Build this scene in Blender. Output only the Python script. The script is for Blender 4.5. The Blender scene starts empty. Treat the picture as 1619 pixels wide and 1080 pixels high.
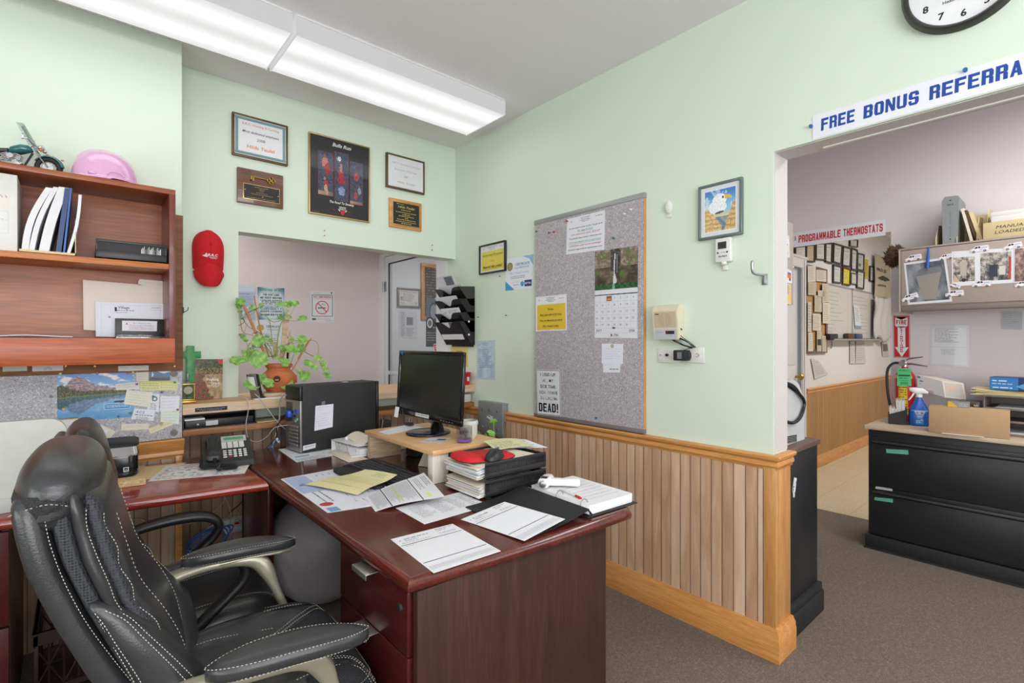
import bpy,bmesh,math,random
from mathutils import Vector as V,Matrix,noise
random.seed(11)
PI=math.pi
SC=bpy.context.scene
COL=SC.collection
#  camera
CAMH,YAW,FPX=1.33,math.radians(40.93),795.0
cam_d=bpy.data.cameras.new('camera')
cam_d.sensor_width=36.0
cam_d.lens=36.0*FPX/1619.0
cam_d.clip_start=0.02
cam=bpy.data.objects.new('camera',cam_d)
COL.objects.link(cam)
cam.location=(0,0,CAMH)
cam.rotation_euler=(PI/2,0,-YAW)
SC.camera=cam
SC.view_settings.view_transform='Standard'
SC.view_settings.look='None'
SC.view_settings.gamma=1.0
SC.view_settings.use_curve_mapping=False
SC.view_settings.exposure=0.18
SC.cycles.max_bounces=8
SC.cycles.diffuse_bounces=5
SC.cycles.glossy_bounces=4
SC.cycles.transmission_bounces=6
SC.cycles.transparent_max_bounces=8
SC.cycles.sample_clamp_indirect=6.0
SC.cycles.use_denoising=True
#  world and area lights
world=bpy.data.worlds.new('world')
SC.world=world
world.use_nodes=True
wn=world.node_tree.nodes['Background']
wn.inputs[0].default_value=(0.80,0.90,1.0,1)
wn.inputs[1].default_value=1.0
def area(name,loc,rot,sx,sy,power,col=(1,1,1)):
 l=bpy.data.lights.new(name,'AREA')
 l.shape='RECTANGLE'
 l.size,l.size_y,l.energy,l.color=sx,sy,power,col
 o=bpy.data.objects.new(name,l)
 COL.objects.link(o)
 o.location=loc
 o.rotation_euler=rot
 return o
 # unseen area lights added before the solid rear and left walls, standing in for daylight
area('daylight_fill_rear',(-.2,-2.5,1.9),(PI/2+.95,0,0),3.2,1.0,122,(0.97,0.98,1.0))  # added fill, tilted up to brighten the ceiling
area('daylight_fill_rear',(-.2,-2.5,1.2),(PI/2+.1,0,0),3.2,.9,38,(0.95,0.98,1.0))
area('daylight_fill_left',(-2.2,0.2,1.55),(PI/2+.35,0,-PI/2),2.6,1.6,45,(0.95,0.98,1.0))
area('hall_area_light',(0.2,3.95,2.5),(0,0,0),1.4,0.5,14,(1.0,0.98,0.97))  # area light high in the hall, pointing down
area('entry_fill',(3.2,4.2,2.5),(0,0,0),0.8,0.8,14,(0.97,0.99,1.0))  # overhead fill added to lift the dark entry
area('workshop_area_light',(3.35,-2.35,1.6),(PI/2,0,0),1.6,1.6,16,(0.98,0.99,1.0))  # area light near the workshop's solid rear wall, facing in
#  reading points off the room's planes
FW=V((math.sin(YAW),math.cos(YAW),0))
RT=V((math.cos(YAW),-math.sin(YAW),0))
def _ray(x,y):
 return FW+RT*((x-809.5)/FPX)+V((0,0,-(y-540.0)/FPX))
def aX(x,y,X):
 r=_ray(x,y)
 return V((0,0,CAMH))+r*(X/r.x)
def aY(x,y,Y):
 r=_ray(x,y)
 return V((0,0,CAMH))+r*(Y/r.y)
def aZ(x,y,Z):
 r=_ray(x,y)
 return V((0,0,CAMH))+r*((Z-CAMH)/r.z)
 #  materials
def lin(c):
 if isinstance(c,str):
  c=c.lstrip('#')
  c=[int(c[i:i+2],16)/255 for i in(0,2,4)]
 return tuple(x/12.92 if x<=0.04045 else((x+0.055)/1.055)**2.4 for x in c[:3])+(1.0,)
MAT={}
class NT:
 def __init__(s,name):
  s.m=bpy.data.materials.new(name)
  s.m.use_nodes=True
  s.t=s.m.node_tree
  s.b=s.t.nodes['Principled BSDF']
  MAT[name]=s.m
 def n(s,typ,ins=None,**kw):
  nd=s.t.nodes.new(typ)
  for k,v in kw.items():
   setattr(nd,k,v)
  for k,v in(ins or{}).items():
   if isinstance(v,bpy.types.NodeSocket):
    s.t.links.new(v,nd.inputs[k])
   else:
    nd.inputs[k].default_value=v
  return nd
 def link(s,a,b):
  s.t.links.new(a,b)
 def coord(s,scale=(1,1,1),rot=(0,0,0)):
  c=s.n('ShaderNodeTexCoord')
  mp=s.n('ShaderNodeMapping',{'Vector':c.outputs['Object'],'Scale':scale,'Rotation':rot})
  return mp.outputs[0]
 def ramp(s,fac,stops):
  r=s.n('ShaderNodeValToRGB',{'Fac':fac})
  e=r.color_ramp.elements
  while len(e)<len(stops):
   e.new(0.5)
  for i,(p,c)in enumerate(stops):
   e[i].position=p
   e[i].color=lin(c)
  return r.outputs[0]
 def bump(s,h,strength=0.2,dist=0.002):
  b=s.n('ShaderNodeBump',{'Height':h,'Strength':strength,'Distance':dist})
  s.link(b.outputs[0],s.b.inputs['Normal'])
 def set(s,**kw):
  for k,v in kw.items():
   k={'rough':'Roughness','metal':'Metallic','spec':'Specular IOR Level','coat':'Coat Weight','coat_rough':'Coat Roughness','alpha':'Alpha','trans':'Transmission Weight','ior':'IOR',
'col':'Base Color','em':'Emission Color','es':'Emission Strength','sheen':'Sheen Weight'}[k]
   if isinstance(v,bpy.types.NodeSocket):
    s.link(v,s.b.inputs[k])
   else:
    if k in('Base Color','Emission Color'):
     v=lin(v)
    s.b.inputs[k].default_value=v
  return s
def plain(name,col,rough=0.5,metal=0.0,var=0.06,scale=30.0,bump=0.0,**kw):
 """a procedural material: the colour with slight mottling and optional grain"""
 t=NT(name)
 v=t.coord()
 nz=t.n('ShaderNodeTexNoise',{'Vector':v,'Scale':scale,'Detail':3.0})
 c=lin(col)
 mx=t.n('ShaderNodeMixRGB',{'Fac':nz.outputs['Fac'],'Color1':tuple(max(0,x*(1-var))for x in c[:3])+(1,),'Color2':tuple(min(1,x*(1+var))for x in c[:3])+(1,)})
 t.set(col=mx.outputs[0],rough=rough,metal=metal,**kw)
 if bump:
  n2=t.n('ShaderNodeTexNoise',{'Vector':v,'Scale':scale*8,'Detail':2.0})
  t.bump(n2.outputs['Fac'],bump,0.001)
 return t.m
def wood(name,c1,c2,c3,axis=0,scale=1.0,rough=0.35,coat=0.0,stretch=14.0,spec=0.5):
 t=NT(name)
 sc=[stretch*scale]*3
 sc[axis]=1.1*scale
 v=t.coord(tuple(sc))
 n1=t.n('ShaderNodeTexNoise',{'Vector':v,'Scale':1.6,'Detail':5.0,'Roughness':0.6,'Distortion':0.6})
 sc2=[x*6 for x in sc]
 sc2[axis]=5*scale
 n2=t.n('ShaderNodeTexNoise',{'Vector':t.coord(tuple(sc2)),'Scale':2.0,'Detail':3.0})
 ad=t.n('ShaderNodeMath',{0:n1.outputs['Fac'],1:n2.outputs['Fac']},operation='ADD')
 hf=t.n('ShaderNodeMath',{0:ad.outputs[0],1:0.5},operation='MULTIPLY')
 c=t.ramp(hf.outputs[0],[(0.36,c1),(0.5,c2),(0.64,c3)])
 t.set(col=c,rough=rough,coat=coat,coat_rough=0.08,spec=spec)
 t.bump(hf.outputs[0],0.08,0.001)
 return t.m
def paint(name,col,bump=0.06,rough=0.55,var=0.03):
 t=NT(name)
 v=t.coord()
 n1=t.n('ShaderNodeTexNoise',{'Vector':v,'Scale':1.3,'Detail':2.0})
 c=lin(col)
 mx=t.n('ShaderNodeMixRGB',{'Fac':n1.outputs['Fac'],'Color1':tuple(x*(1-var)for x in c[:3])+(1,),'Color2':tuple(min(1,x*(1+var))for x in c[:3])+(1,)})
 n2=t.n('ShaderNodeTexNoise',{'Vector':v,'Scale':160.0,'Detail':3.0})
 t.set(col=mx.outputs[0],rough=rough,spec=0.3)
 t.bump(n2.outputs['Fac'],bump,0.002)
 return t.m
paint('wall_green','#d3dfcf',rough=0.42)
paint('wall_pink','#d5c8c9',bump=0.5)
paint('wall_lilac','#d9d2d4',bump=0.12)
paint('wall_white','#dcdcdc',bump=0.05)
paint('ceiling_paint','#e9e7ea',bump=0.03,rough=0.9)
paint('jamb','#c6c2c0',bump=0.02,rough=0.5)
paint('white_trim','#dedfe2',bump=0.02,rough=0.4)
wood('cherry','#451710','#541f17','#64281c',axis=1,scale=1.0,rough=0.18,coat=0.35)
wood('cherry_v','#331e17','#3b241c','#452c22',axis=2,scale=1.0,rough=0.5,coat=0.0,spec=0.3)
wood('drawer_wood','#380f13','#471418','#541b1e',axis=1,rough=0.28,coat=0.3)
wood('cherry_return','#6e2018','#83291d','#963322',axis=0,rough=0.2,coat=0.7)
wood('hutch_wood','#7c3c1c','#944e27','#a75e33',axis=0,rough=0.4,coat=0.1,scale=0.8)
wood('hutch_edge','#5e2a22','#6f342a','#7d3c30',axis=2,rough=0.35,coat=0.2)
wood('shelf_edge','#a05a28','#b86c30','#c87c3c',axis=0,rough=0.4)
wood('rail_wood','#8d3d1c','#a75027','#b65e32',axis=0,rough=0.38,coat=0.1)
wood('oak','#b77a3e','#c98c4c','#d79e60',axis=1,rough=0.38,coat=0.15)
wood('oak_x','#b77a3e','#c98c4c','#d79e60',axis=0,rough=0.38,coat=0.15)
wood('oak_z','#b07a44','#c08a50','#cd9a62',axis=2,rough=0.38,coat=0.15)
wood('brown_board','#6b4328','#7d5132','#8a5c3a',axis=0,rough=0.6)
wood('pine_edge','#b89878','#cbb094','#d8c2a8',axis=0,rough=0.7)
wood('ledge_top','#c79c6c','#d8b082','#e2bf94',axis=0,rough=0.45)
wood('riser_top','#c99a68','#d4a878','#ddb58a',axis=0,rough=0.45,stretch=6)
wood('white_wood','#cfc6b8','#ddd6ca','#e8e2d8',axis=2,rough=0.6)
wood('raw_wood','#9f8468','#bba186','#cdb69c',axis=0,rough=0.7,scale=1.5)
wood('lower_shelf','#7a4f2c','#946338','#a67444',axis=0,rough=0.5)
wood('plaque_walnut','#4d2c1d','#643c27','#774a31',axis=0,rough=0.35,scale=3,coat=0.3)
wood('counter_wood','#b59f84','#c4af94','#d1bea4',axis=1,rough=0.4,scale=1.3)
wood('walnut_top','#56423a','#66504a','#755e52',axis=0,rough=0.45,scale=1.3)
def beadboard(name,axis,w,cols,groove=0.07):
 """vertical planks, each with its own tone"""
 t=NT(name)
 tc=t.n('ShaderNodeTexCoord')
 sp=t.n('ShaderNodeSeparateXYZ',{0:tc.outputs['Object']})
 a=t.n('ShaderNodeMath',{0:sp.outputs[axis],1:w},operation='DIVIDE')
 fl=t.n('ShaderNodeMath',{0:a.outputs[0]},operation='FLOOR')
 wn_=t.n('ShaderNodeTexWhiteNoise',{'W':fl.outputs[0]},noise_dimensions='1D')
 off=t.n('ShaderNodeMath',{0:wn_.outputs['Value'],1:7.0},operation='MULTIPLY')
 cmb=t.n('ShaderNodeCombineXYZ',{0:off.outputs[0],1:off.outputs[0],2:0.0})
 sc=t.n('ShaderNodeVectorMath',{0:tc.outputs['Object'],1:(9,9,1.0)},operation='MULTIPLY')
 ad=t.n('ShaderNodeVectorMath',{0:sc.outputs[0],1:cmb.outputs[0]},operation='ADD')
 nz=t.n('ShaderNodeTexNoise',{'Vector':ad.outputs[0],'Scale':2.2,'Detail':6.0,'Distortion':1.6})
 wv=t.n('ShaderNodeMath',{0:nz.outputs['Fac'],1:0.75},operation='MULTIPLY')
 wv2=t.n('ShaderNodeMath',{0:wn_.outputs['Value'],1:0.34},operation='MULTIPLY')
 sm=t.n('ShaderNodeMath',{0:wv.outputs[0],1:wv2.outputs[0]},operation='ADD')
 c=t.ramp(sm.outputs[0],[(0.25,cols[0]),(0.5,cols[1]),(0.72,cols[2])])
 t.set(col=c,rough=0.45,spec=0.4)
 return t.m
BW=0.052
beadboard('bead_right',1,BW,['#b08768','#c7a284','#dbbca2'])
beadboard('bead_back',0,BW,['#8d735c','#a38a72','#b79f88'])
beadboard('bead_far',0,BW,['#a37848','#a97e4e','#b08654'])
plain('groove_dark','#6b4a3c',0.7)
def speckle(name,base,dark,light,scale=240.0):
 t=NT(name)
 v=t.coord()
 vo=t.n('ShaderNodeTexVoronoi',{'Vector':v,'Scale':scale})
 sp=t.n('ShaderNodeSeparateColor',{0:vo.outputs['Color']})
 n1=t.n('ShaderNodeTexNoise',{'Vector':v,'Scale':60.0,'Detail':4.0})
 a=t.n('ShaderNodeMath',{0:sp.outputs[0],1:0.7},operation='MULTIPLY')
 b=t.n('ShaderNodeMath',{0:n1.outputs['Fac'],1:0.4},operation='MULTIPLY')
 s_=t.n('ShaderNodeMath',{0:a.outputs[0],1:b.outputs[0]},operation='ADD')
 c=t.ramp(s_.outputs[0],[(0.12,dark),(0.34,base),(0.72,base),(0.88,light)])
 t.set(col=c,rough=0.8,spec=0.2)
 t.bump(s_.outputs[0],0.2,0.001)
 return t.m
speckle('tackboard_grey','#b2b2b8','#6f7078','#d6d6da',260)
speckle('corkboard_grey','#aaa4a8','#655f66','#cbc5c8',240)
speckle('carpet','#6b6058','#4b4239','#897c71',330)
speckle('laminate_speck','#b8aa98','#8d8072','#d2c6b6',420)
speckle('cork_tan','#b08b5c','#8d6b40','#c8a678',420)
speckle('cardboard_rib','#c4a67e','#96784f','#d9bf98',200)
def vinyl():
 t=NT('vinyl_tile')
 v=t.coord((1,1,1))
 br=t.n('ShaderNodeTexBrick',{'Vector':v,'Scale':1.0,'Mortar Size':0.003,'Brick Width':0.305,'Row Height':0.305,'Color1':lin('#cdbd9d'),'Color2':lin('#c6b695'),
'Mortar':lin('#a8987a')},offset=0.0)
 nz=t.n('ShaderNodeTexNoise',{'Vector':v,'Scale':70.0,'Detail':3.0})
 mx=t.n('ShaderNodeMixRGB',{'Fac':0.3,'Color1':br.outputs['Color'],'Color2':t.ramp(nz.outputs['Fac'],[(0.4,'#a8977a'),(0.6,'#e0d3b8')])},blend_type='MIX')
 t.set(col=mx.outputs[0],rough=0.4)
vinyl()
def leather(name,col,rough=0.38,scale=260,bump=0.12,wr=0.0):
 t=NT(name)
 v=t.coord()
 n1=t.n('ShaderNodeTexVoronoi',{'Vector':v,'Scale':scale})
 n2=t.n('ShaderNodeTexNoise',{'Vector':v,'Scale':9.0,'Detail':4.0,'Distortion':1.0})
 a=t.n('ShaderNodeMath',{0:n2.outputs['Fac'],1:wr},operation='MULTIPLY')
 s_=t.n('ShaderNodeMath',{0:n1.outputs['Distance'],1:a.outputs[0]},operation='ADD')
 c=lin(col)
 mx=t.n('ShaderNodeMixRGB',{'Fac':n2.outputs['Fac'],'Color1':tuple(x*0.8 for x in c[:3])+(1,),'Color2':tuple(x*1.25 for x in c[:3])+(1,)})
 t.set(col=mx.outputs[0],rough=rough,spec=0.55)
 t.bump(s_.outputs[0],bump,0.002)
 return t.m
leather('leather_black','#303133',0.29,wr=1.6)
leather('leather_dark','#2c2c2c',0.3,wr=1.5)
def mesh_cloth(name,c1,c2,scale=150.0):
 t=NT(name)
 v=t.coord((scale,scale,scale))
 vo=t.n('ShaderNodeTexVoronoi',{'Vector':v,'Scale':1.0,'Randomness':0.12})
 c=t.ramp(vo.outputs['Distance'],[(0.25,c2),(0.5,c1)])
 t.set(col=c,rough=0.75)
 t.bump(vo.outputs['Distance'],0.7,0.003)
 return t.m
mesh_cloth('chair_mesh','#3a3d42','#101114',190)
mesh_cloth('seat_mesh','#24262a','#0e0f11',330)
plain('thread','#c2bfb4',0.7)
plain('arm_champagne','#a9a692',0.33,0.55,spec=0.5)
plain('plastic_black','#1b1c1e',0.38,bump=0.05)
plain('plastic_black_gloss','#131316',0.12)
plain('plastic_matte','#1f2022',0.6,bump=0.1)
plain('screen_black','#1a1c1b',0.22)
plain('metal_black','#1d1e21',0.42,0.0,bump=0.03,var=0.2,scale=8)
plain('rubber_black','#1c1d20',0.6,var=0.25,scale=14)
plain('chrome','#c9cacc',0.18,1.0)
plain('steel','#a5a6a8',0.35,0.9)
plain('brushed','#b9b5b0',0.32,0.85)
plain('gold_metal','#b79a52',0.3,0.9)
plain('frame_gold','#b09663',0.3,0.7)
plain('frame_bronze','#5f4a33',0.35,0.5)
plain('frame_black','#26241f',0.3)
plain('frame_teal','#6d7c7d',0.3,0.4)
plain('frame_pewter','#7d7870',0.4,0.4)
plain('alu','#a7a9ab',0.4,0.6)
plain('white_plastic','#dcdcd8',0.4)
plain('ivory_plastic','#d8cfb6',0.45)
plain('ivory_grille','#c9b8a0',0.6)
plain('grey_panel','#c4c6c0',0.5,bump=0.25)
plain('pale_grey','#b5bab8',0.5)
plain('putty','#a4978f',0.5,bump=0.1)
plain('putty_dark','#79706c',0.5)
plain('paper','#e4e5e8',0.75)
plain('paper_warm','#ddd3c2',0.75)
plain('manila','#d8c69a',0.7)
plain('manila_folder','#dccfc0',0.7)
plain('pad_yellow','#d9cf97',0.75)
plain('cardboard','#b3926d',0.75,var=0.1,scale=60)
plain('kraft_box','#cbb88c',0.7)
plain('pink_gloss','#dba9cf',0.14,coat=0.5)
plain('red_cloth','#c2121d',0.85,bump=0.3)
plain('red_plastic','#c11822',0.35)
plain('red_pad','#c8161f',0.75,bump=0.15)
plain('terracotta','#b8683d',0.75,bump=0.2)
plain('soil','#3a2a20',0.9)
plain('stake_wood','#b97f4e',0.7)
plain('stem_green','#8d9a4f',0.6)
plain('green_cross','#3f8f4f',0.4,var=0.5,scale=40)
plain('teal_paint','#1f6a70',0.2,coat=0.6)
plain('amber','#c57a2a',0.25)
plain('tire','#25231f',0.7)
plain('ball_grey','#aca6ab',0.42)
plain('blue_cable','#2458a8',0.5)
plain('grey_cable','#a8abab',0.5)
plain('black_cable','#1d1d1f',0.5)
plain('vga_blue','#1f56c0',0.45)
plain('blue_plastic','#2456b0',0.3)
plain('feather_brown','#5c4434',0.9,var=0.5,scale=60,bump=0.6)
plain('speaker_cap','#3c4240',0.6)
plain('crate_brown','#2c1c1a',0.4)
plain('steel_grey_plate','#8b9092',0.4,0.3)
plain('canvas_cloth','#b9ad96',0.9,bump=0.3)
plain('plastic_film','#c9c9c9',0.15)
plain('red_paint','#c01c24',0.25)
plain('green_tape','#6fb9a0',0.7)
plain('brass','#a8853e',0.35,0.9)
plain('glove_box_blue','#2a5fa8',0.4)
plain('dark_blue','#1d3a6b',0.4)
plain('pin_red','#b3262e',0.3)
plain('pin_blue','#1f66a8',0.3)
plain('pin_green','#1f7a5c',0.3)
plain('pin_yellow','#c9a63a',0.3)
plain('pin_white','#e0e0e0',0.3)
plain('pin_purple','#4a4290',0.3)
plain('hair_black','#17171a',0.6)
def leafmat():
 t=NT('leaf')
 v=t.coord()
 nz=t.n('ShaderNodeTexNoise',{'Vector':v,'Scale':40.0,'Detail':3.0})
 t.set(col=t.ramp(nz.outputs['Fac'],[(0.35,'#5f8c3c'),(0.5,'#7aa84e'),(0.68,'#9dc06a')]),rough=0.55)
leafmat()
def glassmat(name,col='#ffffff',rough=0.0,mix=0.12):
 """thin pane: mostly see-through with a mirror share"""
 m=bpy.data.materials.new(name)
 m.use_nodes=True
 t=m.node_tree
 t.nodes.clear()
 o=t.nodes.new('ShaderNodeOutputMaterial')
 tr=t.nodes.new('ShaderNodeBsdfTransparent')
 tr.inputs[0].default_value=lin(col)
 gl=t.nodes.new('ShaderNodeBsdfGlossy')
 gl.inputs['Roughness'].default_value=rough
 mx=t.nodes.new('ShaderNodeMixShader')
 lw=t.nodes.new('ShaderNodeLayerWeight')
 lw.inputs['Blend'].default_value=.5
 pw=t.nodes.new('ShaderNodeMath')
 pw.operation='POWER'
 pw.inputs[1].default_value=3.0
 ml=t.nodes.new('ShaderNodeMath')
 ml.operation='MULTIPLY_ADD'
 ml.inputs[1].default_value=.5
 ml.inputs[2].default_value=mix*.3
 t.links.new(lw.outputs['Facing'],pw.inputs[0])
 t.links.new(pw.outputs[0],ml.inputs[0])
 t.links.new(ml.outputs[0],mx.inputs[0])
 t.links.new(tr.outputs[0],mx.inputs[1])
 t.links.new(gl.outputs[0],mx.inputs[2])
 t.links.new(mx.outputs[0],o.inputs[0])
 MAT[name]=m
glassmat('glass','#f2f3f3')
plain('key_grey','#303236',0.55)
plain('purple_clear','#9a62c8',0.2)
glassmat('clear_plastic','#dfe4e6',0.1,0.3)
glassmat('smoke_plastic','#5a5856',0.08,0.35)
def diffuser():
 t=NT('diffuser')
 t.set(col='#6c6c6e',rough=0.3,em='#ffffff',es=1.0)
 v=t.coord()
 w=t.n('ShaderNodeTexWave',{'Vector':t.coord((0,1,0)),'Scale':1.55,'Distortion':0.0},bands_direction='Y')
 r=t.n('ShaderNodeMapRange',{0:w.outputs['Fac'],3:0.60,4:0.84})
 t.link(r.outputs[0],t.b.inputs['Emission Strength'])
 t2=NT('diffuser_side')
 t2.set(col='#606062',rough=0.25,em='#ffffff',es=0.42)
 v=t2.coord((1,1,1))
 n=t2.n('ShaderNodeTexNoise',{'Vector':t2.coord((6,60,300)),'Scale':2.0})
 t2.bump(n.outputs['Fac'],0.3,0.002)
diffuser()
def printmat(name,rough,coat=0.0):
 t=NT(name)
 a=t.n('ShaderNodeVertexColor',layer_name='Col')
 t.set(col=a.outputs[0],rough=rough,coat=coat,coat_rough=0.05,spec=0.4)
printmat('print_matte',0.7)
printmat('print_gloss',0.35,0.15)
printmat('print_glass',0.5,0.45)
#  mesh building
XF={}
class MB:
 def __init__(s,M=None):
  s.v,s.f,s.mi=[],[],[]
  s.M=M or Matrix.Identity(4)
  s.cm=0
 def mat(s,i):
  s.cm=i
  return s
 def add(s,vs,fs):
  b=len(s.v)
  s.v.extend(s.M@V(p)for p in vs)
  for f in fs:
   s.f.append([b+i for i in f])
   s.mi.append(s.cm)
  return s
 def box(s,a,b,bev=0.0,seg=2):
  a,b=V(a),V(b)
  lo=V([min(a[i],b[i])for i in range(3)])
  hi=V([max(a[i],b[i])for i in range(3)])
  if bev<=0:
   vs=[(x,y,z)for z in(lo.z,hi.z)for y in(lo.y,hi.y)for x in(lo.x,hi.x)]
   return s.add(vs,[(0,2,3,1),(4,5,7,6),(0,1,5,4),(2,6,7,3),(0,4,6,2),(1,3,7,5)])
  bm=bmesh.new()
  bmesh.ops.create_cube(bm,size=1.0)
  d=hi-lo
  for v in bm.verts:
   v.co=V((lo.x+d.x*(v.co.x+.5),lo.y+d.y*(v.co.y+.5),lo.z+d.z*(v.co.z+.5)))
  bev=min(bev,min(d)*0.49)
  bmesh.ops.bevel(bm,geom=bm.edges[:],offset=bev,segments=seg,affect='EDGES',profile=0.5)
  bm.verts.index_update()
  s.add([v.co.copy()for v in bm.verts],[[v.index for v in f.verts]for f in bm.faces])
  bm.free()
  return s
 def obox(s,c,size,rot=(0,0,0),bev=0.0):
  """a box given by centre, size and euler rotation"""
  M0=s.M
  from mathutils import Euler
  s.M=M0@Matrix.Translation(c)@Euler(rot).to_matrix().to_4x4()
  h=V(size)/2
  s.box(-h,h,bev)
  s.M=M0
  return s
 def prism(s,poly,d0,d1,plane='XY'):
  """extrude a 2D polygon; plane XY -> along Z, XZ -> along Y, YZ -> along X"""
  def P(p,d):
   return{'XY':(p[0],p[1],d),'XZ':(p[0],d,p[1]),'YZ':(d,p[0],p[1])}[plane]
  n=len(poly)
  vs=[P(p,d0)for p in poly]+[P(p,d1)for p in poly]
  fs=[list(range(n))[::-1],list(range(n,2*n))]
  for i in range(n):
   j=(i+1)%n
   fs.append((i,j,n+j,n+i))
  return s.add(vs,fs)
 def ring(s,rings,cap=True,closed=False):
  """join rings of equal length"""
  n=len(rings[0])
  vs=[p for r in rings for p in r]
  fs=[]
  m=len(rings)
  for k in range(m if closed else m-1):
   for i in range(n):
    j=(i+1)%n
    a,b=k*n,((k+1)%m)*n
    fs.append((a+i,a+j,b+j,b+i))
  if cap and not closed:
   fs.append(list(range(n))[::-1])
   fs.append(list(range((m-1)*n,m*n)))
  return s.add(vs,fs)
 def tube(s,pts,r,n=8,closed=False,flat=None):
  pts=[V(p)for p in pts]
  m=len(pts)
  rs=r if isinstance(r,(list,tuple))else[r]*m
  rings=[]
  up=None
  for i,p in enumerate(pts):
   if closed:
    t=pts[(i+1)%m]-pts[i-1]
   else:
    t=pts[min(i+1,m-1)]-pts[max(i-1,0)]
   if t.length<1e-9:
    t=V((0,0,1))
   t.normalize()
   if up is None:
    up=V((0,0,1))if abs(t.z)<0.9 else V((1,0,0))
   a=t.cross(up)
   if a.length<1e-6:
    a=t.cross(V((0,1,0)))
   a.normalize()
   b=a.cross(t).normalized()
   up=b
   fl=flat or 1.0
   rings.append([p+a*(rs[i]*math.cos(2*PI*k/n))+b*(rs[i]*fl*math.sin(2*PI*k/n))for k in range(n)])
  return s.ring(rings,not closed,closed)
 def cyl(s,p0,p1,r0,r1=None,n=20):
  return s.tube([p0,p1],[r0,r0 if r1 is None else r1],n)
 def lathe(s,prof,c=(0,0,0),n=28,axis='Z',cap=True):
  """revolve (r, h) points"""
  c=V(c)
  rings=[]
  for r,h in prof:
   ring=[]
   for k in range(n):
    a=2*PI*k/n
    x,y=r*math.cos(a),r*math.sin(a)
    ring.append(c+V({'Z':(x,y,h),'X':(h,x,y),'Y':(y,h,x)}[axis]))
   rings.append(ring)
  return s.ring(rings,cap)
 def ball(s,c,r,n=16,m=10):
  c=V(c)
  r=V(r)if isinstance(r,(tuple,list,V))else V((r,r,r))
  rings=[]
  for i in range(m+1):
   t=PI*(0.02+0.96*i/m)
   rings.append([c+V((r.x*math.sin(t)*math.cos(2*PI*k/n),r.y*math.sin(t)*math.sin(2*PI*k/n),-r.z*math.cos(t)))for k in range(n)])
  return s.ring(rings)
 def loft(s,secs,n=24):
  """superellipse sections: (centre, U, W, a, b, exponent)"""
  rings=[]
  for c,U,W,a,b,e in secs:
   c,U,W=V(c),V(U),V(W)
   ring=[]
   for k in range(n):
    t=2*PI*k/n
    cs,sn=math.cos(t),math.sin(t)
    ring.append(c+U*(a*math.copysign(abs(cs)**(2/e),cs))+W*(b*math.copysign(abs(sn)**(2/e),sn)))
   rings.append(ring)
  return s.ring(rings)
 def grid(s,fn,nu,nv,thick=None):
  vs=[V(fn(i/nu,j/nv))for j in range(nv+1)for i in range(nu+1)]
  fs=[(j*(nu+1)+i,j*(nu+1)+i+1,(j+1)*(nu+1)+i+1,(j+1)*(nu+1)+i)for j in range(nv)for i in range(nu)]
  if thick is not None:
   th=V(thick)
   N=len(vs)
   vs2=[p+th for p in vs]
   fs2=[tuple(N+k for k in reversed(f))for f in fs]
   W=nu+1
   edge=[i for i in range(W)]+[j*W+nu for j in range(1,nv+1)]+[nv*W+i for i in range(nu-1,-1,-1)]+[j*W for j in range(nv-1,0,-1)]
   side=[(edge[k],N+edge[k],N+edge[(k+1)%len(edge)],edge[(k+1)%len(edge)])for k in range(len(edge))]
   return s.add(vs+vs2,fs+fs2+side)
  return s.add(vs,fs)
 def build(s,name,mats,parent=None,world=False,sharp=38.0,origin=None,structure=False,label=None):
  if isinstance(mats,str):
   mats=[mats]
  me=bpy.data.meshes.new(name)
  vs=s.v
  T=Matrix.Identity(4)
  if parent is not None:
   if world:
    inv=XF[parent.name].inverted()
    vs=[inv@p for p in vs]
   T=XF[parent.name]
  elif not structure:
   if origin is None:
    xs,ys,zs=[p.x for p in vs],[p.y for p in vs],[p.z for p in vs]
    origin=V(((min(xs)+max(xs))/2,(min(ys)+max(ys))/2,min(zs)))
   origin=V(origin)
   vs=[p-origin for p in vs]
   T=Matrix.Translation(origin)
  me.from_pydata([tuple(p)for p in vs],[],s.f)
  for m in mats:
   me.materials.append(MAT[m])
  me.polygons.foreach_set('material_index',s.mi)
  bm=bmesh.new()
  bm.from_mesh(me)
  bmesh.ops.remove_doubles(bm,verts=bm.verts[:],dist=1e-6)
  bmesh.ops.recalc_face_normals(bm,faces=bm.faces[:])
  bm.to_mesh(me)
  bm.free()
  me.polygons.foreach_set('use_smooth',[True]*len(me.polygons))
  me.set_sharp_from_angle(angle=math.radians(sharp))
  o=bpy.data.objects.new(name,me)
  COL.objects.link(o)
  if parent is not None:
   o.parent=parent
  elif not structure:
   o.location=origin
  if structure:
   o['kind']='structure'
  if label:
   o['label']=label
  XF[o.name]=T
  return o
def thing(name,label,cat,loc=(0,0,0),rz=0.0,group=None):
 o=bpy.data.objects.new(name,None)
 o.empty_display_size=0.05
 COL.objects.link(o)
 o.location=loc
 o.rotation_euler=(0,0,rz)
 o['label']=label
 o['category']=cat
 if group:
  o['group']=group
 XF[o.name]=Matrix.Translation(loc)@Matrix.Rotation(rz,4,'Z')
 return o
def tag(o,label,cat,group=None):
 o['label']=label
 o['category']=cat
 if group:
  o['group']=group
 return o
def dup(root,loc,rz=None,label=None):
 """a copy of a thing with copies of its parts and sub-parts"""
 r=root.copy()
 COL.objects.link(r)
 r.location=loc
 if rz is not None:
  r.rotation_euler=(0,0,rz)
 if label:
  r['label']=label
 for ch in list(root.children):
  c=ch.copy()
  COL.objects.link(c)
  c.parent=r
  for g in ch.children:
   d=g.copy()
   COL.objects.link(d)
   d.parent=c
 return r
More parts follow.
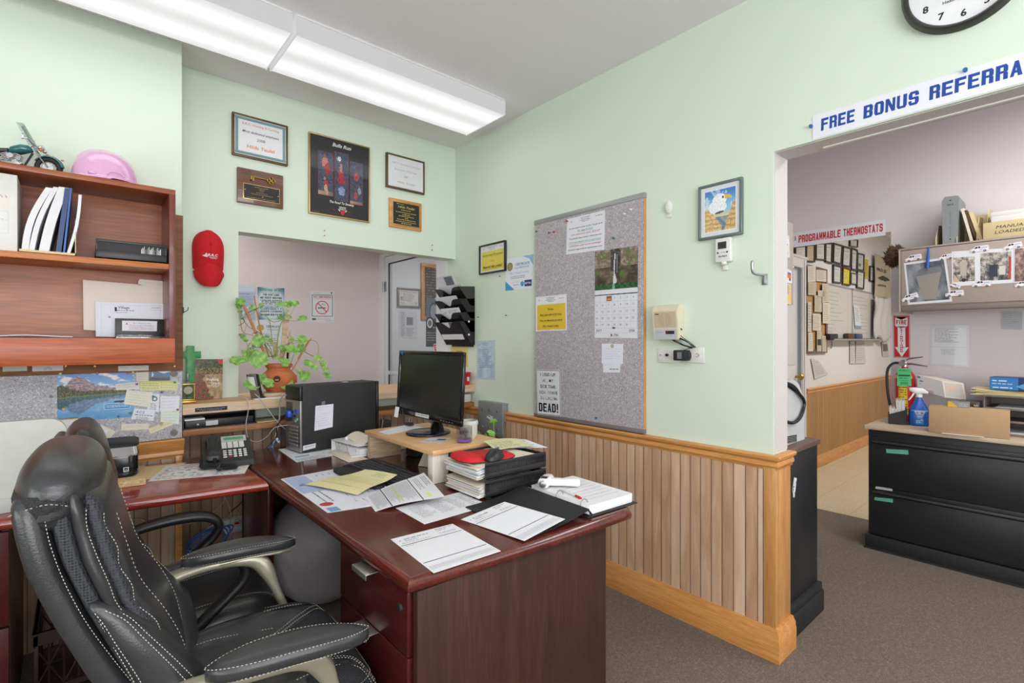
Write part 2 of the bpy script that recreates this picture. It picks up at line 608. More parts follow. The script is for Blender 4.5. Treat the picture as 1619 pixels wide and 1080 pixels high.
 #  lettering
_tc={}
def glyphs(s,bold=0.0,shear=0.0,space=1.0):
 key=(s,bold,shear,space)
 if key in _tc:
  return _tc[key]
 cu=bpy.data.curves.new('lettering','FONT')
 cu.body=s
 cu.size=1.0
 cu.offset=bold
 cu.shear=shear
 cu.space_character=space
 cu.resolution_u=2
 cu.fill_mode='FRONT'
 cu.dimensions='2D'
 o=bpy.data.objects.new('lettering',cu)
 COL.objects.link(o)
 dg=bpy.context.evaluated_depsgraph_get()
 dg.update()
 me=o.evaluated_get(dg).to_mesh()
 vs=[(v.co.x,v.co.y)for v in me.vertices]
 fs=[tuple(p.vertices)for p in me.polygons]
 o.evaluated_get(dg).to_mesh_clear()
 bpy.data.objects.remove(o)
 bpy.data.curves.remove(cu)
 if vs:
  x0=min(v[0]for v in vs)
  vs=[(v[0]-x0,v[1])for v in vs]
  w=max(v[0]for v in vs)
 else:
  w=0
 _tc[key]=(vs,fs,w)
 return _tc[key]
_cb,_ct=[(0,1.8),(1.6,0),(8.4,0),(10,1.8)],[(0,8.2),(10,8.2),(8.4,10),(1.6,10)]
_l,_r,_f=(0,0,3.7,10),(6.3,0,10,10),(3,7.9,10,10)
_pb=[(3,8.2,8.4,10),(6.3,5.4,10,8.4),[(8.4,10),(8.4,8.4),(10,8.4)],(3,4.2,8.6,5.8),[(8.6,4.2),(10,5.4),(8.6,5.4)]]
BLK={'A':[[(0,0),(3,0),(6.2,10),(3.5,10)],[(10,0),(6.3,0),(3.8,10),(6.5,10)],(2.4,2.1,7.6,3.8)],'B':[_l]+_pb+[(3,0,8.4,1.8),(6.3,1.6,10,4.4),[(8.4,0),(10,1.6),(8.4,1.6)]],
'C':[_cb,_ct,(0,1.8,3.7,8.2),(6.3,6.2,10,8.2),(6.3,1.8,10,3.8)],
'D':[_l,(3,8.2,8.2,10),(3,0,8.2,1.8),(6.3,1.8,10,8.2),[(8.2,0),(10,1.8),(8.2,1.8)],[(8.2,10),(8.2,8.2),(10,8.2)]],
'E':[_l,_f,(3,0,10,1.8),(3,4.3,9,6)],'F':[_l,_f,(3,4.3,9,6)],
'G':[_cb,_ct,(0,1.8,3.7,8.2),(6.3,6.4,10,8.2),(6.3,0,10,5),(5,3.6,7,5)],
'H':[_l,_r,(3,4.2,7,6)],'I':[(1,0,7.5,10)],'K':[_l,[(3,4),(6.5,10),(10,10),(6,4.6)],[(3.6,5.6),(6.6,0),(10,0),(6,6.4)]],
'L':[_l,(3,0,10,1.8)],'M':[(0,0,2.6,10),(7.4,0,10,10),[(0,10),(3.6,10),(6,1.5),(4,1.5)],[(10,10),(6.4,10),(4,1.5),(6,1.5)]],
'N':[(0,0,2.9,10),(7.1,0,10,10),[(0,10),(3.4,10),(10,0),(6.6,0)]],'O':[_cb,_ct,(0,1.8,3.7,8.2),(6.3,1.8,10,8.2)],
'P':[_l]+_pb,'R':[_l]+_pb+[(6.3,0,10,4.4)],'S':[_ct,_cb,(0,5.4,3.7,8.2),(6.3,6.6,10,8.2),[(0,5.4),(3,5.4),(10,4.6),(8.6,4),(1.4,4.4)],[(0,5.4),(1.4,4.2),(8.8,4.2),(10,4.6),(8.8,5.8),(3,5.8)],(6.3,1.8,10,4.6),(0,1.8,3,3.4)],
'T':[(0,8.2,10,10),(3.5,0,6.5,8.2)],'U':[_cb,(0,1.8,3,10),(6.3,1.8,10,10)],'V':[[(0,10),(3,10),(6.2,0),(3.8,0)],[(10,10),(6.3,10),(3.8,0),(6.2,0)]],
'X':[[(0,10),(3.4,10),(10,0),(6.6,0)],[(10,10),(6.6,10),(0,0),(3.4,0)]],'Y':[(3.5,0,6.5,5),[(0,10),(3.2,10),(6.4,4),(3.5,4)],[(10,10),(6.8,10),(3.5,4),(6.4,4)]],
'!':[(1,3,7.5,10),(1,0,7.5,1.9)],'.':[(1,0,7,1.9)]}
BLK['W']=[[(px_,10-py_)for px_,py_ in p]if isinstance(p[0],tuple)else p for p in BLK['M']]
class Sheet:
 """a printed sheet: four world corners (bottom-left, bottom-right, top-right, top-left), W x H metres,
    marks laid on it in metres; colours are carried by the colour attribute"""
 def __init__(s,c,W=None,H=None,base='#e6e7ea',th=0.0008,bend=None,n=1,back='#d8d8d8'):
  s.c=[V(p)for p in c]
  s.W=W or((s.c[1]-s.c[0]).length+(s.c[2]-s.c[3]).length)/2
  s.H=H or((s.c[3]-s.c[0]).length+(s.c[2]-s.c[1]).length)/2
  s.N=(s.c[1]-s.c[0]).cross(s.c[3]-s.c[0]).normalized()
  s.bend=bend
  s.v,s.f,s.k=[],[],[]
  s.layer=0
  s.eps=0.00025
  if base:
   W_,H_=s.W,s.H
   nn=n
   top=[]
   for j in range(nn+1):
    for i in range(nn+1):
     top.append(s.P(W_*i/nn,H_*j/nn,0))
   b=len(s.v)
   s.v+=top
   for j in range(nn):
    for i in range(nn):
     q=j*(nn+1)+i
     s.f.append([b+q,b+q+1,b+q+nn+2,b+q+nn+1])
     s.k.append(lin(base))
   b2=len(s.v)
   s.v+=[p-s.N*th for p in top]
   for j in range(nn):
    for i in range(nn):
     q=j*(nn+1)+i
     s.f.append([b2+q,b2+q+nn+1,b2+q+nn+2,b2+q+1])
     s.k.append(lin(back))
   Wn=nn+1
   edge=[i for i in range(Wn)]+[j*Wn+nn for j in range(1,nn+1)]+[nn*Wn+i for i in range(nn-1,-1,-1)]+[j*Wn for j in range(nn-1,0,-1)]
   for k in range(len(edge)):
    a_,c_=edge[k],edge[(k+1)%len(edge)]
    s.f.append([b+a_,b2+a_,b2+c_,b+c_])
    s.k.append(lin(base))
 def P(s,u,v,layer=None):
  a,b=u/s.W,v/s.H
  p=(s.c[0]*(1-a)+s.c[1]*a)*(1-b)+(s.c[3]*(1-a)+s.c[2]*a)*b
  d=(s.layer if layer is None else layer)*s.eps
  if s.bend:
   d+=s.bend(a,b)
  return p+s.N*d
 def up(s):
  s.layer+=1
  return s
 def poly(s,pts,col,raw=False):
  b=len(s.v)
  s.v+=[s.P(u,v)for u,v in pts]
  s.f.append(list(range(b,b+len(pts))))
  s.k.append(lin(col))
  return s
 def rect(s,u0,v0,u1,v1,col,n=1):
  if s.bend and n==1:
   n=max(1,int(abs(u1-u0)/s.W*10),int(abs(v1-v0)/s.H*10))
  for i in range(n):
   for j in range(n if n>1 else 1):
    a0,a1=u0+(u1-u0)*i/n,u0+(u1-u0)*(i+1)/n
    b0,b1=v0+(v1-v0)*j/n,v0+(v1-v0)*(j+1)/n
    s.poly([(a0,b0),(a1,b0),(a1,b1),(a0,b1)],col)
  return s
 def frame(s,u0,v0,u1,v1,w,col):
  s.rect(u0,v0,u1,v0+w,col)
  s.rect(u0,v1-w,u1,v1,col)
  s.rect(u0,v0+w,u0+w,v1-w,col)
  s.rect(u1-w,v0+w,u1,v1-w,col)
  return s
 def disk(s,u,v,r,col,n=16,ry=None):
  ry=ry or r
  return s.poly([(u+r*math.cos(2*PI*k/n),v+ry*math.sin(2*PI*k/n))for k in range(n)],col)
 def arc(s,u,v,r,w,col,a0=0,a1=360,n=24):
  for k in range(n):
   t0,t1=math.radians(a0+(a1-a0)*k/n),math.radians(a0+(a1-a0)*(k+1)/n)
   s.poly([(u+r*math.cos(t0),v+r*math.sin(t0)),(u+(r+w)*math.cos(t0),v+(r+w)*math.sin(t0)),(u+(r+w)*math.cos(t1),v+(r+w)*math.sin(t1)),(u+r*math.cos(t1),v+r*math.sin(t1))],col)
  return s
 def line(s,u0,v0,u1,v1,w,col):
  d=V((u1-u0,v1-v0))
  if d.length<1e-9:
   return s
  d.normalize()
  nx,ny=-d.y*w/2,d.x*w/2
  return s.poly([(u0+nx,v0+ny),(u0-nx,v0-ny),(u1-nx,v1-ny),(u1+nx,v1+ny)],col)
 def text(s,t,u,v,h,col='#222222',w=None,align='c',bold=0.0,shear=0.0,ang=0.0):
  """cap height h at baseline (u, v); w = total width"""
  vs,fs,tw=glyphs(t,bold,shear)
  if not vs:
   return s
  ky=h/0.70
  kx=ky if w is None else w/tw
  wd=tw*kx
  ox={'c':-wd/2,'l':0,'r':-wd}[align]
  ca,sa=math.cos(ang),math.sin(ang)
  b=len(s.v)
  for x,y in vs:
   X,Y=ox+x*kx,y*ky
   s.v.append(s.P(u+X*ca-Y*sa,v+X*sa+Y*ca))
  c=lin(col)
  for f in fs:
   s.f.append([b+i for i in f])
   s.k.append(c)
  return s
 def block(s,t,u,v,h,w,col,align='l',shear=0.0,gap=.16):
  """heavy condensed capitals drawn from bars; w = total width"""
  n=sum(.55 if c in 'I!.' else .5 if c==' ' else 1 for c in t)+gap*(len(t)-1)
  cw=w/n
  x=u if align=='l' else u-w/2
  nl=0
  for c in t:
   s.layer-=.12*nl
   nl=0
   k=.55 if c in 'I!.' else .5 if c==' ' else 1
   for p in BLK.get(c,''):
    if len(p)==4 and not isinstance(p[0],tuple):
     a,b,c_,d=p
     p=[(a,b),(c_,b),(c_,d),(a,d)]
    s.layer+=.12
    s.poly([(x+(px/10+shear*py/10)*cw*k,v+py/10*h)for px,py in p],col)
    nl+=1
   x+=cw*(k+gap)
  s.layer-=.12*nl
  return s
 def scrib(s,u0,u1,v,h,col='#77787c',rag=0.0,dens=0.85):
  """one line of small print as a row of word-length marks"""
  end=u1-random.random()*rag*(u1-u0)
  u=u0
  while u<end-h:
   l=min(h*random.uniform(1.2,5.0),end-u)
   s.rect(u,v,u+l,v+h*random.uniform(0.7,1.0),col,1)
   u+=l+h*0.8
  return s
 def para(s,u0,u1,vt,vb,pitch,col='#77787c',rag=0.3,h=None):
  v=vt
  while v>vb:
   s.scrib(u0,u1,v-pitch*0.5,h or pitch*0.4,col,rag)
   v-=pitch
  return s
 def hand(s,u0,u1,v,h,col='#5a5f7a',w=0.0006):
  """one line of handwriting"""
  u=u0
  pu,pv=u,v
  while u<u1:
   nu_=u+h*random.uniform(0.25,0.55)
   nv_=v+random.uniform(0,h)
   if random.random()>0.18:
    s.line(pu,pv,nu_,nv_,w,col)
   pu,pv=nu_,nv_
   u=nu_
  return s
 def pic(s,u0,v0,u1,v1,nx,ny,fn):
  """a printed picture: fn(a, b) -> rgb for a grid of dots"""
  W1=nx+1
  b=len(s.v)
  for j in range(ny+1):
   for i in range(nx+1):
    s.v.append(s.P(u0+(u1-u0)*i/nx,v0+(v1-v0)*j/ny))
  for j in range(ny):
   for i in range(nx):
    q=b+j*W1+i
    s.f.append([q,q+1,q+W1+1,q+W1])
    c=fn((i+.5)/nx,(j+.5)/ny)
    s.k.append(lin(c))
  return s
 def build(s,name,label=None,cat=None,group=None,parent=None,mat='print_matte'):
  me=bpy.data.meshes.new(name)
  vs=s.v
  if parent is not None:
   inv=XF[parent.name].inverted()
   vs=[inv@p for p in vs]
   T=XF[parent.name]
  else:
   o0=(s.c[0]+s.c[1])/2
   vs=[p-o0 for p in vs]
   T=Matrix.Translation(o0)
  me.from_pydata([tuple(p)for p in vs],[],s.f)
  me.materials.append(MAT[mat])
  at=me.color_attributes.new('Col','FLOAT_COLOR','CORNER')
  buf=[]
  for f,k in zip(s.f,s.k):
   buf+=list(k)*len(f)
  at.data.foreach_set('color',buf)
  o=bpy.data.objects.new(name,me)
  COL.objects.link(o)
  if parent is not None:
   o.parent=parent
  else:
   o.location=o0
  XF[o.name]=T
  if label and cat:
   tag(o,label,cat,group)
  elif label:
   o['label']=label
  return o
def mixc(a,b,t):
 t=max(0.0,min(1.0,t))
 return tuple(a[i]*(1-t)+b[i]*t for i in range(3))
def hexc(h):
 h=h.lstrip('#')
 return tuple(int(h[i:i+2],16)/255 for i in(0,2,4))
def nz(x,y,z=0.0,o=4):
 return noise.fractal(V((x,y,z)),1.0,2.0,o)
def sm(a,b,x):
 t=max(0.0,min(1.0,(x-a)/(b-a)))
 return t*t*(3-2*t)
 # == THE ROOM
XA,YB,YBUMP,ZC=2.216,3.224,2.984,2.821
XA2=2.351
YEND=0.877
YB2=3.338
YHALL=4.512
XC,XC2,YC=4.35,4.48,0.93
YD=1.90
ZH=2.128
XL,YR=-2.3,-2.6
def S(name,fn,mats,**kw):
 m=MB()
 fn(m)
 return m.build(name,mats,structure=True,**kw)
S('floor',lambda m:m.box((XL-.1,YR-.1,-0.08),(XC+.11,5.4,0)),'carpet')
S('floor_vinyl',lambda m:m.box((XC+.111,YR-.1,-0.08),(9.2,5.4,0.001)),'vinyl_tile')
S('ceiling',lambda m:m.box((XL-.1,YR-.1,ZC),(9.2,5.4,ZC+.1)),'ceiling_paint')
def f(m):
 m.box((XA,YEND,0),(XA2,YB2,ZC))
 m.box((XA,YR,ZH),(XA2,YEND,ZC))
S('wall_right',f,'wall_green')
# inner lining of the opening (lilac side of the partition) and the thin white strip under its head
def f(m):
 m.box((XA2,YEND,0),(XA2+.004,YB2,ZC))
 m.box((XA2,YR,ZH),(XA2+.004,YEND,ZC))
 m.box((XA+.012,YR,ZH-.003),(XA2,YEND,ZH))
 m.box((XA+.006,YEND-.003,0.86),(XA2+.004,YEND,ZH))
S('trim_1',f,'jamb')
S('trim_2',lambda m:m.box((XA2-.045,YR,ZH-.008),(XA2-.033,.72,ZH-.003)),'white_plastic')
def f(m):
 xo,zt,zb=0.708,1.965,0.97
 m.box((0.40,YB,0),(xo,YB2,ZC))
 m.box((xo,YB,zt),(XA,YB2,ZC))
 m.box((xo,YB,0),(XA,YB2,zb))
S('wall_back',f,'wall_green')
S('wall_left',lambda m:m.box((XL,YBUMP,0),(0.40,YB2,ZC)),'wall_green')
S('wall_side',lambda m:m.box((XL-.1,YR,0),(XL,YB2,ZC)),'wall_green')
# solid rear wall behind the camera
def f(m):
 m.box((XL-.1,YR-.1,0),(9.2,YR,ZC))
S('wall_rear',f,'wall_lilac')
S('wall_hall',lambda m:m.box((-1.2,YHALL,0),(XA,YHALL+.1,ZC)),'wall_pink')
S('wall_hall_end',lambda m:m.box((-1.3,YB2,0),(-1.2,YHALL+.1,ZC)),'wall_pink')
def f(m):
 m.box((XA,YHALL,0),(XA+.05,YHALL+.1,ZC))
 m.box((XA,YB2,2.16),(XA+.05,YHALL,ZC))
S('wall_hall_side',f,'wall_pink')
S('wall_entry',lambda m:m.box((XA+.05,5.3,0),(5.0,5.4,ZC)),'wall_white')
S('wall_entry_side',lambda m:m.box((4.2,3.4,0),(4.3,5.3,ZC)),'wall_white')
S('wall_entry_near',lambda m:m.box((XA2+.004,3.25,0),(4.3,3.4,ZC)),'wall_white')
S('wall_workshop',lambda m:m.box((XA2+.004,2.2,0),(XC,2.3,ZC)),'wall_lilac')
def f(m):
 m.box((XC,YR,0),(XC2,YC,ZC))
 m.box((XC,YC,2.106),(XC2,2.3,ZC))
S('wall_partition',f,'wall_lilac')
def f(m):
 m.box((5.56,YD,0),(9.2,YD+.1,ZC))
 m.box((XC2,YD,2.14),(5.56,YD+.1,ZC))
 m.box((XC2,YD,0),(4.66,YD+.1,ZC))
S('wall_far',f,'wall_white')
S('wall_far_end',lambda m:m.box((9.1,YR,0),(9.2,YD,ZC)),'wall_white')
# white panelled door in the far room with its casing
dr=MB()
dr.box((4.70,YD+.03,0.01),(5.46,YD+.07,2.06))
for(x0,x1)in((4.78,5.04),(5.12,5.38)):
 for(z0,z1)in((0.2,0.95),(1.1,1.95)):
  dr.box((x0,YD+.022,z0),(x1,YD+.03,z1),0.006)
d1=dr.build('door_1','white_trim',structure=True)
m=MB()
m.lathe([(0.012,0),(0.012,.03),(0.028,.04),(0.03,.06),(0.015,.075)],(5.40,YD+.02,0.98),20,'Y')
m.M=Matrix.Scale(-1,4,(0,1,0))
m2=MB()
m2.lathe([(0.012,0),(0.012,-.03),(0.028,-.04),(0.03,-.06),(0.012,-.075)],(5.40,YD+.03,0.98),20,'Y')
XF[d1.name]=Matrix.Identity(4)
m2.build('door_knob','brass',d1)
def f(m):
 for x in(4.62,5.46):
  m.box((x,YD-.02,0),(x+.095,YD,2.14),0.004)
  m.box((x+.02,YD-.032,0),(x+.045,YD-.018,2.14),0.004)
 m.box((4.62,YD-.022,2.06),(5.555,YD,2.16),0.004)
 m.box((4.60,YD-.03,2.15),(5.58,YD,2.175),0.004)
S('trim_3',f,'white_trim')
# --- wainscot
def bead_y(m,x,y0,y1,z0,z1,thick=0.016):
 """planks on a wall X = x facing -X, along Y, with a groove between each"""
 k0,k1=math.ceil(y0/BW),math.floor(y1/BW)
 cuts=[y0]+[k*BW for k in range(k0,k1+1)]+[y1]
 pts=[]
 for i in range(len(cuts)-1):
  a,b=cuts[i],cuts[i+1]
  if b-a<.008:
   continue
  g=.0011
  pts+=[(a+g*.5,x-thick+.005),(a+g*1.4,x-thick),(b-4.4*g,x-thick),(b-3.9*g,x-thick+.004),(b-3.4*g,x-thick),(b-1.2*g,x-thick),(b-.5*g,x-thick+.005)]
 for i in range(len(pts)-1):
  (ya,xa),(yb,xb)=pts[i],pts[i+1]
  dark=(xa-(x-thick)>.003)or(xb-(x-thick)>.003)
  m.mat(1 if dark else 0)
  m.add([(xa,ya,z0),(xb,yb,z0),(xb,yb,z1),(xa,ya,z1)],[(0,1,2,3)])
 m.mat(0)
 m.add([(x,y0,z1),(x,y1,z1),(x-thick,y1,z1),(x-thick,y0,z1)],[(0,1,2,3)])
def bead_x(m,y,x0,x1,z0,z1,thick=0.016):
 k0,k1=math.ceil(x0/BW),math.floor(x1/BW)
 cuts=[x0]+[k*BW for k in range(k0,k1+1)]+[x1]
 pts=[]
 for i in range(len(cuts)-1):
  a,b=cuts[i],cuts[i+1]
  if b-a<.008:
   continue
  g=.0011
  pts+=[(a+g*.5,y-thick+.005),(a+g*1.4,y-thick),(b-4.4*g,y-thick),(b-3.9*g,y-thick+.004),(b-3.4*g,y-thick),(b-1.2*g,y-thick),(b-.5*g,y-thick+.005)]
 for i in range(len(pts)-1):
  (xa,ya),(xb,yb)=pts[i],pts[i+1]
  dark=(ya-(y-thick)>.003)or(yb-(y-thick)>.003)
  m.mat(1 if dark else 0)
  m.add([(xa,ya,z0),(xb,yb,z0),(xb,yb,z1),(xa,ya,z1)],[(0,1,2,3)])
 m.mat(0)
S('trim_4',lambda m:bead_y(m,XA,YEND+.035,YB,0.10,0.80),['bead_right','groove_dark'],sharp=20)
S('trim_5',lambda m:bead_x(m,YB,0.40,XA,0.0,0.86),['bead_back','groove_dark'],sharp=20)
def f(m):
 bead_x(m,YBUMP,XL,0.37,0.0,0.76)
S('trim_6',f,['bead_back','groove_dark'],sharp=20)
S('trim_7',lambda m:bead_x(m,YD,5.56,9.1,0.1,0.79),['bead_far','groove_dark'],sharp=20)
def rail_prof(top,h=0.062,d=0.034):
 """chair rail outline as (distance from wall, height)"""
 return[(0,top-h),(0.018,top-h),(0.020,top-h+.010),(0.026,top-h+.016),(0.026,top-h+.024),(0.022,top-h+.034),(0.026,top-h+.042),(d,top-.016),(d+.002,top-.006),(d-.003,top),(0,top)]
def run_y(m,prof,x,y0,y1):
 m.prism([(x-d,z)for d,z in prof],y0,y1,'XZ')
def run_x(m,prof,y,x0,x1):
 m.prism([(y-d,z)for d,z in prof],x0,x1,'YZ')
 # chair rail of the right wall wraps round the wall's end
def f(m):
 pr=rail_prof(0.853)
 run_y(m,pr,XA,YEND,YB-.02)
 # wrapped end
 m.prism([(YEND-d,z)for d,z in pr],XA,XA2+.02,'YZ')
 for d,z in():
  pass
  # mitred outer corner
 n=len(pr)
 vs=[(XA-d,YEND,z)for d,z in pr]+[(XA-d,YEND-d,z)for d,z in pr]+[(XA,YEND-d,z)for d,z in pr]
 fs=[]
 for b in(0,n):
  for i in range(n):
   j=(i+1)%n
   fs.append((b+i,b+j,b+n+j,b+n+i))
 m.add(vs,fs)
S('trim_8',f,'oak')
def base_prof(h=0.135,d=0.022):
 return[(0,0),(d,0),(d,h-.045),(d-.003,h-.040),(d-.003,h-.022),(d-.010,h-.010),(d-.012,h),(0,h)]
def f(m):
 pr=[(d+.014,z)if d>0 else(d,z)for d,z in base_prof()]
 run_y(m,pr,XA,YEND,YB-.03)
 m.prism([(YEND-d,z)for d,z in pr],XA,XA2+.015,'YZ')
 n=len(pr)
 vs=[(XA-d,YEND,z)for d,z in pr]+[(XA-d,YEND-d,z)for d,z in pr]+[(XA,YEND-d,z)for d,z in pr]
 fs=[]
 for b in(0,n):
  for i in range(n):
   j=(i+1)%n
   fs.append((b+i,b+j,b+n+j,b+n+i))
 m.add(vs,fs)
S('baseboard_right',f,'oak')
# plain oak end board and corner stile of the right wall
def f(m):
 m.box((XA-.020,YEND-.018,.09),(XA+.012,YEND+.034,.81),0.003)
 m.box((XA+.012,YEND-.014,.09),(XA2+.010,YEND,.81),0.002)
S('trim_9',f,'oak_z')
# oak rail on the left wall under the tackboard, returning at its corner
def f(m):
 pr=[(d,z)for d,z in rail_prof(0.850,0.095,0.045)]
 run_x(m,pr,YBUMP,XL,0.405)
 m.box((0.37,YBUMP-.022,0.0),(0.40,YBUMP,0.765),0.004)
S('trim_10',f,'oak_x')
def f(m):
 run_x(m,rail_prof(0.853),YD,5.56,9.1)
S('trim_11',f,'oak_x')
S('baseboard_far',lambda m:run_x(m,base_prof(0.15),YD,5.56,9.1),'oak_x')
# --- glazed door at the end of the hall
dm=MB()
x0,x1=XA+.002,XA+.045
fr=0.062
ya,yb=3.439,4.40
dm.box((x0,ya,.01),(x1,ya+fr,2.13))
dm.box((x0,yb-fr,.01),(x1,yb,2.13))
dm.box((x0,ya+fr,2.065),(x1,yb-fr,2.13))
dm.box((x0,ya+fr,.01),(x1,yb-fr,.25))
dm.box((x0-.012,ya+fr+.02,1.02),(x0,yb-fr-.02,1.055),0.005)
d2=dm.build('door_2','white_trim',structure=True)
XF[d2.name]=Matrix.Identity(4)
g=MB()
g.box((x0+.018,ya+fr,.25),(x0+.023,yb-fr,2.065))
g.build('glass_pane','glass',d2)
h=MB()
for z in(0.4,1.85):
 h.cyl((x0-.012,yb+.006,z-.05),(x0-.012,yb+.006,z+.05),.008,n=10)
 h.box((x0-.006,yb-.03,z-.045),(x0,yb+.04,z+.045))
h.build('door_hinge','steel',d2)
g=MB()
g.box((x0+.004,ya+fr-.004,.25),(x0+.016,ya+fr+.006,2.065))
g.box((x0+.004,yb-fr-.006,.25),(x0+.016,yb-fr+.004,2.065))
g.box((x0+.004,ya+fr,2.058),(x0+.016,yb-fr,2.069))
g.build('gasket','plastic_matte',d2)
def f(m):
 m.box((XA-.004,YB2,0),(XA+.06,ya-.006,2.16))
 m.box((XA-.004,yb+.012,0),(XA+.06,YHALL,2.16))
 m.box((XA-.004,ya-.006,2.135),(XA+.06,yb+.012,2.165))
S('trim_12',f,'white_trim')
# --- ceiling lights
def light_fixture(cx,cy,label,length=1.24,group='ceiling light fixtures'):
 t=thing('ceiling_light',label,'ceiling light',(cx,cy,ZC-.10),0)
 w,h=.205,.088
 b=MB()
 b.box((-length/2+.01,-w+.05,.075),(length/2-.01,w-.05,.10))
 b.build('housing','white_plastic',t)
 d=MB()
 L=length/2-.006
 d.mat(0).box((-L,-w+.008,0),(L,w-.008,.006))
 d.mat(1)
 for sgn in(-1,1):
  d.add([(-L,sgn*(w-.008),0),(L,sgn*(w-.008),0),(L,sgn*w,h),(-L,sgn*w,h)],[(0,1,2,3)])
 d.build('diffuser',['diffuser','diffuser_side'],t)
 for sgn in(-1,1):
  e=MB()
  e.box((sgn*L,-w,-.002),(sgn*(L+.006),w,h+.004))
  e.build('end_cap','diffuser_side',t)
 rim=MB()
 for sgn in(-1,1):
  rim.box((-L,sgn*w-.004,h-.003),(L,sgn*w+.004,h+.004))
 rim.build('rim','white_plastic',t)
 return t
YL=2.565
light_fixture(1.372,YL,'long ceiling light with ribbed acrylic diffuser, the one ending nearest the green corner')
light_fixture(0.118,YL,'long ceiling light with ribbed acrylic diffuser, cut by the top of the frame')
for(x,y,n_)in((1.372,YL,0),(0.118,YL,0)):
 area('lamp_light',(x,y,ZC-.125),(0,0,0),1.1,.3,1.4,(1,1,1))
 # the room's other fixtures, behind the camera and in the next rooms
area('lamp_light',(0.2,-0.9,ZC-.06),(0,0,0),2.4,.4,30,(1,1,1))
area('lamp_light',(3.3,-0.6,ZC-.06),(0,0,0),.4,2.0,30,(1,.99,.98))
area('lamp_light',(6.6,0.2,ZC-.06),(0,0,0),2.4,.4,60,(1,.97,.92))
# --- counter ledge in the window opening and the shelf below
lm=MB()
lm.mat(0).box((0.402,2.975,1.006),(XA-.002,3.42,1.012))
lm.mat(1).box((0.402,2.973,0.962),(XA-.002,3.42,1.006))
S_=thing('counter_ledge','pale wood counter ledge running along the window opening under the potted plant','counter',(1.3,3.2,0.962))
lm.build('ledge_top',['ledge_top','pine_edge'],S_,world=True)
lb=Sheet([V((0.455,2.9725,.972)),V((0.60,2.9725,.972)),V((0.60,2.9725,.992)),V((0.455,2.9725,.992))],base='#1c1c20',th=.0005)
lb.up().scrib(.008,.137,.011,.0035,'#8a8a94').scrib(.02,.12,.004,.0035,'#8a8a94')
lb.build('label_strip','black label strip with two lines of small print',parent=S_)
lm=MB()
lm.box((0.402,2.975,0.853),(XA-.002,3.20,0.885),.002)
o=lm.build('lower_shelf','lower_shelf')
tag(o,'brown wooden shelf below the counter ledge holding the black letter tray','shelf')
# --- unseen window frames added around the area lights, on solid walls
def added_window(name,a,b,axis):
 m=MB()
 a,b=V(a),V(b)
 w=.06
 if axis=='X':
  m.box((a.x,a.y,a.z),(b.x,b.y,a.z+w));m.box((a.x,a.y,b.z-w),(b.x,b.y,b.z))
  for k in range(4):
   x=a.x+(b.x-a.x-w)*k/3
   m.box((x,a.y,a.z+w),(x+w,b.y,b.z-w))
 else:
  m.box((a.x,a.y,a.z),(b.x,b.y,a.z+w));m.box((a.x,a.y,b.z-w),(b.x,b.y,b.z))
  for k in range(4):
   y=a.y+(b.y-a.y-w)*k/3
   m.box((a.x,y,a.z+w),(b.x,y+w,b.z-w))
 m.build(name,'white_trim',structure=True)
added_window('added_window_1',(-1.9,YR,.6),(1.5,YR+.05,2.5),'X')
added_window('added_window_2',(XL,-1.2,.65),(XL+.05,1.6,2.45),'Y')
# == DESKS
ZT=0.75
t=thing('office_desk','dark cherry executive desk with bow edge, drawer pedestal and metal pulls','desk',(1.03,2.0,0))
def edge_prof(z0,z1,r=.012):
 return[(0,z0),(-.004,z0+.004),(-.010,z0+.012),(-.008,z1-.012),(0.004,z1-.003),(.012,z1)]
def slab(m,poly,z0,z1,b=.010):
 """desk top with a moulded edge: rings of the outline inset by the profile"""
 c=V((sum(p[0]for p in poly)/len(poly),sum(p[1]for p in poly)/len(poly)))
 n=len(poly)
 def inset(d):
  out=[]
  for i in range(n):
   p0,p1,p2=V(poly[i-1]),V(poly[i]),V(poly[(i+1)%n])
   e1,e2=(p1-p0).normalized(),(p2-p1).normalized()
   n1,n2=V((-e1.y,e1.x)),V((-e2.y,e2.x))
   bis=(n1+n2)
   bis=bis/max(.2,bis.length_squared)*2
   out.append(p1+bis*d)
  return out
 h=z1-z0
 prof=[(b*.9,0),(b*.2,.12),(0,.3),(0,.55),(b*.35,.72),(b*.5,.78),(b*.9,.95),(b*1.7,1.0)]
 rings=[[(p.x,p.y,z0+h*f_)for p in inset(d)]for d,f_ in prof]
 m.ring(rings)
m=MB()
bow=[(0.607,1.085)]+[(0.607+.863*k/14,1.085-.042*math.sin(PI*.5*(k/14))-.0*k)for k in range(1,14)]+[(1.452,1.043),(1.47,1.062)]
poly=bow+[(1.475,2.95),(0.607,2.95)]
slab(m,poly,ZT-.036,ZT,.010)
m.build('desk_top','cherry',t,world=True,sharp=50)
m=MB()
m.box((0.634,1.085,.07),(1.365,1.108,ZT-.036),.002)
m.box((0.634,1.084,0),(1.365,1.109,.07),.002)
m.build('end_panel','cherry_v',t,world=True)
m=MB()
m.box((1.345,1.108,.0),(1.365,2.93,ZT-.036),.002)
m.build('modesty_panel','cherry_v',t,world=True)
m=MB()
m.box((0.66,2.46,0),(0.685,2.93,ZT-.037),.002)
m.box((0.66,2.9,0),(1.34,2.925,ZT-.037),.002)
m.build('support_panel','drawer_wood',t,world=True)
m=MB()
m.box((0.66,1.108,0.0),(1.20,1.122,ZT-.04))
m.box((0.66,1.52,0.0),(1.20,1.538,ZT-.04))
m.box((1.18,1.12,0.0),(1.20,1.52,ZT-.04))
m.box((0.66,1.12,0.0),(1.18,1.52,0.06))
m.build('pedestal','drawer_wood',t,world=True)
zs=[(.542,.704),(.375,.538),(.065,.371)]
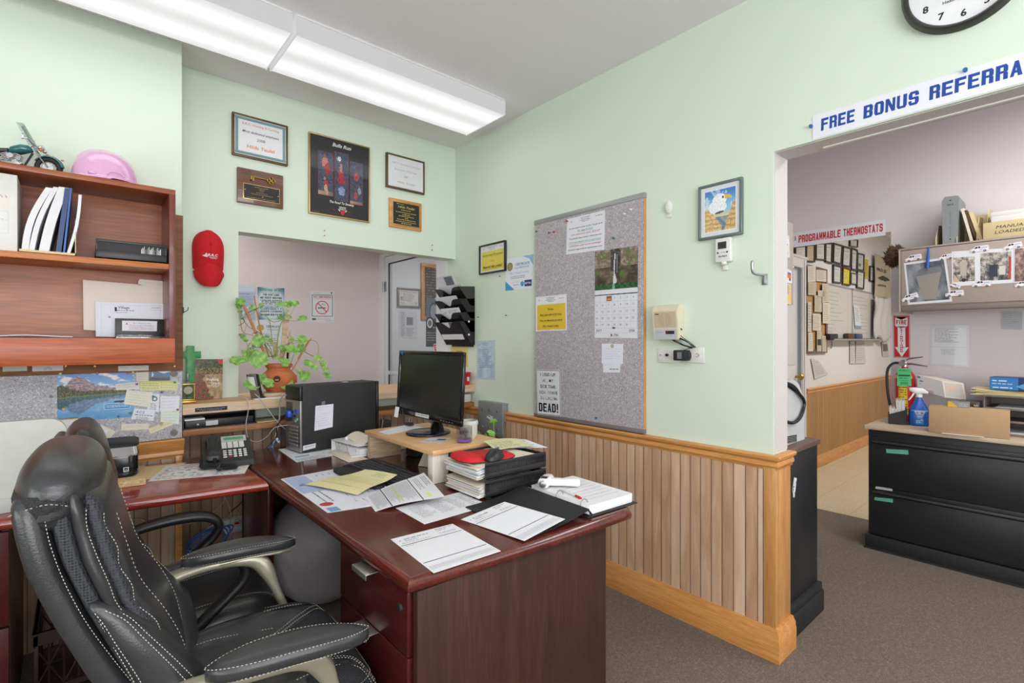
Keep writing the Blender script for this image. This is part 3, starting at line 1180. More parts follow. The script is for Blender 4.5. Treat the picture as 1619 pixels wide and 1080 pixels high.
for i,(z0,z1)in enumerate(zs):
 m=MB()
 m.box((0.622,1.114,z0),(0.642,1.534,z1),.003)
 m.box((0.642,1.13,z0+.02),(1.1,1.51,z1-.03))
 d=m.build('drawer','drawer_wood',t,world=True)
 hm=MB()
 for(y0,y1)in((1.275,1.365),):
  hm.box((0.586,y0,z1-.004),(0.632,y1,z1-.001),.001)
  hm.box((0.586,y0,z1-.016),(0.589,y1,z1-.002),.001)
 hm.build('drawer_pull','brushed',d,world=True)
m=MB()
m.lathe([(.0,-.004),(.010,-.004),(.012,0),(.012,.004)],(0.620,1.15,.655),18,'X')
m.build('lock','plastic_matte',t,world=True)
t=thing('desk_return','red-brown cherry side desk along the wall under the tackboard, telephone on it','desk',(-.3,2.6,0))
m=MB()
poly=[(-2.1,2.46),(-1.2,2.43),(-.187,2.326),(.138,2.292),(.603,2.235),(.603,2.95),(.41,2.95),(.40,2.925),(-2.1,2.925)]
slab(m,poly,ZT-.038,ZT,.008)
m.build('desk_top','cherry_return',t,world=True,sharp=50)
for xx in(-.185,-.62):
 m=MB()
 m.box((xx,2.36,0),(xx+.02,2.9,ZT-.04),.002)
 m.build('side_panel','walnut_top',t,world=True)
for z0,z1 in((.395,.704),(.03,.388)):
 m=MB()
 m.box((-.62,2.335,z0),(-.166,2.357,z1),.003)
 m.box((-.59,2.357,z0+.03),(-.20,2.8,z1-.04))
 d=m.build('drawer','drawer_wood',t,world=True)
 # --- exercise ball under the desk
m=MB()
R=.281
prof=[]
for i in range(65):
 a=-PI/2+PI*i/64
 r=R*math.cos(a)
 h=R*math.sin(a)
 bump_=-.0014 if(i%4==0 and 10<i<54)else 0
 prof.append((max(.001,(R+bump_)*math.cos(a)),(R+bump_)*math.sin(a)))
m.M=Matrix.Translation((.972,2.612,R+.001))@Matrix.Rotation(math.radians(62),4,'Y')@Matrix.Rotation(math.radians(18),4,'X')
m.lathe(prof,(0,0,0),56)
o=m.build('exercise_ball','ball_grey',sharp=80,origin=(.972,2.612,0))
tag(o,'large grey exercise ball stored in the knee space under the desk','ball')
# == HUTCH ON THE LEFT WALL
m=MB()
m.box((-1.9,2.957,1.185),(0.402,YBUMP-.001,1.955),.001)
o=m.build('backing_board','brown_board')
tag(o,'brown wooden backing board screwed to the wall behind the red shelf unit','board')
t=thing('wall_shelf_unit','red-brown wall-hung shelf unit with two open shelves and front rail','shelf',(-.6,2.9,1.235))
HF,HB,HX0,HX1=2.68,2.955,-1.6,.336
m=MB();m.box((HX0,HF,1.984),(HX1,HB,2.006),.001);m.build('top_panel','hutch_wood',t,world=True)
for xx in(HX0,HX1-.024):
 m=MB();m.box((xx,HF,1.236),(xx+.024,HB,1.984),.001)
 m.build('side_panel','hutch_edge',t,world=True)
m=MB();m.box((HX0+.02,HB-.02,1.25),(HX1-.024,HB-.002,1.984));m.build('back_panel','hutch_wood',t,world=True)
m=MB();m.box((HX0+.024,HF+.004,1.650),(HX1-.024,HB-.02,1.674),.001);m.build('shelf','shelf_edge',t,world=True)
m=MB();m.box((HX0,HF-.016,1.236),(HX1-.004,HF,1.344),.001);m.build('front_rail','rail_wood',t,world=True)
m=MB();m.box((HX0+.024,HF,1.262),(HX1-.024,HB-.02,1.282));m.build('bottom_panel','hutch_wood',t,world=True)
def s2(x,y):
 """reads the close-up crop of the left wall"""
 return x/4.0,430+y/4.0
def onY(Y,*pts):
 """four picture corners (bl, br, tr, tl) read on the plane Y"""
 return[aY(p[0],p[1],Y)for p in pts]
def onX(X,*pts):
 return[aX(p[0],p[1],X)for p in pts]
def onZ(Z,*pts):
 return[aZ(p[0],p[1],Z)for p in pts]
def rectY(Y,x0,x1,z0,z1):
 return[V((x0,Y,z0)),V((x1,Y,z0)),V((x1,Y,z1)),V((x0,Y,z1))]
def rectX(X,y0,y1,z0,z1):
 """on a wall facing -X: y0 > y1 (left to right)"""
 return[V((X,y0,z0)),V((X,y1,z0)),V((X,y1,z1)),V((X,y0,z1))]
 # labels on the strip below the rail
for k,(xa,xb,lab)in enumerate(((4,43,'pale masking tape strip on the brown board below the shelf rail, leftmost'),
(51,100,'white tape strip with a doodle of curved lines below the shelf rail'),
(187,235,'white tape strip with handwriting below the right end of the shelf rail'))):
 a,b=aY(xa,583,2.955),aY(xb,582,2.955)
 s=Sheet(rectY(2.9555,a.x,b.x,a.z-.012,a.z+.012),base='#dcdcd6' if k else '#cdd3c4',th=.0006)
 if k==1:
  s.up().arc(s.W*.5,.004,.012,.0012,'#555a70',0,180,12).arc(s.W*.5,.002,.008,.001,'#555a70',0,180,12)
 if k==2:
  s.up().hand(.01,s.W-.01,.008,.009,'#555a66')
 s.build('tape_label',lab,'label')
for x in(104,150,276):
 p=aY(x,579,2.957)
 m=MB();m.lathe([(.0,-.004),(.004,-.004),(.005,0)],(p.x,2.957,p.z),10,'Y')
 tag(m.build('screw','brass'),'small brass screw head in the brown board under the shelf rail','screw','screws in the backing board')
 # tackboard
m=MB()
m.box((-1.9,2.966,.852),(0.399,YBUMP-.001,1.184),.001)
o=m.build('tackboard','tackboard_grey')
tag(o,'speckled grey tackboard on the left wall with lake poster and notes','tackboard')
TY=2.9655
def sheetY(Y,pts,**kw):
 return Sheet(onY(Y,*[s2(*p)for p in pts]),**kw)
 # lake poster
def lake(a,b):
 sky=mixc(hexc('#9fc3e6'),hexc('#3f7fc4'),(b-.6)*2.4)
 n=nz(a*5,b*9,3)
 sky=mixc(sky,hexc('#e8e0e4'),sm(.05,.5,n+.25*(a-.4)))
 ridge=.72+.20*math.exp(-((a-.27)/.14)**2)+.05*nz(a*14,1,0)-.05*sm(.5,.8,a)
 tree=.60-.03*a+.055*abs(nz(a*60,7,0))+.12*sm(.3,0,a)+.02
 shore=.50+.06*a
 def top(a,b):
  if b>ridge:
   return sky
  if b>tree:
   r=nz(a*22,b*30,5)
   return mixc(hexc('#7a6c7c'),hexc('#b49a94'),sm(-.3,.4,r))
  if b>shore:
   r=nz(a*50,b*20,8)
   return mixc(hexc('#2c3a22'),hexc('#7a6a34'),sm(-.2,.5,r))
  return hexc('#6b8a3a')
 if b>shore-.015:
  return top(a,b)
 rb=shore+(shore-b)*1.05+.01*nz(a*10,b*60,2)
 c=top(a,min(rb,.99))
 c=mixc(c,hexc('#2f7fb8'),.42+.25*sm(.3,0,b))
 if(a-.82)**2*14+(b-.36)**2*260<.16:
  c=hexc('#2a3a3c')
 return c
s=sheetY(TY,[(362,953),(850,916),(850,632),(360,640)],base='#3a80b8')
s.up().pic(0,0,s.W,s.H,120,76,lake)
s.up().rect(s.W*.59,s.H*.20,s.W*.94,s.H*.32,'#e6eef4').up().rect(s.W*.595,s.H*.207,s.W*.935,s.H*.313,'#2f86bf')
s.up().scrib(s.W*.61,s.W*.92,s.H*.275,s.H*.012,'#e8f0f8').scrib(s.W*.61,s.W*.92,s.H*.245,s.H*.012,'#e8f0f8')
s.build('lake_poster','colour poster of a mountain lake with pines pinned to the grey tackboard','poster',mat='print_gloss')
# small lighthouse card, notes
s=sheetY(TY-.001,[(942,690),(1075,688),(1075,622),(942,624)],base='#3b6a94')
s.up().rect(0,0,s.W,s.H*.32,'#39424a').rect(0,s.H*.3,s.W*.9,s.H*.42,'#70625c').disk(s.W*.2,s.H*.62,s.W*.04,'#e8d0b8')
s.poly([(s.W*.12,s.H*.4),(s.W*.2,s.H*.4),(s.W*.18,s.H*.85),(s.W*.14,s.H*.85)],'#dce0e4')
s.poly([(s.W*.4,s.H*.9),(s.W*.7,s.H*.7),(s.W,s.H*.88),(s.W,s.H*.95)],'#cfd8e2')
s.build('picture_card','small seaside lighthouse picture card at the top right of the tackboard','card',mat='print_gloss')
notes=[('note_paper',[(862,690),(940,692),(940,628),(862,628)],'#dcd8d0',4,'small cream note tucked left of the lighthouse card',0),
('note_paper',[(735,748),(884,742),(884,692),(730,710)],'#dedbd4',2,'long cream strip with handwriting overlapping the top right of the lake poster',.0012),
('sticky_note',[(886,750),(1122,748),(1124,688),(886,690)],'#dcdca2',0,'pale yellow printed table slip under the lighthouse card',.0018),
('note_paper',[(782,835),(940,856),(965,762),(802,745)],'#dfdccd',5,'cream handwritten note tilted over the right edge of the lake poster',.0024),
('note_paper',[(925,880),(1005,888),(1010,772),(958,770)],'#dde0e6',0,'white card with a round seal right of the lake poster',.0008),
('note_paper',[(1012,882),(1132,872),(1136,785),(1014,786)],'#dfe1e8',4,'square white note with handwriting at the right edge of the tackboard',.0008),
('sticky_note',[(1014,948),(1132,964),(1134,868),(1018,880)],'#d8e2d6',4,'pale green note with handwriting below the square white note',.0012),
('business_card',[(828,932),(970,942),(982,876),(850,862)],'#dfe3ea',0,'white business card with blue print below the poster corner',.0016),
('note_paper',[(765,1004),(940,996),(944,958),(768,962)],'#dedac8',1,'narrow cream strip with one line of writing below the lake poster',.0008),
('note_paper',[(952,1026),(1098,965),(1082,938),(935,992)],'#dfd9b4',1,'slanted cream strip held by a yellow pin at the tackboard corner',.002),
('note_paper',[(300,958),(318,950),(344,918),(322,918)],'#d6d4d0',0,'torn paper scrap left of the lake poster',.0004),
('note_paper',[(555,1052),(700,1050),(735,1010),(640,965)],'#dedac6',0,'cream paper behind the white card at the foot of the tackboard',.0004),
('business_card',[(548,1058),(655,1045),(692,1002),(622,972)],'#e2e5ea',0,'white card tilted at the foot of the tackboard',.0014),
]
for i,(nm,pts,base,nl,lab,dy)in enumerate(notes):
 s=sheetY(TY-.0006-dy,pts,base=base,th=.0004)
 W,H=s.W,s.H
 s.up()
 for k in range(nl):
  s.hand(W*.1,W*random.uniform(.7,.92),H*(1-(k+.85)/(nl+.6)),H/(nl+1)*.45,'#8088a0')
 if i==2:
  for k in range(4):
   s.scrib(W*.04,W*.5,H*(.15+.18*k),H*.06,'#8d8c58')
   s.frame(W*.55,H*(.12+.18*k),W*.96,H*(.32+.18*k),H*.02,'#8d8c58')
  s.rect(0,H*.84,W,H*.97,'#c9c87a')
 if i==4:
  s.arc(W*.5,H*.72,W*.16,W*.12,'#4d6a70').para(W*.2,W*.85,H*.45,H*.08,H*.09)
 if i==7:
  s.text('A.C.S.',W*.1,H*.62,H*.2,'#3a6aa0',align='l',bold=.02,shear=.3)
  s.scrib(W*.1,W*.92,H*.42,H*.07,'#3a5a90').para(W*.2,W*.8,H*.3,H*.05,H*.12)
 if i==12:
  s.para(W*.15,W*.8,H*.6,H*.3,H*.12)
 s.build(nm,lab,'note' if 'card' not in nm else 'card')
def pin(name_pt,Nrm,colr,label,r=.005,L=.012):
 """push pin: a waisted head standing off the surface"""
 p=V(name_pt)
 n=V(Nrm)
 ax='Y' if abs(n.y)>.5 else 'X'
 sg=n.y if ax=='Y' else n.x
 m=MB()
 m.lathe([(.001,0),(r*.9,sg*.001),(r*.55,sg*L*.3),(r*.5,sg*L*.6),(r,sg*L*.75),(r*.9,sg*L),(.001,sg*L)],p,12,ax)
 o=m.build('push_pin',colr,origin=p)
 return tag(o,label,'pin')
for(x,y),c,lab in(((382,643),'pin_yellow','yellow push pin in the top left corner of the lake poster'),((613,642),'pin_purple','small dark push pin at the top middle of the lake poster'),
((810,640),'pin_red','red push pin at the top right of the lake poster'),
((840,634),'pin_yellow','yellow push pin just right of the red pin above the lake poster'),
((324,787),'pin_green','green push pin alone in the speckled board left of the lake poster'),
((403,867),'pin_yellow','yellow push pin in the reflection of the lake poster'),
((372,936),'pin_purple','dark push pin in the bottom left corner of the lake poster'),
((748,914),'pin_blue','blue push pin on the bottom edge of the lake poster'),
((826,893),'pin_green','green push pin at the bottom right of the lake poster'),
((864,709),'pin_purple','purple push pin in the long cream strip'),
((1104,697),'pin_green','green push pin in the yellow table slip'),
((968,787),'pin_green','green push pin above the card with the seal'),
((1022,760),'pin_purple','dark push pin below the yellow table slip'),
((1122,870),'pin_red','red push pin in the square white note'),
((1019,962),'pin_yellow','yellow push pin in the slanted cream strip')):
 p=aY(*s2(x,y),TY)
 pin((p.x,TY-.0025,p.z),(0,-1,0),c,lab,r=.0055)
for(x,y),lab in(((1100,645),'grey round washer screwed to the upper right of the tackboard'),((1100,1018),'grey round washer screwed to the lower right of the tackboard')):
 p=aY(*s2(x,y),TY)
 m=MB();m.lathe([(.0,-.004),(.004,-.004),(.006,-.002),(.014,-.002),(.0165,0)],(p.x,TY+.001,p.z),20,'Y')
 tag(m.build('washer','putty_dark'),lab,'washer')
 # --- on the shelf unit
def s1(x,y):
 return x/4.153,200+y/4.153
 # white binder
Zs=1.675
t=thing('ring_binder','thick white ring binder standing at the left of the upper shelf','binder',(-.245,2.84,Zs))
m=MB();m.box((-.32,2.702,Zs),(-.170,2.707,1.968),.002)
m.box((-.32,2.707,Zs),(-.316,2.95,1.966));m.box((-.174,2.707,Zs),(-.170,2.95,1.966))
m.build('cover','white_plastic',t,world=True)
m=MB();m.box((-.312,2.72,Zs+.005),(-.178,2.93,1.955));m.build('pages','paper',t,world=True)
s=Sheet(rectY(2.7015,-.27,-.192,1.83,1.90),base='#e2dcd6',th=.0004)
s.up().hand(.01,.07,.045,.012,'#333333',.0016).frame(.002,-.09,.076,-.005,.0012,'#c2c6cc').hand(.02,.07,-.04,.006)
s.build('spine_label',parent=t)
# manila holder with leaning folders
m=MB()
m.box((-.165,2.70,Zs),(.0,2.93,Zs+.003));m.box((-.165,2.70,Zs),(-.0,2.703,Zs+.012));m.box((-.003,2.70,Zs),(.0,2.93,Zs+.10));m.box((-.003,2.77,Zs+.1),(0,2.93,Zs+.16))
tag(m.build('file_holder','manila'),'cream file holder on the upper shelf carrying leaning folders','file holder')
def leaning(name,xb,xt,h,th,mat,label,cat,y0=2.712,bulge=0.0,seg=8):
 m=MB()
 vs=[]
 for k in range(seg+1):
  f_=k/seg
  vs.append((xb+(xt-xb)*f_-bulge*math.sin(PI*f_),Zs+.004+h*f_))
 poly=vs+[(x+th,z)for x,z in reversed(vs)]
 m.prism(poly,y0,y0+.21,'XZ')
 return tag(m.build(name,mat),label,cat)
leaning('paper_folder',-.160,-.090,.262,.020,'paper','white curled folder leaning right inside the cream holder, leftmost','folder',bulge=.016)
leaning('paper_folder',-.140,-.068,.268,.016,'paper','white stapled booklet leaning in the cream holder beside the curled folder','folder',bulge=.012)
leaning('paper_folder',-.112,-.052,.272,.030,'paper','thick white folder leaning in the middle of the cream holder','folder',bulge=.006)
leaning('document_folder',-.062,-.034,.270,.016,'dark_blue','dark blue folder leaning in the cream holder','folder',y0=2.708)
leaning('document_folder',-.040,-.018,.272,.006,'glove_box_blue','thin bright blue folder beside the dark blue one','folder',y0=2.706)
leaning('paper_folder',-.030,.008,.250,.010,'paper','white folder at the right end of the cream holder','folder',y0=2.704,bulge=-.008)
# network box
t=thing('network_box','flat black perforated metal box at the right of the upper shelf','electronics',(.19,2.8,Zs))
bx0,bx1,bz=.062,.306,.076
m=MB()
m.box((bx0,2.70,Zs+.006),(bx1,2.90,Zs+.006+bz*.42),.004)
m.box((bx0+.003,2.703,Zs+.03),(bx1-.003,2.90,Zs+.004+bz),.003)
m.build('case','plastic_matte',t,world=True)
m=MB()
m.box((bx0,2.697,Zs+.006),(bx1,2.703,Zs+.036),.001)
m.box((bx0,2.697,Zs+bz-.004),(bx1,2.703,Zs+bz+.006),.001)
for x in(bx0,bx1-.006):
 m.box((x,2.697,Zs+.03),(x+.006,2.703,Zs+bz),.001)
n=52
for k in range(n):
 x=bx0+.008+(bx1-bx0-.016)*k/(n-1)
 m.box((x-.0008,2.699,Zs+.034),(x+.0008,2.702,Zs+bz-.002))
m.build('grille','plastic_black',t,world=True)
m=MB()
for k in range(14):
 x=bx1-.092+k*.0052
 m.box((x,2.7005,Zs+.036),(x+.0024,2.7025,Zs+.056+.006*(k%3)))
m.build('connector_row','steel',t,world=True)
m=MB()
for x in(bx0+.03,bx1-.03):
 m.cyl((x,2.72,Zs+.0005),(x,2.72,Zs+.007),.007,n=12)
m.build('foot','rubber_black',t,world=True)
s=Sheet([V((.008,2.73,Zs+.0015)),V((.058,2.73,Zs+.0015)),V((.058,2.90,Zs+.0015)),V((.008,2.90,Zs+.0015))],base='#cfcdd2',th=.0008)
s.up().para(.004,.046,.16,.02,.014)
s.build('loose_papers','flat printed paper lying on the upper shelf left of the black box','paper')
# lower compartment
Zb=1.283
s=sheetY(2.90,[(528,366),(1040,396),(1036,92),(524,50)],base='#dbcfc4',th=.003)
s.up().poly([(s.W*.66,s.H*.985),(s.W*.70,s.H*.985),(s.W*.70,s.H),(s.W*.66,s.H)],'#dbcfc4')
s.poly([(s.W*.665,s.H*.97),(s.W,s.H*.96),(s.W,s.H*1.07),(s.W*.98,s.H*1.11),(s.W*.685,s.H*1.11),(s.W*.665,s.H*1.06)],'#ddd2c8')
s.up().hand(s.W*.70,s.W*.95,s.H*1.02,s.H*.05,'#9b948f')
o=s.build('file_folder','cream tabbed file folder standing in the lower compartment of the shelf unit','folder')
s=sheetY(2.885,[(606,408),(1034,420),(1034,200),(602,188)],base='#dcdee6',th=.004)
W,H=s.W,s.H
s.up().frame(W*.08,H*.1,W*.95,H*.92,.0008,'#b9bcc6').frame(W*.8,H*.8,W*.96,H*.95,.0008,'#a8abb8')
s.text('Village',W*.40,H*.82,H*.07,'#2c3444',bold=.01).scrib(W*.3,W*.55,H*.76,H*.02,'#4c5464').scrib(W*.26,W*.45,H*.70,H*.016)
s.rect(W*.27,H*.74,W*.30,H*.86,'#23272f').rect(W*.18,H*.54,W*.21,H*.6,'#9a9aa8').scrib(W*.82,W*.94,H*.86,H*.02)
s.build('envelope','large white window envelope standing in front of the cream folder','envelope')
t=thing('card_holder','black label holder with a business card and clear tray in the lower compartment','card holder',(.27,2.84,Zb))
a,b=aY(*s2(728,388),2.86),aY(*s2(1036,300),2.86)
m=MB();m.box((a.x,2.86,a.z-.05),(b.x,2.868,b.z),.001);m.build('back_plate','plastic_black',t,world=True)
m=MB();m.box((a.x+.002,2.835,Zb),(b.x,2.858,1.352),.004)
m.box((a.x+.002,2.83,Zb+.05),(b.x,2.835,1.36),.001);m.build('clear_tray','clear_plastic',t,world=True)
s=sheetY(2.8590,[(772,372),(992,375),(994,312),(772,308)],base='#dfdde6',th=.0006)
s.up().text('B.R.C. Heating & Cooling',s.W*.56,s.H*.72,s.H*.11,'#333333',w=s.W*.5)
s.text('A',s.W*.13,s.H*.6,s.H*.2,'#a83238',bold=.03)
for k in range(4):
 s.scrib(s.W*.2,s.W*.9,s.H*(.56-.13*k),s.H*.05,'#8a8a94' if k<3 else '#a83238')
s.build('business_card',parent=t)
m=MB()
m.box((-.30,2.70,Zb),(.05,2.90,1.346),.001)
tag(m.build('folder_stack','dark_blue'),'stack of dark blue folders lying flat in the lower compartment','folder')
m=MB()
m.grid(lambda a,b:(-.28+.27*a,2.71+.18*b,1.3475+.006*math.sin(PI*a)**2),8,3,(0,0,.003))
tag(m.build('loose_papers','paper'),'white papers lying on top of the dark blue folders','paper')
# upright papers, grey panel, printer
t=thing('paper_stack','upright stack of white forms leaning on the tackboard behind the chair','papers',(-.15,2.88,ZT))
m=MB();m.box((-.45,2.89,ZT),(.012,2.935,.995),.002);m.build('pad_back','manila',t,world=True)
s=Sheet(rectY(2.888,-.45,.004,ZT+.002,.990),base='#dfe0e4',th=.012)
s.up().frame(.2,.02,.44,.17,.001,'#8a8c96').para(.22,.42,.16,.05,.016)
s.frame(.02,.02,.19,.2,.001,'#9a9ca6')
s.build('front_form',parent=t)
t=thing('grey_screen_housing','pale grey plastic equipment panel with a rounded corner behind the chair headrest','equipment',(-.2,2.36,ZT))
a=aY(2,678,2.42)
pts=[]
for k in range(9):
 an=PI/2*k/8
 pts.append((-.075+.05*math.sin(an)-.0,1.058-.05+.05*math.cos(an)))
poly=[(-.42,.80),(-.42,1.058)]+pts+[(-.012,.80)]
m=MB()
m.prism(poly,2.40,2.44,'XZ')
m.build('panel','grey_panel',t,world=True,sharp=50)
m=MB();m.box((-.35,2.40,ZT),(-.08,2.46,.80),.004);m.build('base','pale_grey',t,world=True)
# printer on a piece of ribbed cardboard
m=MB()
m.M=Matrix.Translation((.10,2.67,ZT))@Matrix.Rotation(math.radians(-4),4,'Z')
m.box((-.16,-.155,.001),(.125,.12,.026),.002)
tag(m.build('cardboard_pad','cardboard_rib'),'ribbed tan cardboard pad under the black printer','cardboard')
t=thing('photo_printer','compact black printer with glossy silver front on the side desk','printer',(.075,2.69,ZT+.0265),math.radians(-4))
m=MB()
m.loft([((0,0,.0),(1,0,0),(0,1,0),.122,.105,7),((0,0,.006),(1,0,0),(0,1,0),.128,.11,7),((0,0,.075),(1,0,0),(0,1,0),.128,.11,7),
((0,0,.085),(1,0,0),(0,1,0),.126,.108,7)],40)
m.build('body','plastic_black_gloss',t)
m=MB()
m.loft([((0,.0,.085),(1,0,0),(0,1,0),.130,.114,7),((0,0,.090),(1,0,0),(0,1,0),.131,.115,7),((0,.012,.122),(1,0,0),(0,1,0),.126,.10,7)],40)
m.build('upper_band','chrome',t)
m=MB()
m.loft([((0,.014,.122),(1,0,0),(0,1,0),.130,.104,7),((0,.014,.130),(1,0,0),(0,1,0),.130,.104,7),((0,.014,.134),(1,0,0),(0,1,0),.122,.098,7)],40)
m.build('lid','plastic_matte',t)
T=XF[t.name]
s=Sheet([T@V((.078,-.1112,.024)),T@V((.096,-.1112,.024)),T@V((.096,-.1112,.042)),T@V((.078,-.1112,.042))],base='#d0d0d4',th=.0004)
s.up().rect(.003,.003,.015,.015,'#1a1a1c').up().rect(.006,.006,.012,.009,'#d0d0d4')
s.build('badge',parent=t)
# == PICTURES ON THE BACK WALL
def picture_frame(t,a,b,z0,z1,y,wall,w,dep,matn,axis='Y',bev=.003):
 """four mitred bars round (a..b, z0..z1); wall plane behind"""
 m=MB()
 if axis=='Y':
  m.box((a,y,z0),(b,wall,z0+w),bev);m.box((a,y,z1-w),(b,wall,z1),bev)
  m.box((a,y,z0+w*.8),(a+w,wall,z1-w*.8),bev);m.box((b-w,y,z0+w*.8),(b,wall,z1-w*.8),bev)
 else:
  m.box((y,a,z0),(wall,b,z0+w),bev);m.box((y,a,z1-w),(wall,b,z1),bev)
  m.box((y,a,z0+w*.8),(wall,a+w,z1-w*.8),bev);m.box((y,b-w,z0+w*.8),(wall,b,z1-w*.8),bev)
 return m.build('frame',matn,t,world=True)
 # certificate, upper left
t=thing('certificate_frame','bronze framed certificate with a teal scalloped border, Most dedicated employee 2008','certificate',(.822,YB,2.398))
picture_frame(t,.671,.974,2.396,2.640,3.200,YB-.001,.012,.02,'frame_bronze')
m=MB();m.box((.679,3.203,2.404),(.966,3.208,2.632));m.build('inner_lip','frame_gold',t,world=True)
s=Sheet(rectY(3.2025,.684,.961,2.409,2.627),base='#d9dade',th=.001)
W,H=s.W,s.H
s.up()
for k in range(26):
 s.disk(.008+(W-.016)*k/25,.0095,.0075,'#5c7f86',10).disk(.008+(W-.016)*k/25,H-.0095,.0075,'#5c7f86',10)
for k in range(20):
 s.disk(.0095,.010+(H-.02)*k/19,.0075,'#5c7f86',10).disk(W-.0095,.010+(H-.02)*k/19,.0075,'#5c7f86',10)
s.up().frame(.006,.006,W-.006,H-.006,.012,'#6c8d93')
s.up().text('B.R.C. Heating & Cooling',W/2,H*.80,.013,'#cf8f5c',w=W*.72,bold=.01)
s.text('Most dedicated employee',W/2,H*.60,.013,'#4a4a50',w=W*.72,bold=.012,shear=.25)
s.text('2008',W/2,H*.42,.016,'#5a5a60',bold=.006)
s.text('Hilda Teufel',W/2,H*.20,.019,'#d8843c',w=W*.55,bold=.02,shear=.15)
s.build('certificate_sheet',parent=t,mat='print_glass')
t=thing('certificate_frame','bronze framed white certificate, Employee of the year 2007, right of the sports poster','certificate',(1.777,YB,2.406))
picture_frame(t,1.626,1.930,2.405,2.645,3.200,YB-.001,.012,.02,'frame_bronze')
m=MB();m.box((1.634,3.203,2.413),(1.922,3.208,2.637));m.build('inner_lip','frame_gold',t,world=True)
s=Sheet(rectY(3.2025,1.640,1.916,2.419,2.631),base='#d6d8dc',th=.001)
W,H=s.W,s.H
s.up().text('B.R.C. Heating & Cooling',W/2,H*.76,.012,'#b89c7c',w=W*.76)
s.text('Employee of the year',W/2,H*.56,.012,'#a08c78',w=W*.64)
s.text('2007',W/2,H*.36,.012,'#b0764c',bold=.01)
s.text('Hilda Teufel',W/2,H*.14,.014,'#a88462',w=W*.5,shear=.15)
s.build('certificate_sheet',parent=t,mat='print_glass')
# key plaque
t=thing('key_plaque','walnut plaque with a brass key and an engraved black plate','plaque',(.822,YB,2.131))
m=MB();m.box((.697,3.204,2.131),(.948,YB-.001,2.333),.005);m.build('board','plaque_walnut',t,world=True)
m=MB()
ky,kz=3.198,2.288
m.M=Matrix.Translation((.825,ky,kz))@Matrix.Rotation(math.radians(2),4,'Y')@Matrix.Translation((-.825,-ky,-kz))
m.cyl((.765,ky,kz),(.862,ky,kz),.0032,n=10)
m.box((.766,ky-.002,kz-.024),(.774,ky+.002,kz));m.box((.778,ky-.002,kz-.019),(.785,ky+.002,kz));m.box((.766,ky-.002,kz-.024),(.785,ky+.002,kz-.018))
m.lathe([(.005,-.003),(.006,0),(.005,.003)],(.857,ky,kz),12,'X')
for(dx,dz)in((0,.012),(0,-.012),(.012,0),(-.012,0)):
 m.tube([(.878+dx+.010*math.cos(2*PI*k/14),ky,kz+dz+.010*math.sin(2*PI*k/14))for k in range(14)],.0026,6,True)
m.box((.8775-.006,ky,kz-.006),(.8775+.006,ky+.006,kz+.006))
m.build('key','gold_metal',t,world=True)
m=MB();m.box((.727,3.2015,2.156),(.927,3.2042,2.246),.0008);m.build('plate_rim','frame_gold',t,world=True)
s=Sheet(rectY(3.2010,.731,.923,2.160,2.242),base='#2a2723',th=.0006)
W,H=s.W,s.H
s.up()
for v,a_,b_ in((.88,.3,.7),(.76,.42,.58),(.64,.44,.56),(.50,.34,.66),(.38,.2,.8),(.10,.1,.9)):
 s.scrib(W*a_,W*b_,H*v-.002,.003,'#a08a5c')
s.disk(W*.52,H*.24,.004,'#a08a5c').disk(.006,H*.6,.003,'#c8b070').disk(W-.006,H*.5,.003,'#c8b070')
s.build('engraved_plate',parent=t,mat='print_gloss')
t=thing('award_plaque','oak award plaque with gold-edged black plate and gold script, lower right','plaque',(1.78,YB,2.132))
m=MB();m.box((1.651,3.206,2.133),(1.908,YB-.001,2.337),.004);m.build('board','oak_x',t,world=True)
m=MB();m.box((1.672,3.2035,2.152),(1.890,3.2062,2.318),.0008);m.build('plate_rim','frame_gold',t,world=True)
s=Sheet(rectY(3.2030,1.678,1.884,2.158,2.312),base='#26261f',th=.0006)
W,H=s.W,s.H
s.up().text('Hilda Teufel',W*.5,H*.76,.016,'#c9b66c',w=W*.66,shear=.35,bold=.01)
s.scrib(W*.12,W*.4,H*.92,.004,'#c9b66c')
for v,a_,b_ in((.66,.3,.7),(.55,.1,.9),(.46,.34,.66),(.38,.2,.82),(.30,.44,.56),(.22,.14,.88),(.13,.1,.9),(.05,.3,.72)):
 s.scrib(W*a_,W*b_,H*v,.0045,'#c9b66c')
s.build('engraved_plate',parent=t,mat='print_gloss')
# basketball poster
t=thing('sports_poster','tall black basketball poster in thin gold frame between the certificates','poster',(1.303,YB,2.134))
picture_frame(t,1.100,1.505,2.134,2.645,3.203,YB-.001,.009,.02,'frame_gold')
s=Sheet(rectY(3.2055,1.107,1.498,2.141,2.638),base='#1d1d1f',th=.001)
W,H=s.W,s.H
s.up().text('Bulls Run',W*.52,H*.905,.022,'#c9c9c4',w=W*.32,bold=.03,shear=.3)
def crowd(seed,fig,bias):
 def fn(a,b):
  n=nz(a*9+seed,b*12,seed)
  n2=nz(a*26+seed,b*30,seed+2)
  c=mixc(hexc('#23283a'),hexc('#5a6682'),.4+.4*n+n2*.35)
  if b<bias:
   c=mixc(hexc('#a88c7c'),hexc('#6a5a56'),a)
  for(fx,fy,rx,ry,cc)in fig:
   if((a-fx)/rx)**2+((b-fy)/ry)**2<1+.5*n2:
    c=mixc(hexc(cc),(0.1,0.05,0.05),max(0,n2))
  return c
 return fn
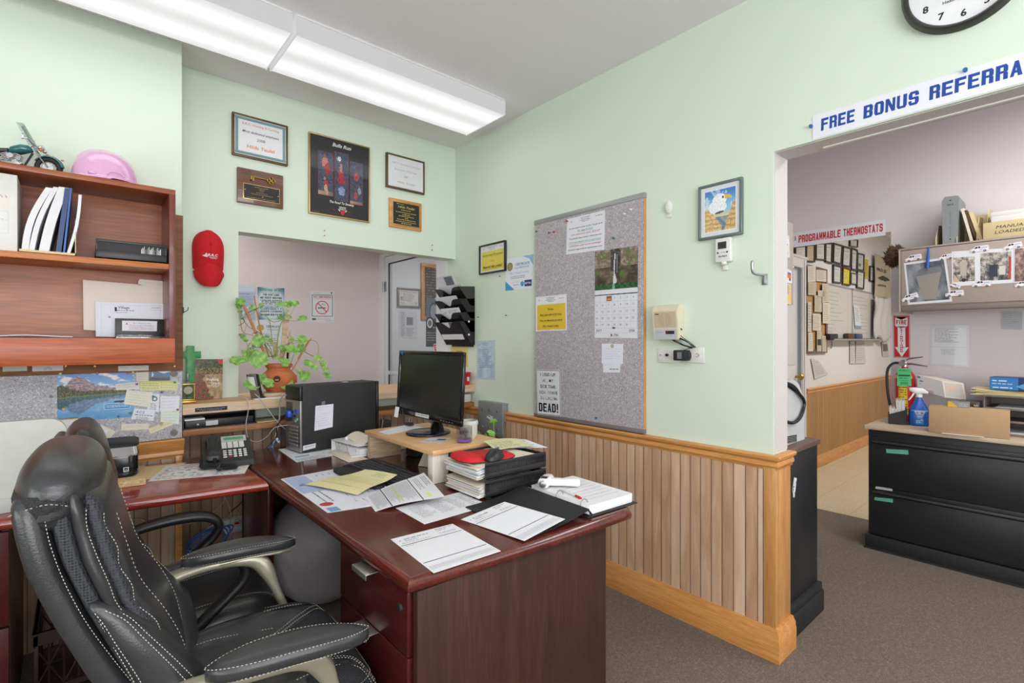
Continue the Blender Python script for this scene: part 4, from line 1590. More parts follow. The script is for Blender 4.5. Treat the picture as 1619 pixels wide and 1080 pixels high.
pics=[((.13,.50,.37,.80),[(.45,.55,.22,.25,'#c8746a'),(.62,.3,.22,.24,'#a02a30'),(.4,.85,.1,.08,'#8a5a40')],0),
((.13,.25,.37,.49),[(.5,.62,.16,.2,'#b03038'),(.5,.38,.12,.2,'#c8a088'),(.42,.88,.09,.08,'#b88a70'),(.6,.2,.06,.2,'#c8a088')],.22),
((.40,.21,.63,.84),[(.45,.55,.2,.1,'#b02a32'),(.5,.42,.3,.07,'#a82630'),(.45,.68,.1,.1,'#b0806c'),(.3,.86,.16,.05,'#d8d8dc'),(.5,.2,.28,.1,'#8a93b8')],0),
((.66,.46,.88,.76),[(.5,.35,.2,.2,'#b84048'),(.5,.62,.1,.12,'#6a4a3c')],0),
((.66,.20,.88,.45),[(.45,.45,.14,.22,'#a84048'),(.42,.75,.09,.1,'#6a4a3c'),(.75,.75,.14,.2,'#8a98b0')],.14)]
for(bx,fig,bi)in pics:
 u0,v0,u1,v1=bx
 s.up().rect(W*u0-.003,H*v0-.003,W*u1+.003,H*v1+.003,'#6a2c26')
 s.up().pic(W*u0,H*v0,W*u1,H*v1,26,34,crowd(u0*17+v0*5,fig,bi))
s.text('The Road To Seventy',W*.52,H*.165,.015,'#c9c9c4',w=W*.42,bold=.03,shear=.2)
lx,ly=W*.53,H*.085
s.text('CHICAGO',lx,ly+.016,.009,'#d8d4d0',w=.046,bold=.03).text('BULLS',lx,ly+.004,.010,'#d8d4d0',w=.04,bold=.03)
s.poly([(lx-.016,ly),(lx+.016,ly),(lx+.012,ly-.016),(lx+.006,ly-.03),(lx-.006,ly-.03),(lx-.012,ly-.016)],'#b8232c')
s.poly([(lx-.016,ly-.002),(lx-.026,ly+.004),(lx-.024,ly+.014),(lx-.029,ly+.002),(lx-.020,ly-.008)],'#e0dcd8')
s.poly([(lx+.016,ly-.002),(lx+.020,ly-.008),(lx+.029,ly+.002),(lx+.024,ly+.014),(lx+.026,ly+.004)],'#e0dcd8')
s.scrib(W*.37,W*.42,ly-.004,.005,'#b8232c').scrib(W*.62,W*.67,ly-.004,.005,'#b8232c').scrib(W*.35,W*.7,H*.03,.0025,'#8a2c26')
s.scrib(W*.04,W*.14,H*.015,.0025,'#8a8a86')
s.build('poster_print',parent=t,mat='print_glass')
for(x,y),lab in(((512,365),'nail in the green wall above the plant window, upper of the left pair'),((512,373),'nail in the green wall above the plant window, lower of the left pair'),
((682,388),'nail in the green wall below the oak award plaque, upper of the right pair'),((682,395.5),'nail in the green wall below the oak award plaque, lower of the right pair')):
 p=aY(x,y,YB)
 m=MB();m.lathe([(.001,-.018),(.004,-.017),(.004,-.013),(.0018,-.012),(.0018,0)],(p.x,YB,p.z),10,'Y')
 tag(m.build('nail','brass'),lab,'nail')
 # --- red cap hanging on the wall
cx,cz=.553,1.800
t=thing('baseball_cap','red baseball cap with white logo hanging on the green wall','cap',(cx,YB,1.625))
m=MB()
def crown(a,b):
 th=PI*a
 w=.0775*(1-.06*(1-b))*math.sqrt(max(.04,1-max(0,(b-.45)/.56)**2.6))
 d=.030+.062*math.sin(PI*min(1,.18+.72*b))*(1-max(0,b-.8)*2.2)
 return(cx-w*math.cos(th),YB-.004-d*math.sin(th)**.7,cz-.068+.210*b-.020*math.sin(th)*(1-b))
m.grid(crown,28,18)
cr=m.build('crown','red_cloth',t,world=True,sharp=60)
m=MB()
for a in(.5,.27,.73,.10,.90):
 m.tube([V(crown(a if k<9 else .5+(a-.5)*(1-(k-9)/12),k/14))+V((0,-.0012,0))for k in range(0,15)],.0012,5)
m.build('seam','red_cloth',t,world=True)
m=MB();m.ball(V(crown(.5,.64))+V((0,-.003,.0)),(.007,.004,.006),12,8);m.build('button','red_cloth',t,world=True)
m=MB()
def brim(a,b):
 x=(a-.5)*2
 w=.074*(1-.10*b*b)
 top=cz-.058-.030*abs(x)**2+.012*(1-x*x)
 bot=cz-.172+.050*abs(x)**3.2
 return(cx+x*w,YB-.034-.058*(1-x*x)-.012*math.sin(PI*b),top+(bot-top)*b)
m.grid(brim,18,12,(0,.003,0))
m.build('brim','red_cloth',t,world=True,sharp=60)
cu=lambda a,b:0
s=Sheet([V((cx-.040,YB-.101,cz-.026)),V((cx+.044,YB-.101,cz-.026)),V((cx+.044,YB-.102,cz+.014)),V((cx-.040,YB-.102,cz+.014))],base=None,n=8,bend=lambda a,b:-.016*(2*a-1)**2)
W,H=s.W,s.H
s.text('B.R.C',W*.58,H*.45,.013,'#e8e4e0',w=.050,bold=.02,shear=.2).scrib(W*.38,W*.84,H*.25,.003,'#e8e4e0').scrib(W*.45,W*.78,H*.12,.002,'#e8e4e0')
s.poly([(0,H*.5),(.010,H*.35),(.024,H*.3),(.024,H*.5),(.012,H*.62)],'#e8e4e0').poly([(.012,H*.6),(.018,H*.9),(.024,H*.6)],'#e8e4e0')
s.build('logo',parent=t)
m=MB();m.tube([(.404,2.95,1.48),(.404,2.93,1.475),(.418,2.93,1.485),(.420,2.93,1.50)],.002,6)
m.box((.401,2.945,1.47),(.404,2.956,1.50))
tag(m.build('wall_hook','plastic_black'),'small black hook on the edge of the brown backing board','hook')
# --- posters in the hall behind the window
HY=YHALL-.002
def s4(x,y):
 return 280+x/3.857,360+y/3.857
s=Sheet(onY(HY,*[s4(*p)for p in[(340,560),(478,560),(476,352),(340,345)]]),base='#a9b4cc',th=.0006)
W,H=s.W,s.H
s.up().rect(0,H*.8,W,H,'#c4cad6').scrib(W*.1,W*.8,H*.73,H*.02,'#6a7488').para(W*.1,W*.9,H*.68,H*.3,H*.035,'#8a93ac')
s.up().disk(W*.3,H*.2,W*.2,'#c9d0dc',14,W*.1).disk(W*.8,H*.35,W*.2,'#c9d0dc',14,W*.08)
s.build('notice_poster','pale blue cloud printed notice behind the plant, leftmost on the pink hall wall','notice')
s=Sheet(onY(HY,*[s4(*p)for p in[(492,560),(656,560),(654,370),(490,362)]]),base='#c6d2d8',th=.0006)
W,H=s.W,s.H
def burst(a,b):
 d=math.hypot(a-.5,(b-.5))
 return mixc(hexc('#ccd8de'),hexc('#3f6478'),sm(.42,.7,d))
s.up().pic(0,0,W,H,18,22,burst)
s.up()
for tx,v,hh,c,ww in(('AROUND HERE',.885,.075,'#3c8a9c',.8),("WE DON'T LOOK BACKWARDS",.83,.03,'#222',.66),('FOR VERY LONG',.745,.06,'#222',.6),('WE KEEP MOVING',.65,.06,'#222',.8),
('FORWARD OPENING',.58,.035,'#222',.8),('UP NEW DOORS AND',.53,.035,'#222',.74),('DOING NEW THINGS',.475,.035,'#6a3a30',.76),("BECAUSE WE'RE",.42,.03,'#222',.6),
('CURIOUS AND',.385,.02,'#222',.5),('CURIOSITY',.30,.075,'#3c8a9c',.8),('KEEPS LEADING',.225,.055,'#222',.8),('US DOWN NEW PATHS',.12,.06,'#333',.8)):
 s.block(tx,W/2,H*v,H*hh,W*ww,'#222222' if len(c)==4 else c,align='c')if "'" not in tx else s.text(tx,W/2,H*v,H*hh,'#222222',w=W*ww)
s.build('quote_poster','blue-edged quote poster about curiosity above the plant on the hall wall','poster')
s=Sheet(onY(HY,*[s4(*p)for p in[(455,728),(640,745),(640,566),(480,562)]]),base='#d5dae2',th=.0006)
W,H=s.W,s.H
s.up().text('CERTIFICATE',W*.66,H*.74,H*.075,'#33427a',w=W*.5,bold=.02).text('ACCREDITATION',W*.68,H*.64,H*.05,'#33427a',w=W*.44)
s.disk(W*.2,H*.72,H*.12,'#b9a55c',18).text('B.R.C. Heating & Cooling',W*.5,H*.48,H*.05,'#4a6cb0',w=W*.8)
s.poly([(0,0),(W*.45,0),(0,H*.3)],'#3c78b8').para(W*.3,W*.9,H*.38,H*.1,H*.06)
s.build('accreditation_sheet','white accreditation certificate half hidden behind the plant','certificate')
def no_smoke(s):
 W,H=s.W,s.H
 s.up().frame(W*.04,H*.02,W*.96,H*.98,.001,'#c0c0c4')
 s.up().frame(W*.05,H*.19,W*.93,H*.80+H*.08,.0045,'#2b2b30').disk(W*.88,H*.94,.008,'#555a60')
 s.text('NO SMOKING',W*.49,H*.785,H*.055,'#b8202c',w=W*.74,bold=.03)
 s.scrib(W*.14,W*.84,H*.745,H*.012,'#b8202c').scrib(W*.1,W*.4,H*.93,H*.014).scrib(W*.2,W*.86,H*.10,H*.012,'#b86068').rect(W*.06,H*.07,W*.22,H*.14,'#6a6a70').scrib(W*.6,W*.9,H*.05,H*.014)
 cx_,cy_,r=W*.48,H*.475,W*.25
 s.rect(cx_-W*.18,cy_-H*.03,cx_+W*.12,cy_+H*.0,'#22242a').rect(cx_+W*.13,cy_-H*.03,cx_+W*.16,cy_,'#22242a')
 s.arc(cx_+W*.10,cy_+H*.08,W*.03,W*.012,'#22242a',-40,200,10).arc(cx_+W*.02,cy_+H*.10,W*.025,W*.012,'#22242a',0,250,10)
 s.up().arc(cx_,cy_,r,W*.035,'#c0303c',0,360,32).line(cx_-r*.72,cy_+r*.72,cx_+r*.72,cy_-r*.72,W*.035,'#c0303c')
s=Sheet(onY(HY,*[s4(*p)for p in[(814,578),(958,578),(958,388),(815,385)]]),base='#dadade',th=.0006)
no_smoke(s)
s.build('no_smoking_sign','white no smoking sign with red circle taped to the pink hall wall','sign')
# --- seen through the glazed door
EY=5.298
def s5(x,y):
 return 540+x/3.377,360+y/3.377
t=thing('certificate_frame','pewter framed certificate of appreciation seen through the glazed door','certificate',tuple(aY(*s5(357,430),5.3)))
q=onY(EY,*[s5(*p)for p in[(296,424),(418,432),(418,328),(296,318)]])
a,b=q[0],q[2]
picture_frame(t,a.x,b.x,a.z,b.z,EY-.02,EY+.001,.022,.02,'frame_pewter')
s=Sheet(rectY(EY-.008,a.x+.02,b.x-.02,a.z+.02,b.z-.02),base='#d4d0cc',th=.001)
W,H=s.W,s.H
s.up().frame(.004,.004,W-.004,H-.004,.002,'#8a8884').text('Certificate of Appreciation',W*.5,H*.84,H*.07,'#4a4a4c',w=W*.8).para(W*.2,W*.8,H*.76,H*.3,H*.085).scrib(W*.1,W*.3,H*.15,H*.03).scrib(W*.6,W*.8,H*.12,H*.03)
s.rect(W*.08,H*.34,W*.2,H*.55,'#a09c98').disk(W*.86,H*.2,H*.07,'#b5a88c',12)
s.build('certificate_sheet',parent=t)
s=Sheet(onY(EY,*[s5(*p)for p in[(305,590),(404,594),(404,446),(306,438)]]),base='#cdcbce',th=.001)
W,H=s.W,s.H
s.up().rect(W*.42,H*.48,W*.76,H*.76,'#7c828c').para(W*.12,W*.36,H*.92,H*.1,H*.05).para(W*.42,W*.84,H*.38,H*.1,H*.05)
s.build('letter_sheet','white letter with a photo below the certificate seen through the glazed door','paper')
t=thing('photo_collage','wood framed dark collage of small portraits seen through the glazed door','picture',tuple(aY(*s5(470,500),5.3)))
q=onY(EY,*[s5(*p)for p in[(422,492),(560,500),(560,205),(424,194)]])
a,b=q[0],q[2]
picture_frame(t,a.x,b.x,a.z,b.z,EY-.025,EY+.001,.045,.02,'oak_x')
s=Sheet(rectY(EY-.008,a.x+.04,b.x-.04,a.z+.04,b.z-.04),base='#3a3634',th=.001)
W,H=s.W,s.H
s.up()
for i in range(10):
 for j in range(18):
  s.disk(W*(i+.5)/10,H*(j+.5)/18,W*.032,random.choice(['#8a7a6c','#6a5c52','#a8957f','#55504c']),8)
s.build('portrait_print',parent=t,mat='print_glass')
DX=XA+.018
q=onX(DX,*[s5(*p)for p in[(450,636),(530,636),(530,380),(452,372)]])
s=Sheet([p for p in q],base='#55585f',th=.0008)
W,H=s.W,s.H
s.up().disk(W*.5,H*.84,W*.42,'#7f8a96',20).up().disk(W*.5,H*.84,W*.3,'#9aa6b0',20).disk(W*.5,H*.66,W*.3,'#99a',20)if False else None
s.up().rect(0,H*.55,W,H,'#78828e').up().disk(W*.55,H*.72,W*.34,'#5a6472',18).up().disk(W*.55,H*.72,W*.26,'#98a2ac',18)
s.up().para(W*.1,W*.9,H*.3,H*.1,H*.05,'#9a9ca0').scrib(W*.2,W*.9,H*.38,H*.03,'#9a9ca0')
s.build('door_decal','tall grey-blue printed decal on the glazed door beside the file rack','decal')
q=onX(DX-.003,*[s5(*p)for p in[(452,545),(492,545),(492,476),(452,476)]])
s=Sheet(q,base=None)
W,H=s.W,s.H
s.disk(W/2,H/2,W*.5,'#2f4a66',22,H*.5).up().disk(W/2,H/2,W*.38,'#d8d4b8',20,H*.38).up().disk(W/2,H/2,W*.24,'#6a7486',16,H*.24)
s.build('round_decal','small oval seal sticker on the glazed door','sticker')
q=onX(DX-.003,*[s5(*p)for p in[(492,670),(520,672),(520,620),(492,620)]])
s=Sheet(q,base=None)
W,H=s.W,s.H
s.poly([(0,H),(0,H*.4),(W*.5,0),(W,H*.4),(W,H)],'#e8e8e8').up().poly([(W*.08,H*.93),(W*.08,H*.44),(W*.5,H*.08),(W*.92,H*.44),(W*.92,H*.93)],'#c8323c')
s.up().scrib(W*.2,W*.8,H*.7,H*.08,'#e8e8e8').scrib(W*.2,W*.8,H*.5,H*.08,'#e8e8e8')
s.build('shield_decal','small red shield sticker on the glazed door above the monitor','sticker')
# == RIGHT WALL
WX=XA-.0012
def s6(x,y):
 return 740+x/2.634,290+y/2.634
def rX(X,*pts):
 return onX(X,*[s6(*p)for p in pts])
 # framed authorised personnel notice
q=rX(XA-.02,(44,382),(153,364),(153,235),(43,256))
a,b=q[0],q[2]
t=thing('framed_notice','black framed yellow Authorized Personnel notice high beside the corner','sign',(XA,(a.y+b.y)/2,a.z))
picture_frame(t,b.y,a.y,a.z,b.z,XA-.02,XA-.001,.012,.02,'frame_black',axis='X')
s=Sheet(rectX(XA-.0105,a.y-.01,b.y+.01,a.z+.01,b.z-.01),base='#d8dade',th=.001)
W,H=s.W,s.H
s.up().rect(W*.05,H*.06,W*.95,H*.78,'#d8c650').scrib(W*.3,W*.7,H*.92,H*.02).scrib(W*.36,W*.64,H*.87,H*.02).scrib(W*.4,W*.6,H*.82,H*.02)
s.text('A',W*.14,H*.86,H*.05,'#b03038',bold=.02).scrib(W*.78,W*.92,H*.88,H*.02,'#c07078')
s.up().text('Authorized Personnel',W*.5,H*.60,H*.08,'#5a5a20',w=W*.82,bold=.015,shear=.2).text('Only',W*.5,H*.38,H*.075,'#c87030',shear=.2).text('Beyond this point!',W*.5,H*.16,H*.09,'#2a2a14',w=W*.78,bold=.03,shear=.2)
s.line(W*.1,H*.57,W*.9,H*.57,.001,'#5a5a20').line(W*.12,H*.13,W*.88,H*.13,.0012,'#2a2a14')
s.build('notice_sheet',parent=t,mat='print_glass')
# accreditation certificate
s=Sheet(rX(WX,(156,447),(271,437),(272,295),(156,317)),base='#dde1e8',th=.0006)
W,H=s.W,s.H
s.up().poly([(0,0),(W*.34,0),(0,H*.30)],'#4a98cc').poly([(W,H),(W*.62,H),(W*.86,H*.9),(W,H*.68)],'#8ab8d8')
s.disk(W*.17,H*.74,H*.135,'#7d7a4c',22).up().disk(W*.17,H*.74,H*.10,'#98905c',20)
s.text('CERTIFICATE',W*.62,H*.74,H*.075,'#3f78b0',w=W*.5,bold=.02).text('of ACCREDITATION',W*.60,H*.65,H*.055,'#3f78b0',w=W*.5)
s.text('B.R.C. Heating & Cooling',W*.5,H*.50,H*.05,'#3f9ad0',w=W*.66).para(W*.2,W*.92,H*.43,H*.33,H*.05)
s.rect(W*.7,H*.08,W*.95,H*.27,'#2f3f70').disk(W*.62,H*.17,H*.08,'#4a98cc',12).hand(W*.26,W*.46,H*.22,H*.05).scrib(W*.3,W*.5,H*.14,H*.02)
s.up().text('BETTER',W*.825,H*.15,H*.05,'#e0e4f0',w=W*.2,bold=.02)
s.build('accreditation_sheet','white accreditation certificate with blue corners taped right of the framed notice','certificate')
# blue cloud notice
s=Sheet(rX(WX,(36,815),(113,819),(112,652),(37,656)),base='#b7c6d6',th=.0006)
W,H=s.W,s.H
s.up().pic(W*.06,H*.05,W*.94,H*.84,10,18,lambda a,b:mixc(hexc('#a2b6cc'),hexc('#c8d2dc'),.5+nz(a*3,b*4,9)))
s.up().scrib(W*.3,W*.65,H*.92,H*.015,'#5a6478').scrib(W*.3,W*.65,H*.88,H*.012,'#5a6478').text('A',W*.15,H*.88,H*.04,'#b03038',bold=.02).para(W*.1,W*.85,H*.78,H*.3,H*.045,'#7486a0')
s.build('notice_paper','pale blue cloud printed notice beside the file rack on the green wall','notice')
# grey metal plate with van magnet
def van(s,u,v,w,flip=False,ang=0.0):
 """the little white delivery van seen on every magnet here"""
 h=w*.42
 ca,sa=math.cos(ang),math.sin(ang)
 def T_(pts):
  out=[]
  for x,y in pts:
   X=(1-x if flip else x)*w-w/2
   Y=y*h-h/2
   out.append((u+X*ca-Y*sa,v+X*sa+Y*ca))
  return out if not flip else out[::-1]
 s.up().poly(T_([(-.03,.02),(1.03,.02),(1.05,.5),(1.02,1.02),(.30,1.06),(.18,.72),(-.04,.52)]),'#d8b8bc')
 s.up().poly(T_([(0,.1),(1,.1),(1.01,.5),(.99,.97),(.32,1.0),(.20,.64),(0,.46)]),'#e2e2e6')
 s.up().poly(T_([(.22,.60),(.33,.92),(.42,.92),(.42,.60)]),'#2e2e34').poly(T_([(.45,.60),(.45,.92),(.56,.92),(.58,.60)]),'#2e2e34')
 s.poly(T_([(.6,.5),(.62,.85),(.95,.8),(.94,.5)]),'#b8c0d4').poly(T_([(.0,.28),(.1,.28),(.1,.36),(0,.36)]),'#c04048')
 s.poly(T_([(.5,.28),(.7,.26),(.7,.34),(.5,.36)]),'#c86068')
 for x in(.2,.8):
  p=T_([(x,.1)])[0]
  s.up().disk(p[0],p[1],h*.19,'#232326',12).up().disk(p[0],p[1],h*.09,'#b0b0b4',10)
  s.layer-=2
 s.layer-=2
PLX=XA-.052
q=rX(PLX,(42,1047),(143,1058),(143,919),(40,911))
t=thing('metal_plate','grey metal wall plate with knockouts and a small white van magnet','plate',(XA,(q[0].y+q[1].y)/2,min(q[0].z,q[1].z)))
m=MB()
m.box((PLX,q[1].y,q[1].z),(PLX+.012,q[0].y,q[2].z),.003)
m.box((PLX+.012,q[1].y,q[1].z+.1),(XA-.001,q[0].y,q[2].z),.003)
m.build('plate','steel_grey_plate',t,world=True)
m=MB()
yc,zc=(q[0].y+q[1].y)/2,(q[1].z+q[2].z)/2
wy,wz=(q[0].y-q[1].y),(q[2].z-q[1].z)
for dy in(-.32,-.02,.30):
 for dz in(-.30,.26):
  m.lathe([(.001,-.0025),(.009,-.0025),(.010,0)],(PLX,yc-dy*wy,zc+dz*wz),16,'X')
m.build('knockout','steel',t,world=True)
s=Sheet([V((PLX-.0005,yc+.035,zc-.01)),V((PLX-.0005,yc-.035,zc-.02)),V((PLX-.0005,yc-.035,zc+.022)),V((PLX-.0005,yc+.035,zc+.032))],base=None)
van(s,s.W/2,s.H/2,.066,False)
s.build('van_magnet',label='small white van magnet',parent=t)
# pins and small hooks on the green wall
for(x,y),lab in(((46,557),'black wall hook just right of the file rack'),((162,550),'black wall hook left of the corkboard'),((136,387),'small brown pin under the framed yellow notice')):
 p=aX(*s6(x,y),XA)
 m=MB();m.lathe([(.001,-.014),(.004,-.013),(.004,-.010),(.0016,-.009),(.0016,0)],(XA,p.y,p.z),8,'X')
 tag(m.build('wall_pin','plastic_black'),lab,'pin')
 # corkboard
BX=XA-.022
q=rX(BX,(278,962),(732,1042),(732,52),(279,164))
y0,y1=q[0].y,q[1].y
z0,z1=(q[0].z+q[1].z)/2,(q[2].z+q[3].z)/2
t=thing('bulletin_board','large speckled grey bulletin board with aluminium top rail on the green wall','bulletin board',(XA,(y0+y1)/2,z0))
m=MB();m.box((BX+.0012,y1,z0),(XA-.001,y0,z1));m.build('board','oak_z',t,world=True)
m=MB();m.box((BX,y1+.002,z0+.01),(BX+.0012,y0,z1-.01));m.build('cork_face','corkboard_grey',t,world=True)
m=MB();m.box((BX-.004,y1-.004,z1-.012),(XA-.001,y0+.004,z1+.016),.002);m.build('top_rail','alu',t,world=True)
m=MB();m.box((BX-.004,y1-.002,z0-.006),(XA-.001,y0+.004,z0+.016),.002);m.build('bottom_rail','putty_dark',t,world=True)
PX=BX-.0006
def letterhead(s):
 W,H=s.W,s.H
 s.text('A',W*.12,H*.87,H*.05,'#b03038',bold=.02)
 for k,(a_,b_)in enumerate(((.36,.62),(.38,.60),(.34,.64),(.4,.58))):
  s.scrib(W*a_,W*b_,H*(.94-.035*k),H*.015,'#55555c')
 s.scrib(W*.76,W*.94,H*.9,H*.02,'#c07078')
s=Sheet(rX(PX-.0006,(408,297),(567,275),(571,111),(413,149)),base='#dddee6',th=.0006)
W,H=s.W,s.H
s.up();letterhead(s)
for tx,v,c,ww in(("Success doesn't come to you. You go to it!",.68,'#3a3a44',.88),('Be aggressive',.595,'#3f9a6c',.4),('Call customers back, A.S.A.P',.50,'#b8344c',.76),('The greatest opportunity is where you are!',.395,'#3a3a44',.86),
('Turn every situation into an opportunity!',.29,'#3f9a6c',.84),('LISTEN/learn under current knowledge!',.19,'#b8344c',.84),('(motivation opportunity & empowerment now)',.09,'#3a3a44',.88)):
 s.text(tx,W*.5,H*v,H*.045,c,w=W*ww,bold=.01,shear=.15)
s.line(W*.3,H*.575,W*.7,H*.575,.0012,'#3f9a6c').line(W*.06,H*.27,W*.92,H*.27,.0012,'#3f9a6c')
s.build('motivation_notice','white letterhead notice with red and green slogans at the top of the bulletin board','notice')
s=Sheet(rX(PX-.0006,(282,617),(412,612),(410,461),(282,474)),base='#dddee2',th=.0006)
W,H=s.W,s.H
s.up();letterhead(s)
s.up().rect(W*.05,H*.04,W*.96,H*.76,'#d9b838')
s.up()
for tx,v,ww in(('Notice:',.60,.18),('Shop Labor $90.00 Per Hour',.44,.7),('Parts and Materials are extra!',.28,.72),('B.R.C. Heating & Cooling',.12,.5)):
 s.text(tx,W*.5,H*v,H*.05,'#3a3214',w=W*ww,bold=.02,shear=.1).line(W*(.5-ww/2),H*(v-.02),W*(.5+ww/2),H*(v-.02),.0008,'#3a3214')
s.build('yellow_notice','yellow shop labor notice on the left side of the bulletin board','notice')
# calendar
q=rX(PX-.001,(527,643),(705,645),(708,258),(529,285))
t=thing('wall_calendar','wall calendar for July with a waterfall photo pinned to the bulletin board','calendar',tuple((q[0]+q[1])/2))
def fall(a,b):
 n=nz(a*4+2,b*4,1)
 n2=nz(a*16,b*16,5)
 c=mixc(hexc('#3c342c'),hexc('#8c7c6a'),.35+.6*n+.25*n2+.5*(b-.4))
 if b>.55 and(a<.42 or a>.62)and n+n2*.3<.05:
  c=mixc(hexc('#a09484'),hexc('#6c5e50'),.5+n2)
 g=nz(a*7+9,b*7,3)
 if g>.34 and b>.22:
  c=mixc(c,hexc('#4f7a2c'),.8)
 if .38<a<.62 and b>.45 and n2<.3:
  c=mixc(c,hexc('#1e201c'),.6)
 d=abs(a-(.475+.01*math.sin(b*9)))
 w=.014+.035*sm(.45,.15,b)
 if .14<b<.88 and d<w and(b<.45 or b>.45):
  c=mixc(c,hexc('#dfe6ee'),.85)
 if abs(a-.53)<.008 and .42<b<.86:
  c=mixc(c,hexc('#cdd6e0'),.7)
 if b<.14+.04*nz(a*8,2):
  c=mixc(hexc('#20402c'),hexc('#3c7048'),.5+n2)
  if abs(a-.46)<.03:
   c=hexc('#7ab090')
 return c
ph=rX(PX-.001,(528,447),(706,432),(708,258),(529,285))
s=Sheet(ph,base='#3c3c34',th=.001)
s.up().pic(0,0,s.W,s.H,70,70,fall)
s.build('photo_page',parent=t,mat='print_gloss')
s=Sheet([q[0],q[1],ph[1],ph[0]],base='#dcdde4',th=.001)
W,H=s.W,s.H
hz=H*.105
s.up()
g0,g1,gt=H*.20,W,H*.86
s.rect(0,H*.885,W,H*.905,'#3c5a48')
for k in range(8):
 s.rect(W*k/7-.0004,g0,W*k/7+.0004,H*.885,'#a8aab4')
for j in range(6):
 v=g0+(H*.885-g0)*j/5
 s.rect(0,v-.0004,W,v+.0004,'#a8aab4')
d_=1
ch=(H*.885-g0)/5
for j in range(5):
 for k in range(7):
  if(j==0 and k<3)or d_>31:
   continue
  s.text(str(d_),W*(k+.36)/7,H*.885-ch*(j+.62),.011,'#3c3c44')
  d_+=1
for k in range(7):
 s.scrib(W*(k+.2)/7,W*(k+.8)/7,H*.89,H*.008,'#d8d8d8')
s.up().rect(W*2.05/7,H*.885-ch*.9,W*2.9/7,H*.885-ch*.15,'#8a5a3c').up().rect(W*2.15/7,H*.885-ch*.8,W*2.8/7,H*.885-ch*.5,'#c89060')
s.text('JULY',W*.11,H*.13,.013,'#3c3c44',bold=.01).text('2026',W*.88,H*.13,.013,'#3c3c44',bold=.01)
s.rect(W*.40,H*.035,W*.43,H*.08,'#2c3444').text('Village',W*.52,H*.055,.008,'#2c3444',bold=.01).scrib(W*.45,W*.6,H*.04,.002).scrib(W*.36,W*.64,H*.018,.0014)
s.up().rect(0,H*.104,W,H*.108,'#b4b6be')
s.build('month_page',parent=t,mat='print_gloss')
s=Sheet(rX(PX-.0004,(562,787),(633,788),(634,740),(563,740)),base='#dddfe6',th=.0006)
s.up().hand(s.W*.1,s.W*.5,s.H*.6,s.H*.2).scrib(s.W*.4,s.W*.9,s.H*.25,s.H*.1)
s.build('business_card','white card below the thank-you note on the bulletin board','card')
s=Sheet(rX(PX-.0016,(556,750),(645,752),(646,668),(557,667)),base='#dfe0ea',th=.0006)
W,H=s.W,s.H
s.up().disk(W*.5,H*.88,W*.08,'#b0a890',12)
for k in range(5):
 s.hand(W*.1,W*(.9-.06*(k%3)),H*(.70-.12*k),H*.07,'#7a86b8',.0008)
s.build('thank_you_note','small white handwritten note low on the bulletin board under the calendar','note')
# metal sign
q=rX(BX-.006,(287,962),(388,972),(384,777),(283,774))
s=Sheet(q,base=None,th=.001)
W,H=s.W,s.H
def rrect(s,u0,v0,u1,v1,r,col):
 pts=[]
 for cx_,cy_,a0 in((u1-r,v0+r,-90),(u1-r,v1-r,0),(u0+r,v1-r,90),(u0+r,v0+r,180)):
  for k in range(6):
   a_=math.radians(a0+90*k/5)
   pts.append((cx_+r*math.cos(a_),cy_+r*math.sin(a_)))
 return s.poly(pts,col)
t=thing('metal_sign','white metal joke sign about sick time leaning at the foot of the bulletin board','sign',tuple((q[0]+q[1])/2))
m=MB()
pts=[]
for cx_,cy_,a0 in((W-.012,.012,-90),(W-.012,H-.012,0),(.012,H-.012,90),(.012,.012,180)):
 for k in range(6):
  a_=math.radians(a0+90*k/5)
  pts.append((cx_+.012*math.cos(a_),cy_+.012*math.sin(a_)))
m.ring([[s.P(u,v)+V((.0015,0,0))for u,v in pts],[s.P(u,v)for u,v in pts]])
m.build('sign_plate','white_plastic',t,world=True)
s.up();rrect(s,.003,.003,W-.003,H-.003,.011,'#2a2a2e');s.up();rrect(s,.006,.006,W-.006,H-.006,.009,'#dcdee2')
s.up().disk(W/2,H-.009,.0022,'#555',8)if False else None
for tx,v,hh,ww in(('I USED UP',.855,.068,.62),('ALL MY',.725,.068,.44),('SICK TIME.',.595,.068,.66),('NOW I HAVE',.465,.068,.74),('TO CALL IN',.34,.068,.68)):
 s.text(tx,W*.5,H*v,H*hh,'#1c1c20',w=W*ww,bold=.02)
s.block('DEAD!',W*.5,H*.075,H*.19,W*.82,'#1c1c20',align='c')
s.build('sign_lettering',parent=t,mat='print_gloss')
for(x,y),c,lab in(((290,201),'pin_green','green push pin in the upper left corner of the bulletin board'),((342,206),'pin_purple','purple-red push pin left of the slogan notice, the nearer to the corner'),
((362,203),'pin_red','bright red push pin just left of the slogan notice'),((416,158),'pin_red','red push pin holding the top left corner of the slogan notice'),
((610,229),'pin_green','green push pin above the waterfall calendar'),((656,128),'pin_white','white push pin near the top of the bulletin board, the lower of two'),
((683,110),'pin_white','white push pin near the top of the bulletin board, the higher of two'),((538,976),'pin_blue','blue push pin low on the bulletin board'),
((612,602),'pin_purple','dark push pin in the lower edge of the July page'),((348,612),'pin_white','white push pin in the bottom of the yellow notice')):
 p=aX(*s6(x,y),BX)
 pin((BX-.0035,p.y,p.z),(-1,0,0),c,lab,r=.0055,L=.013)
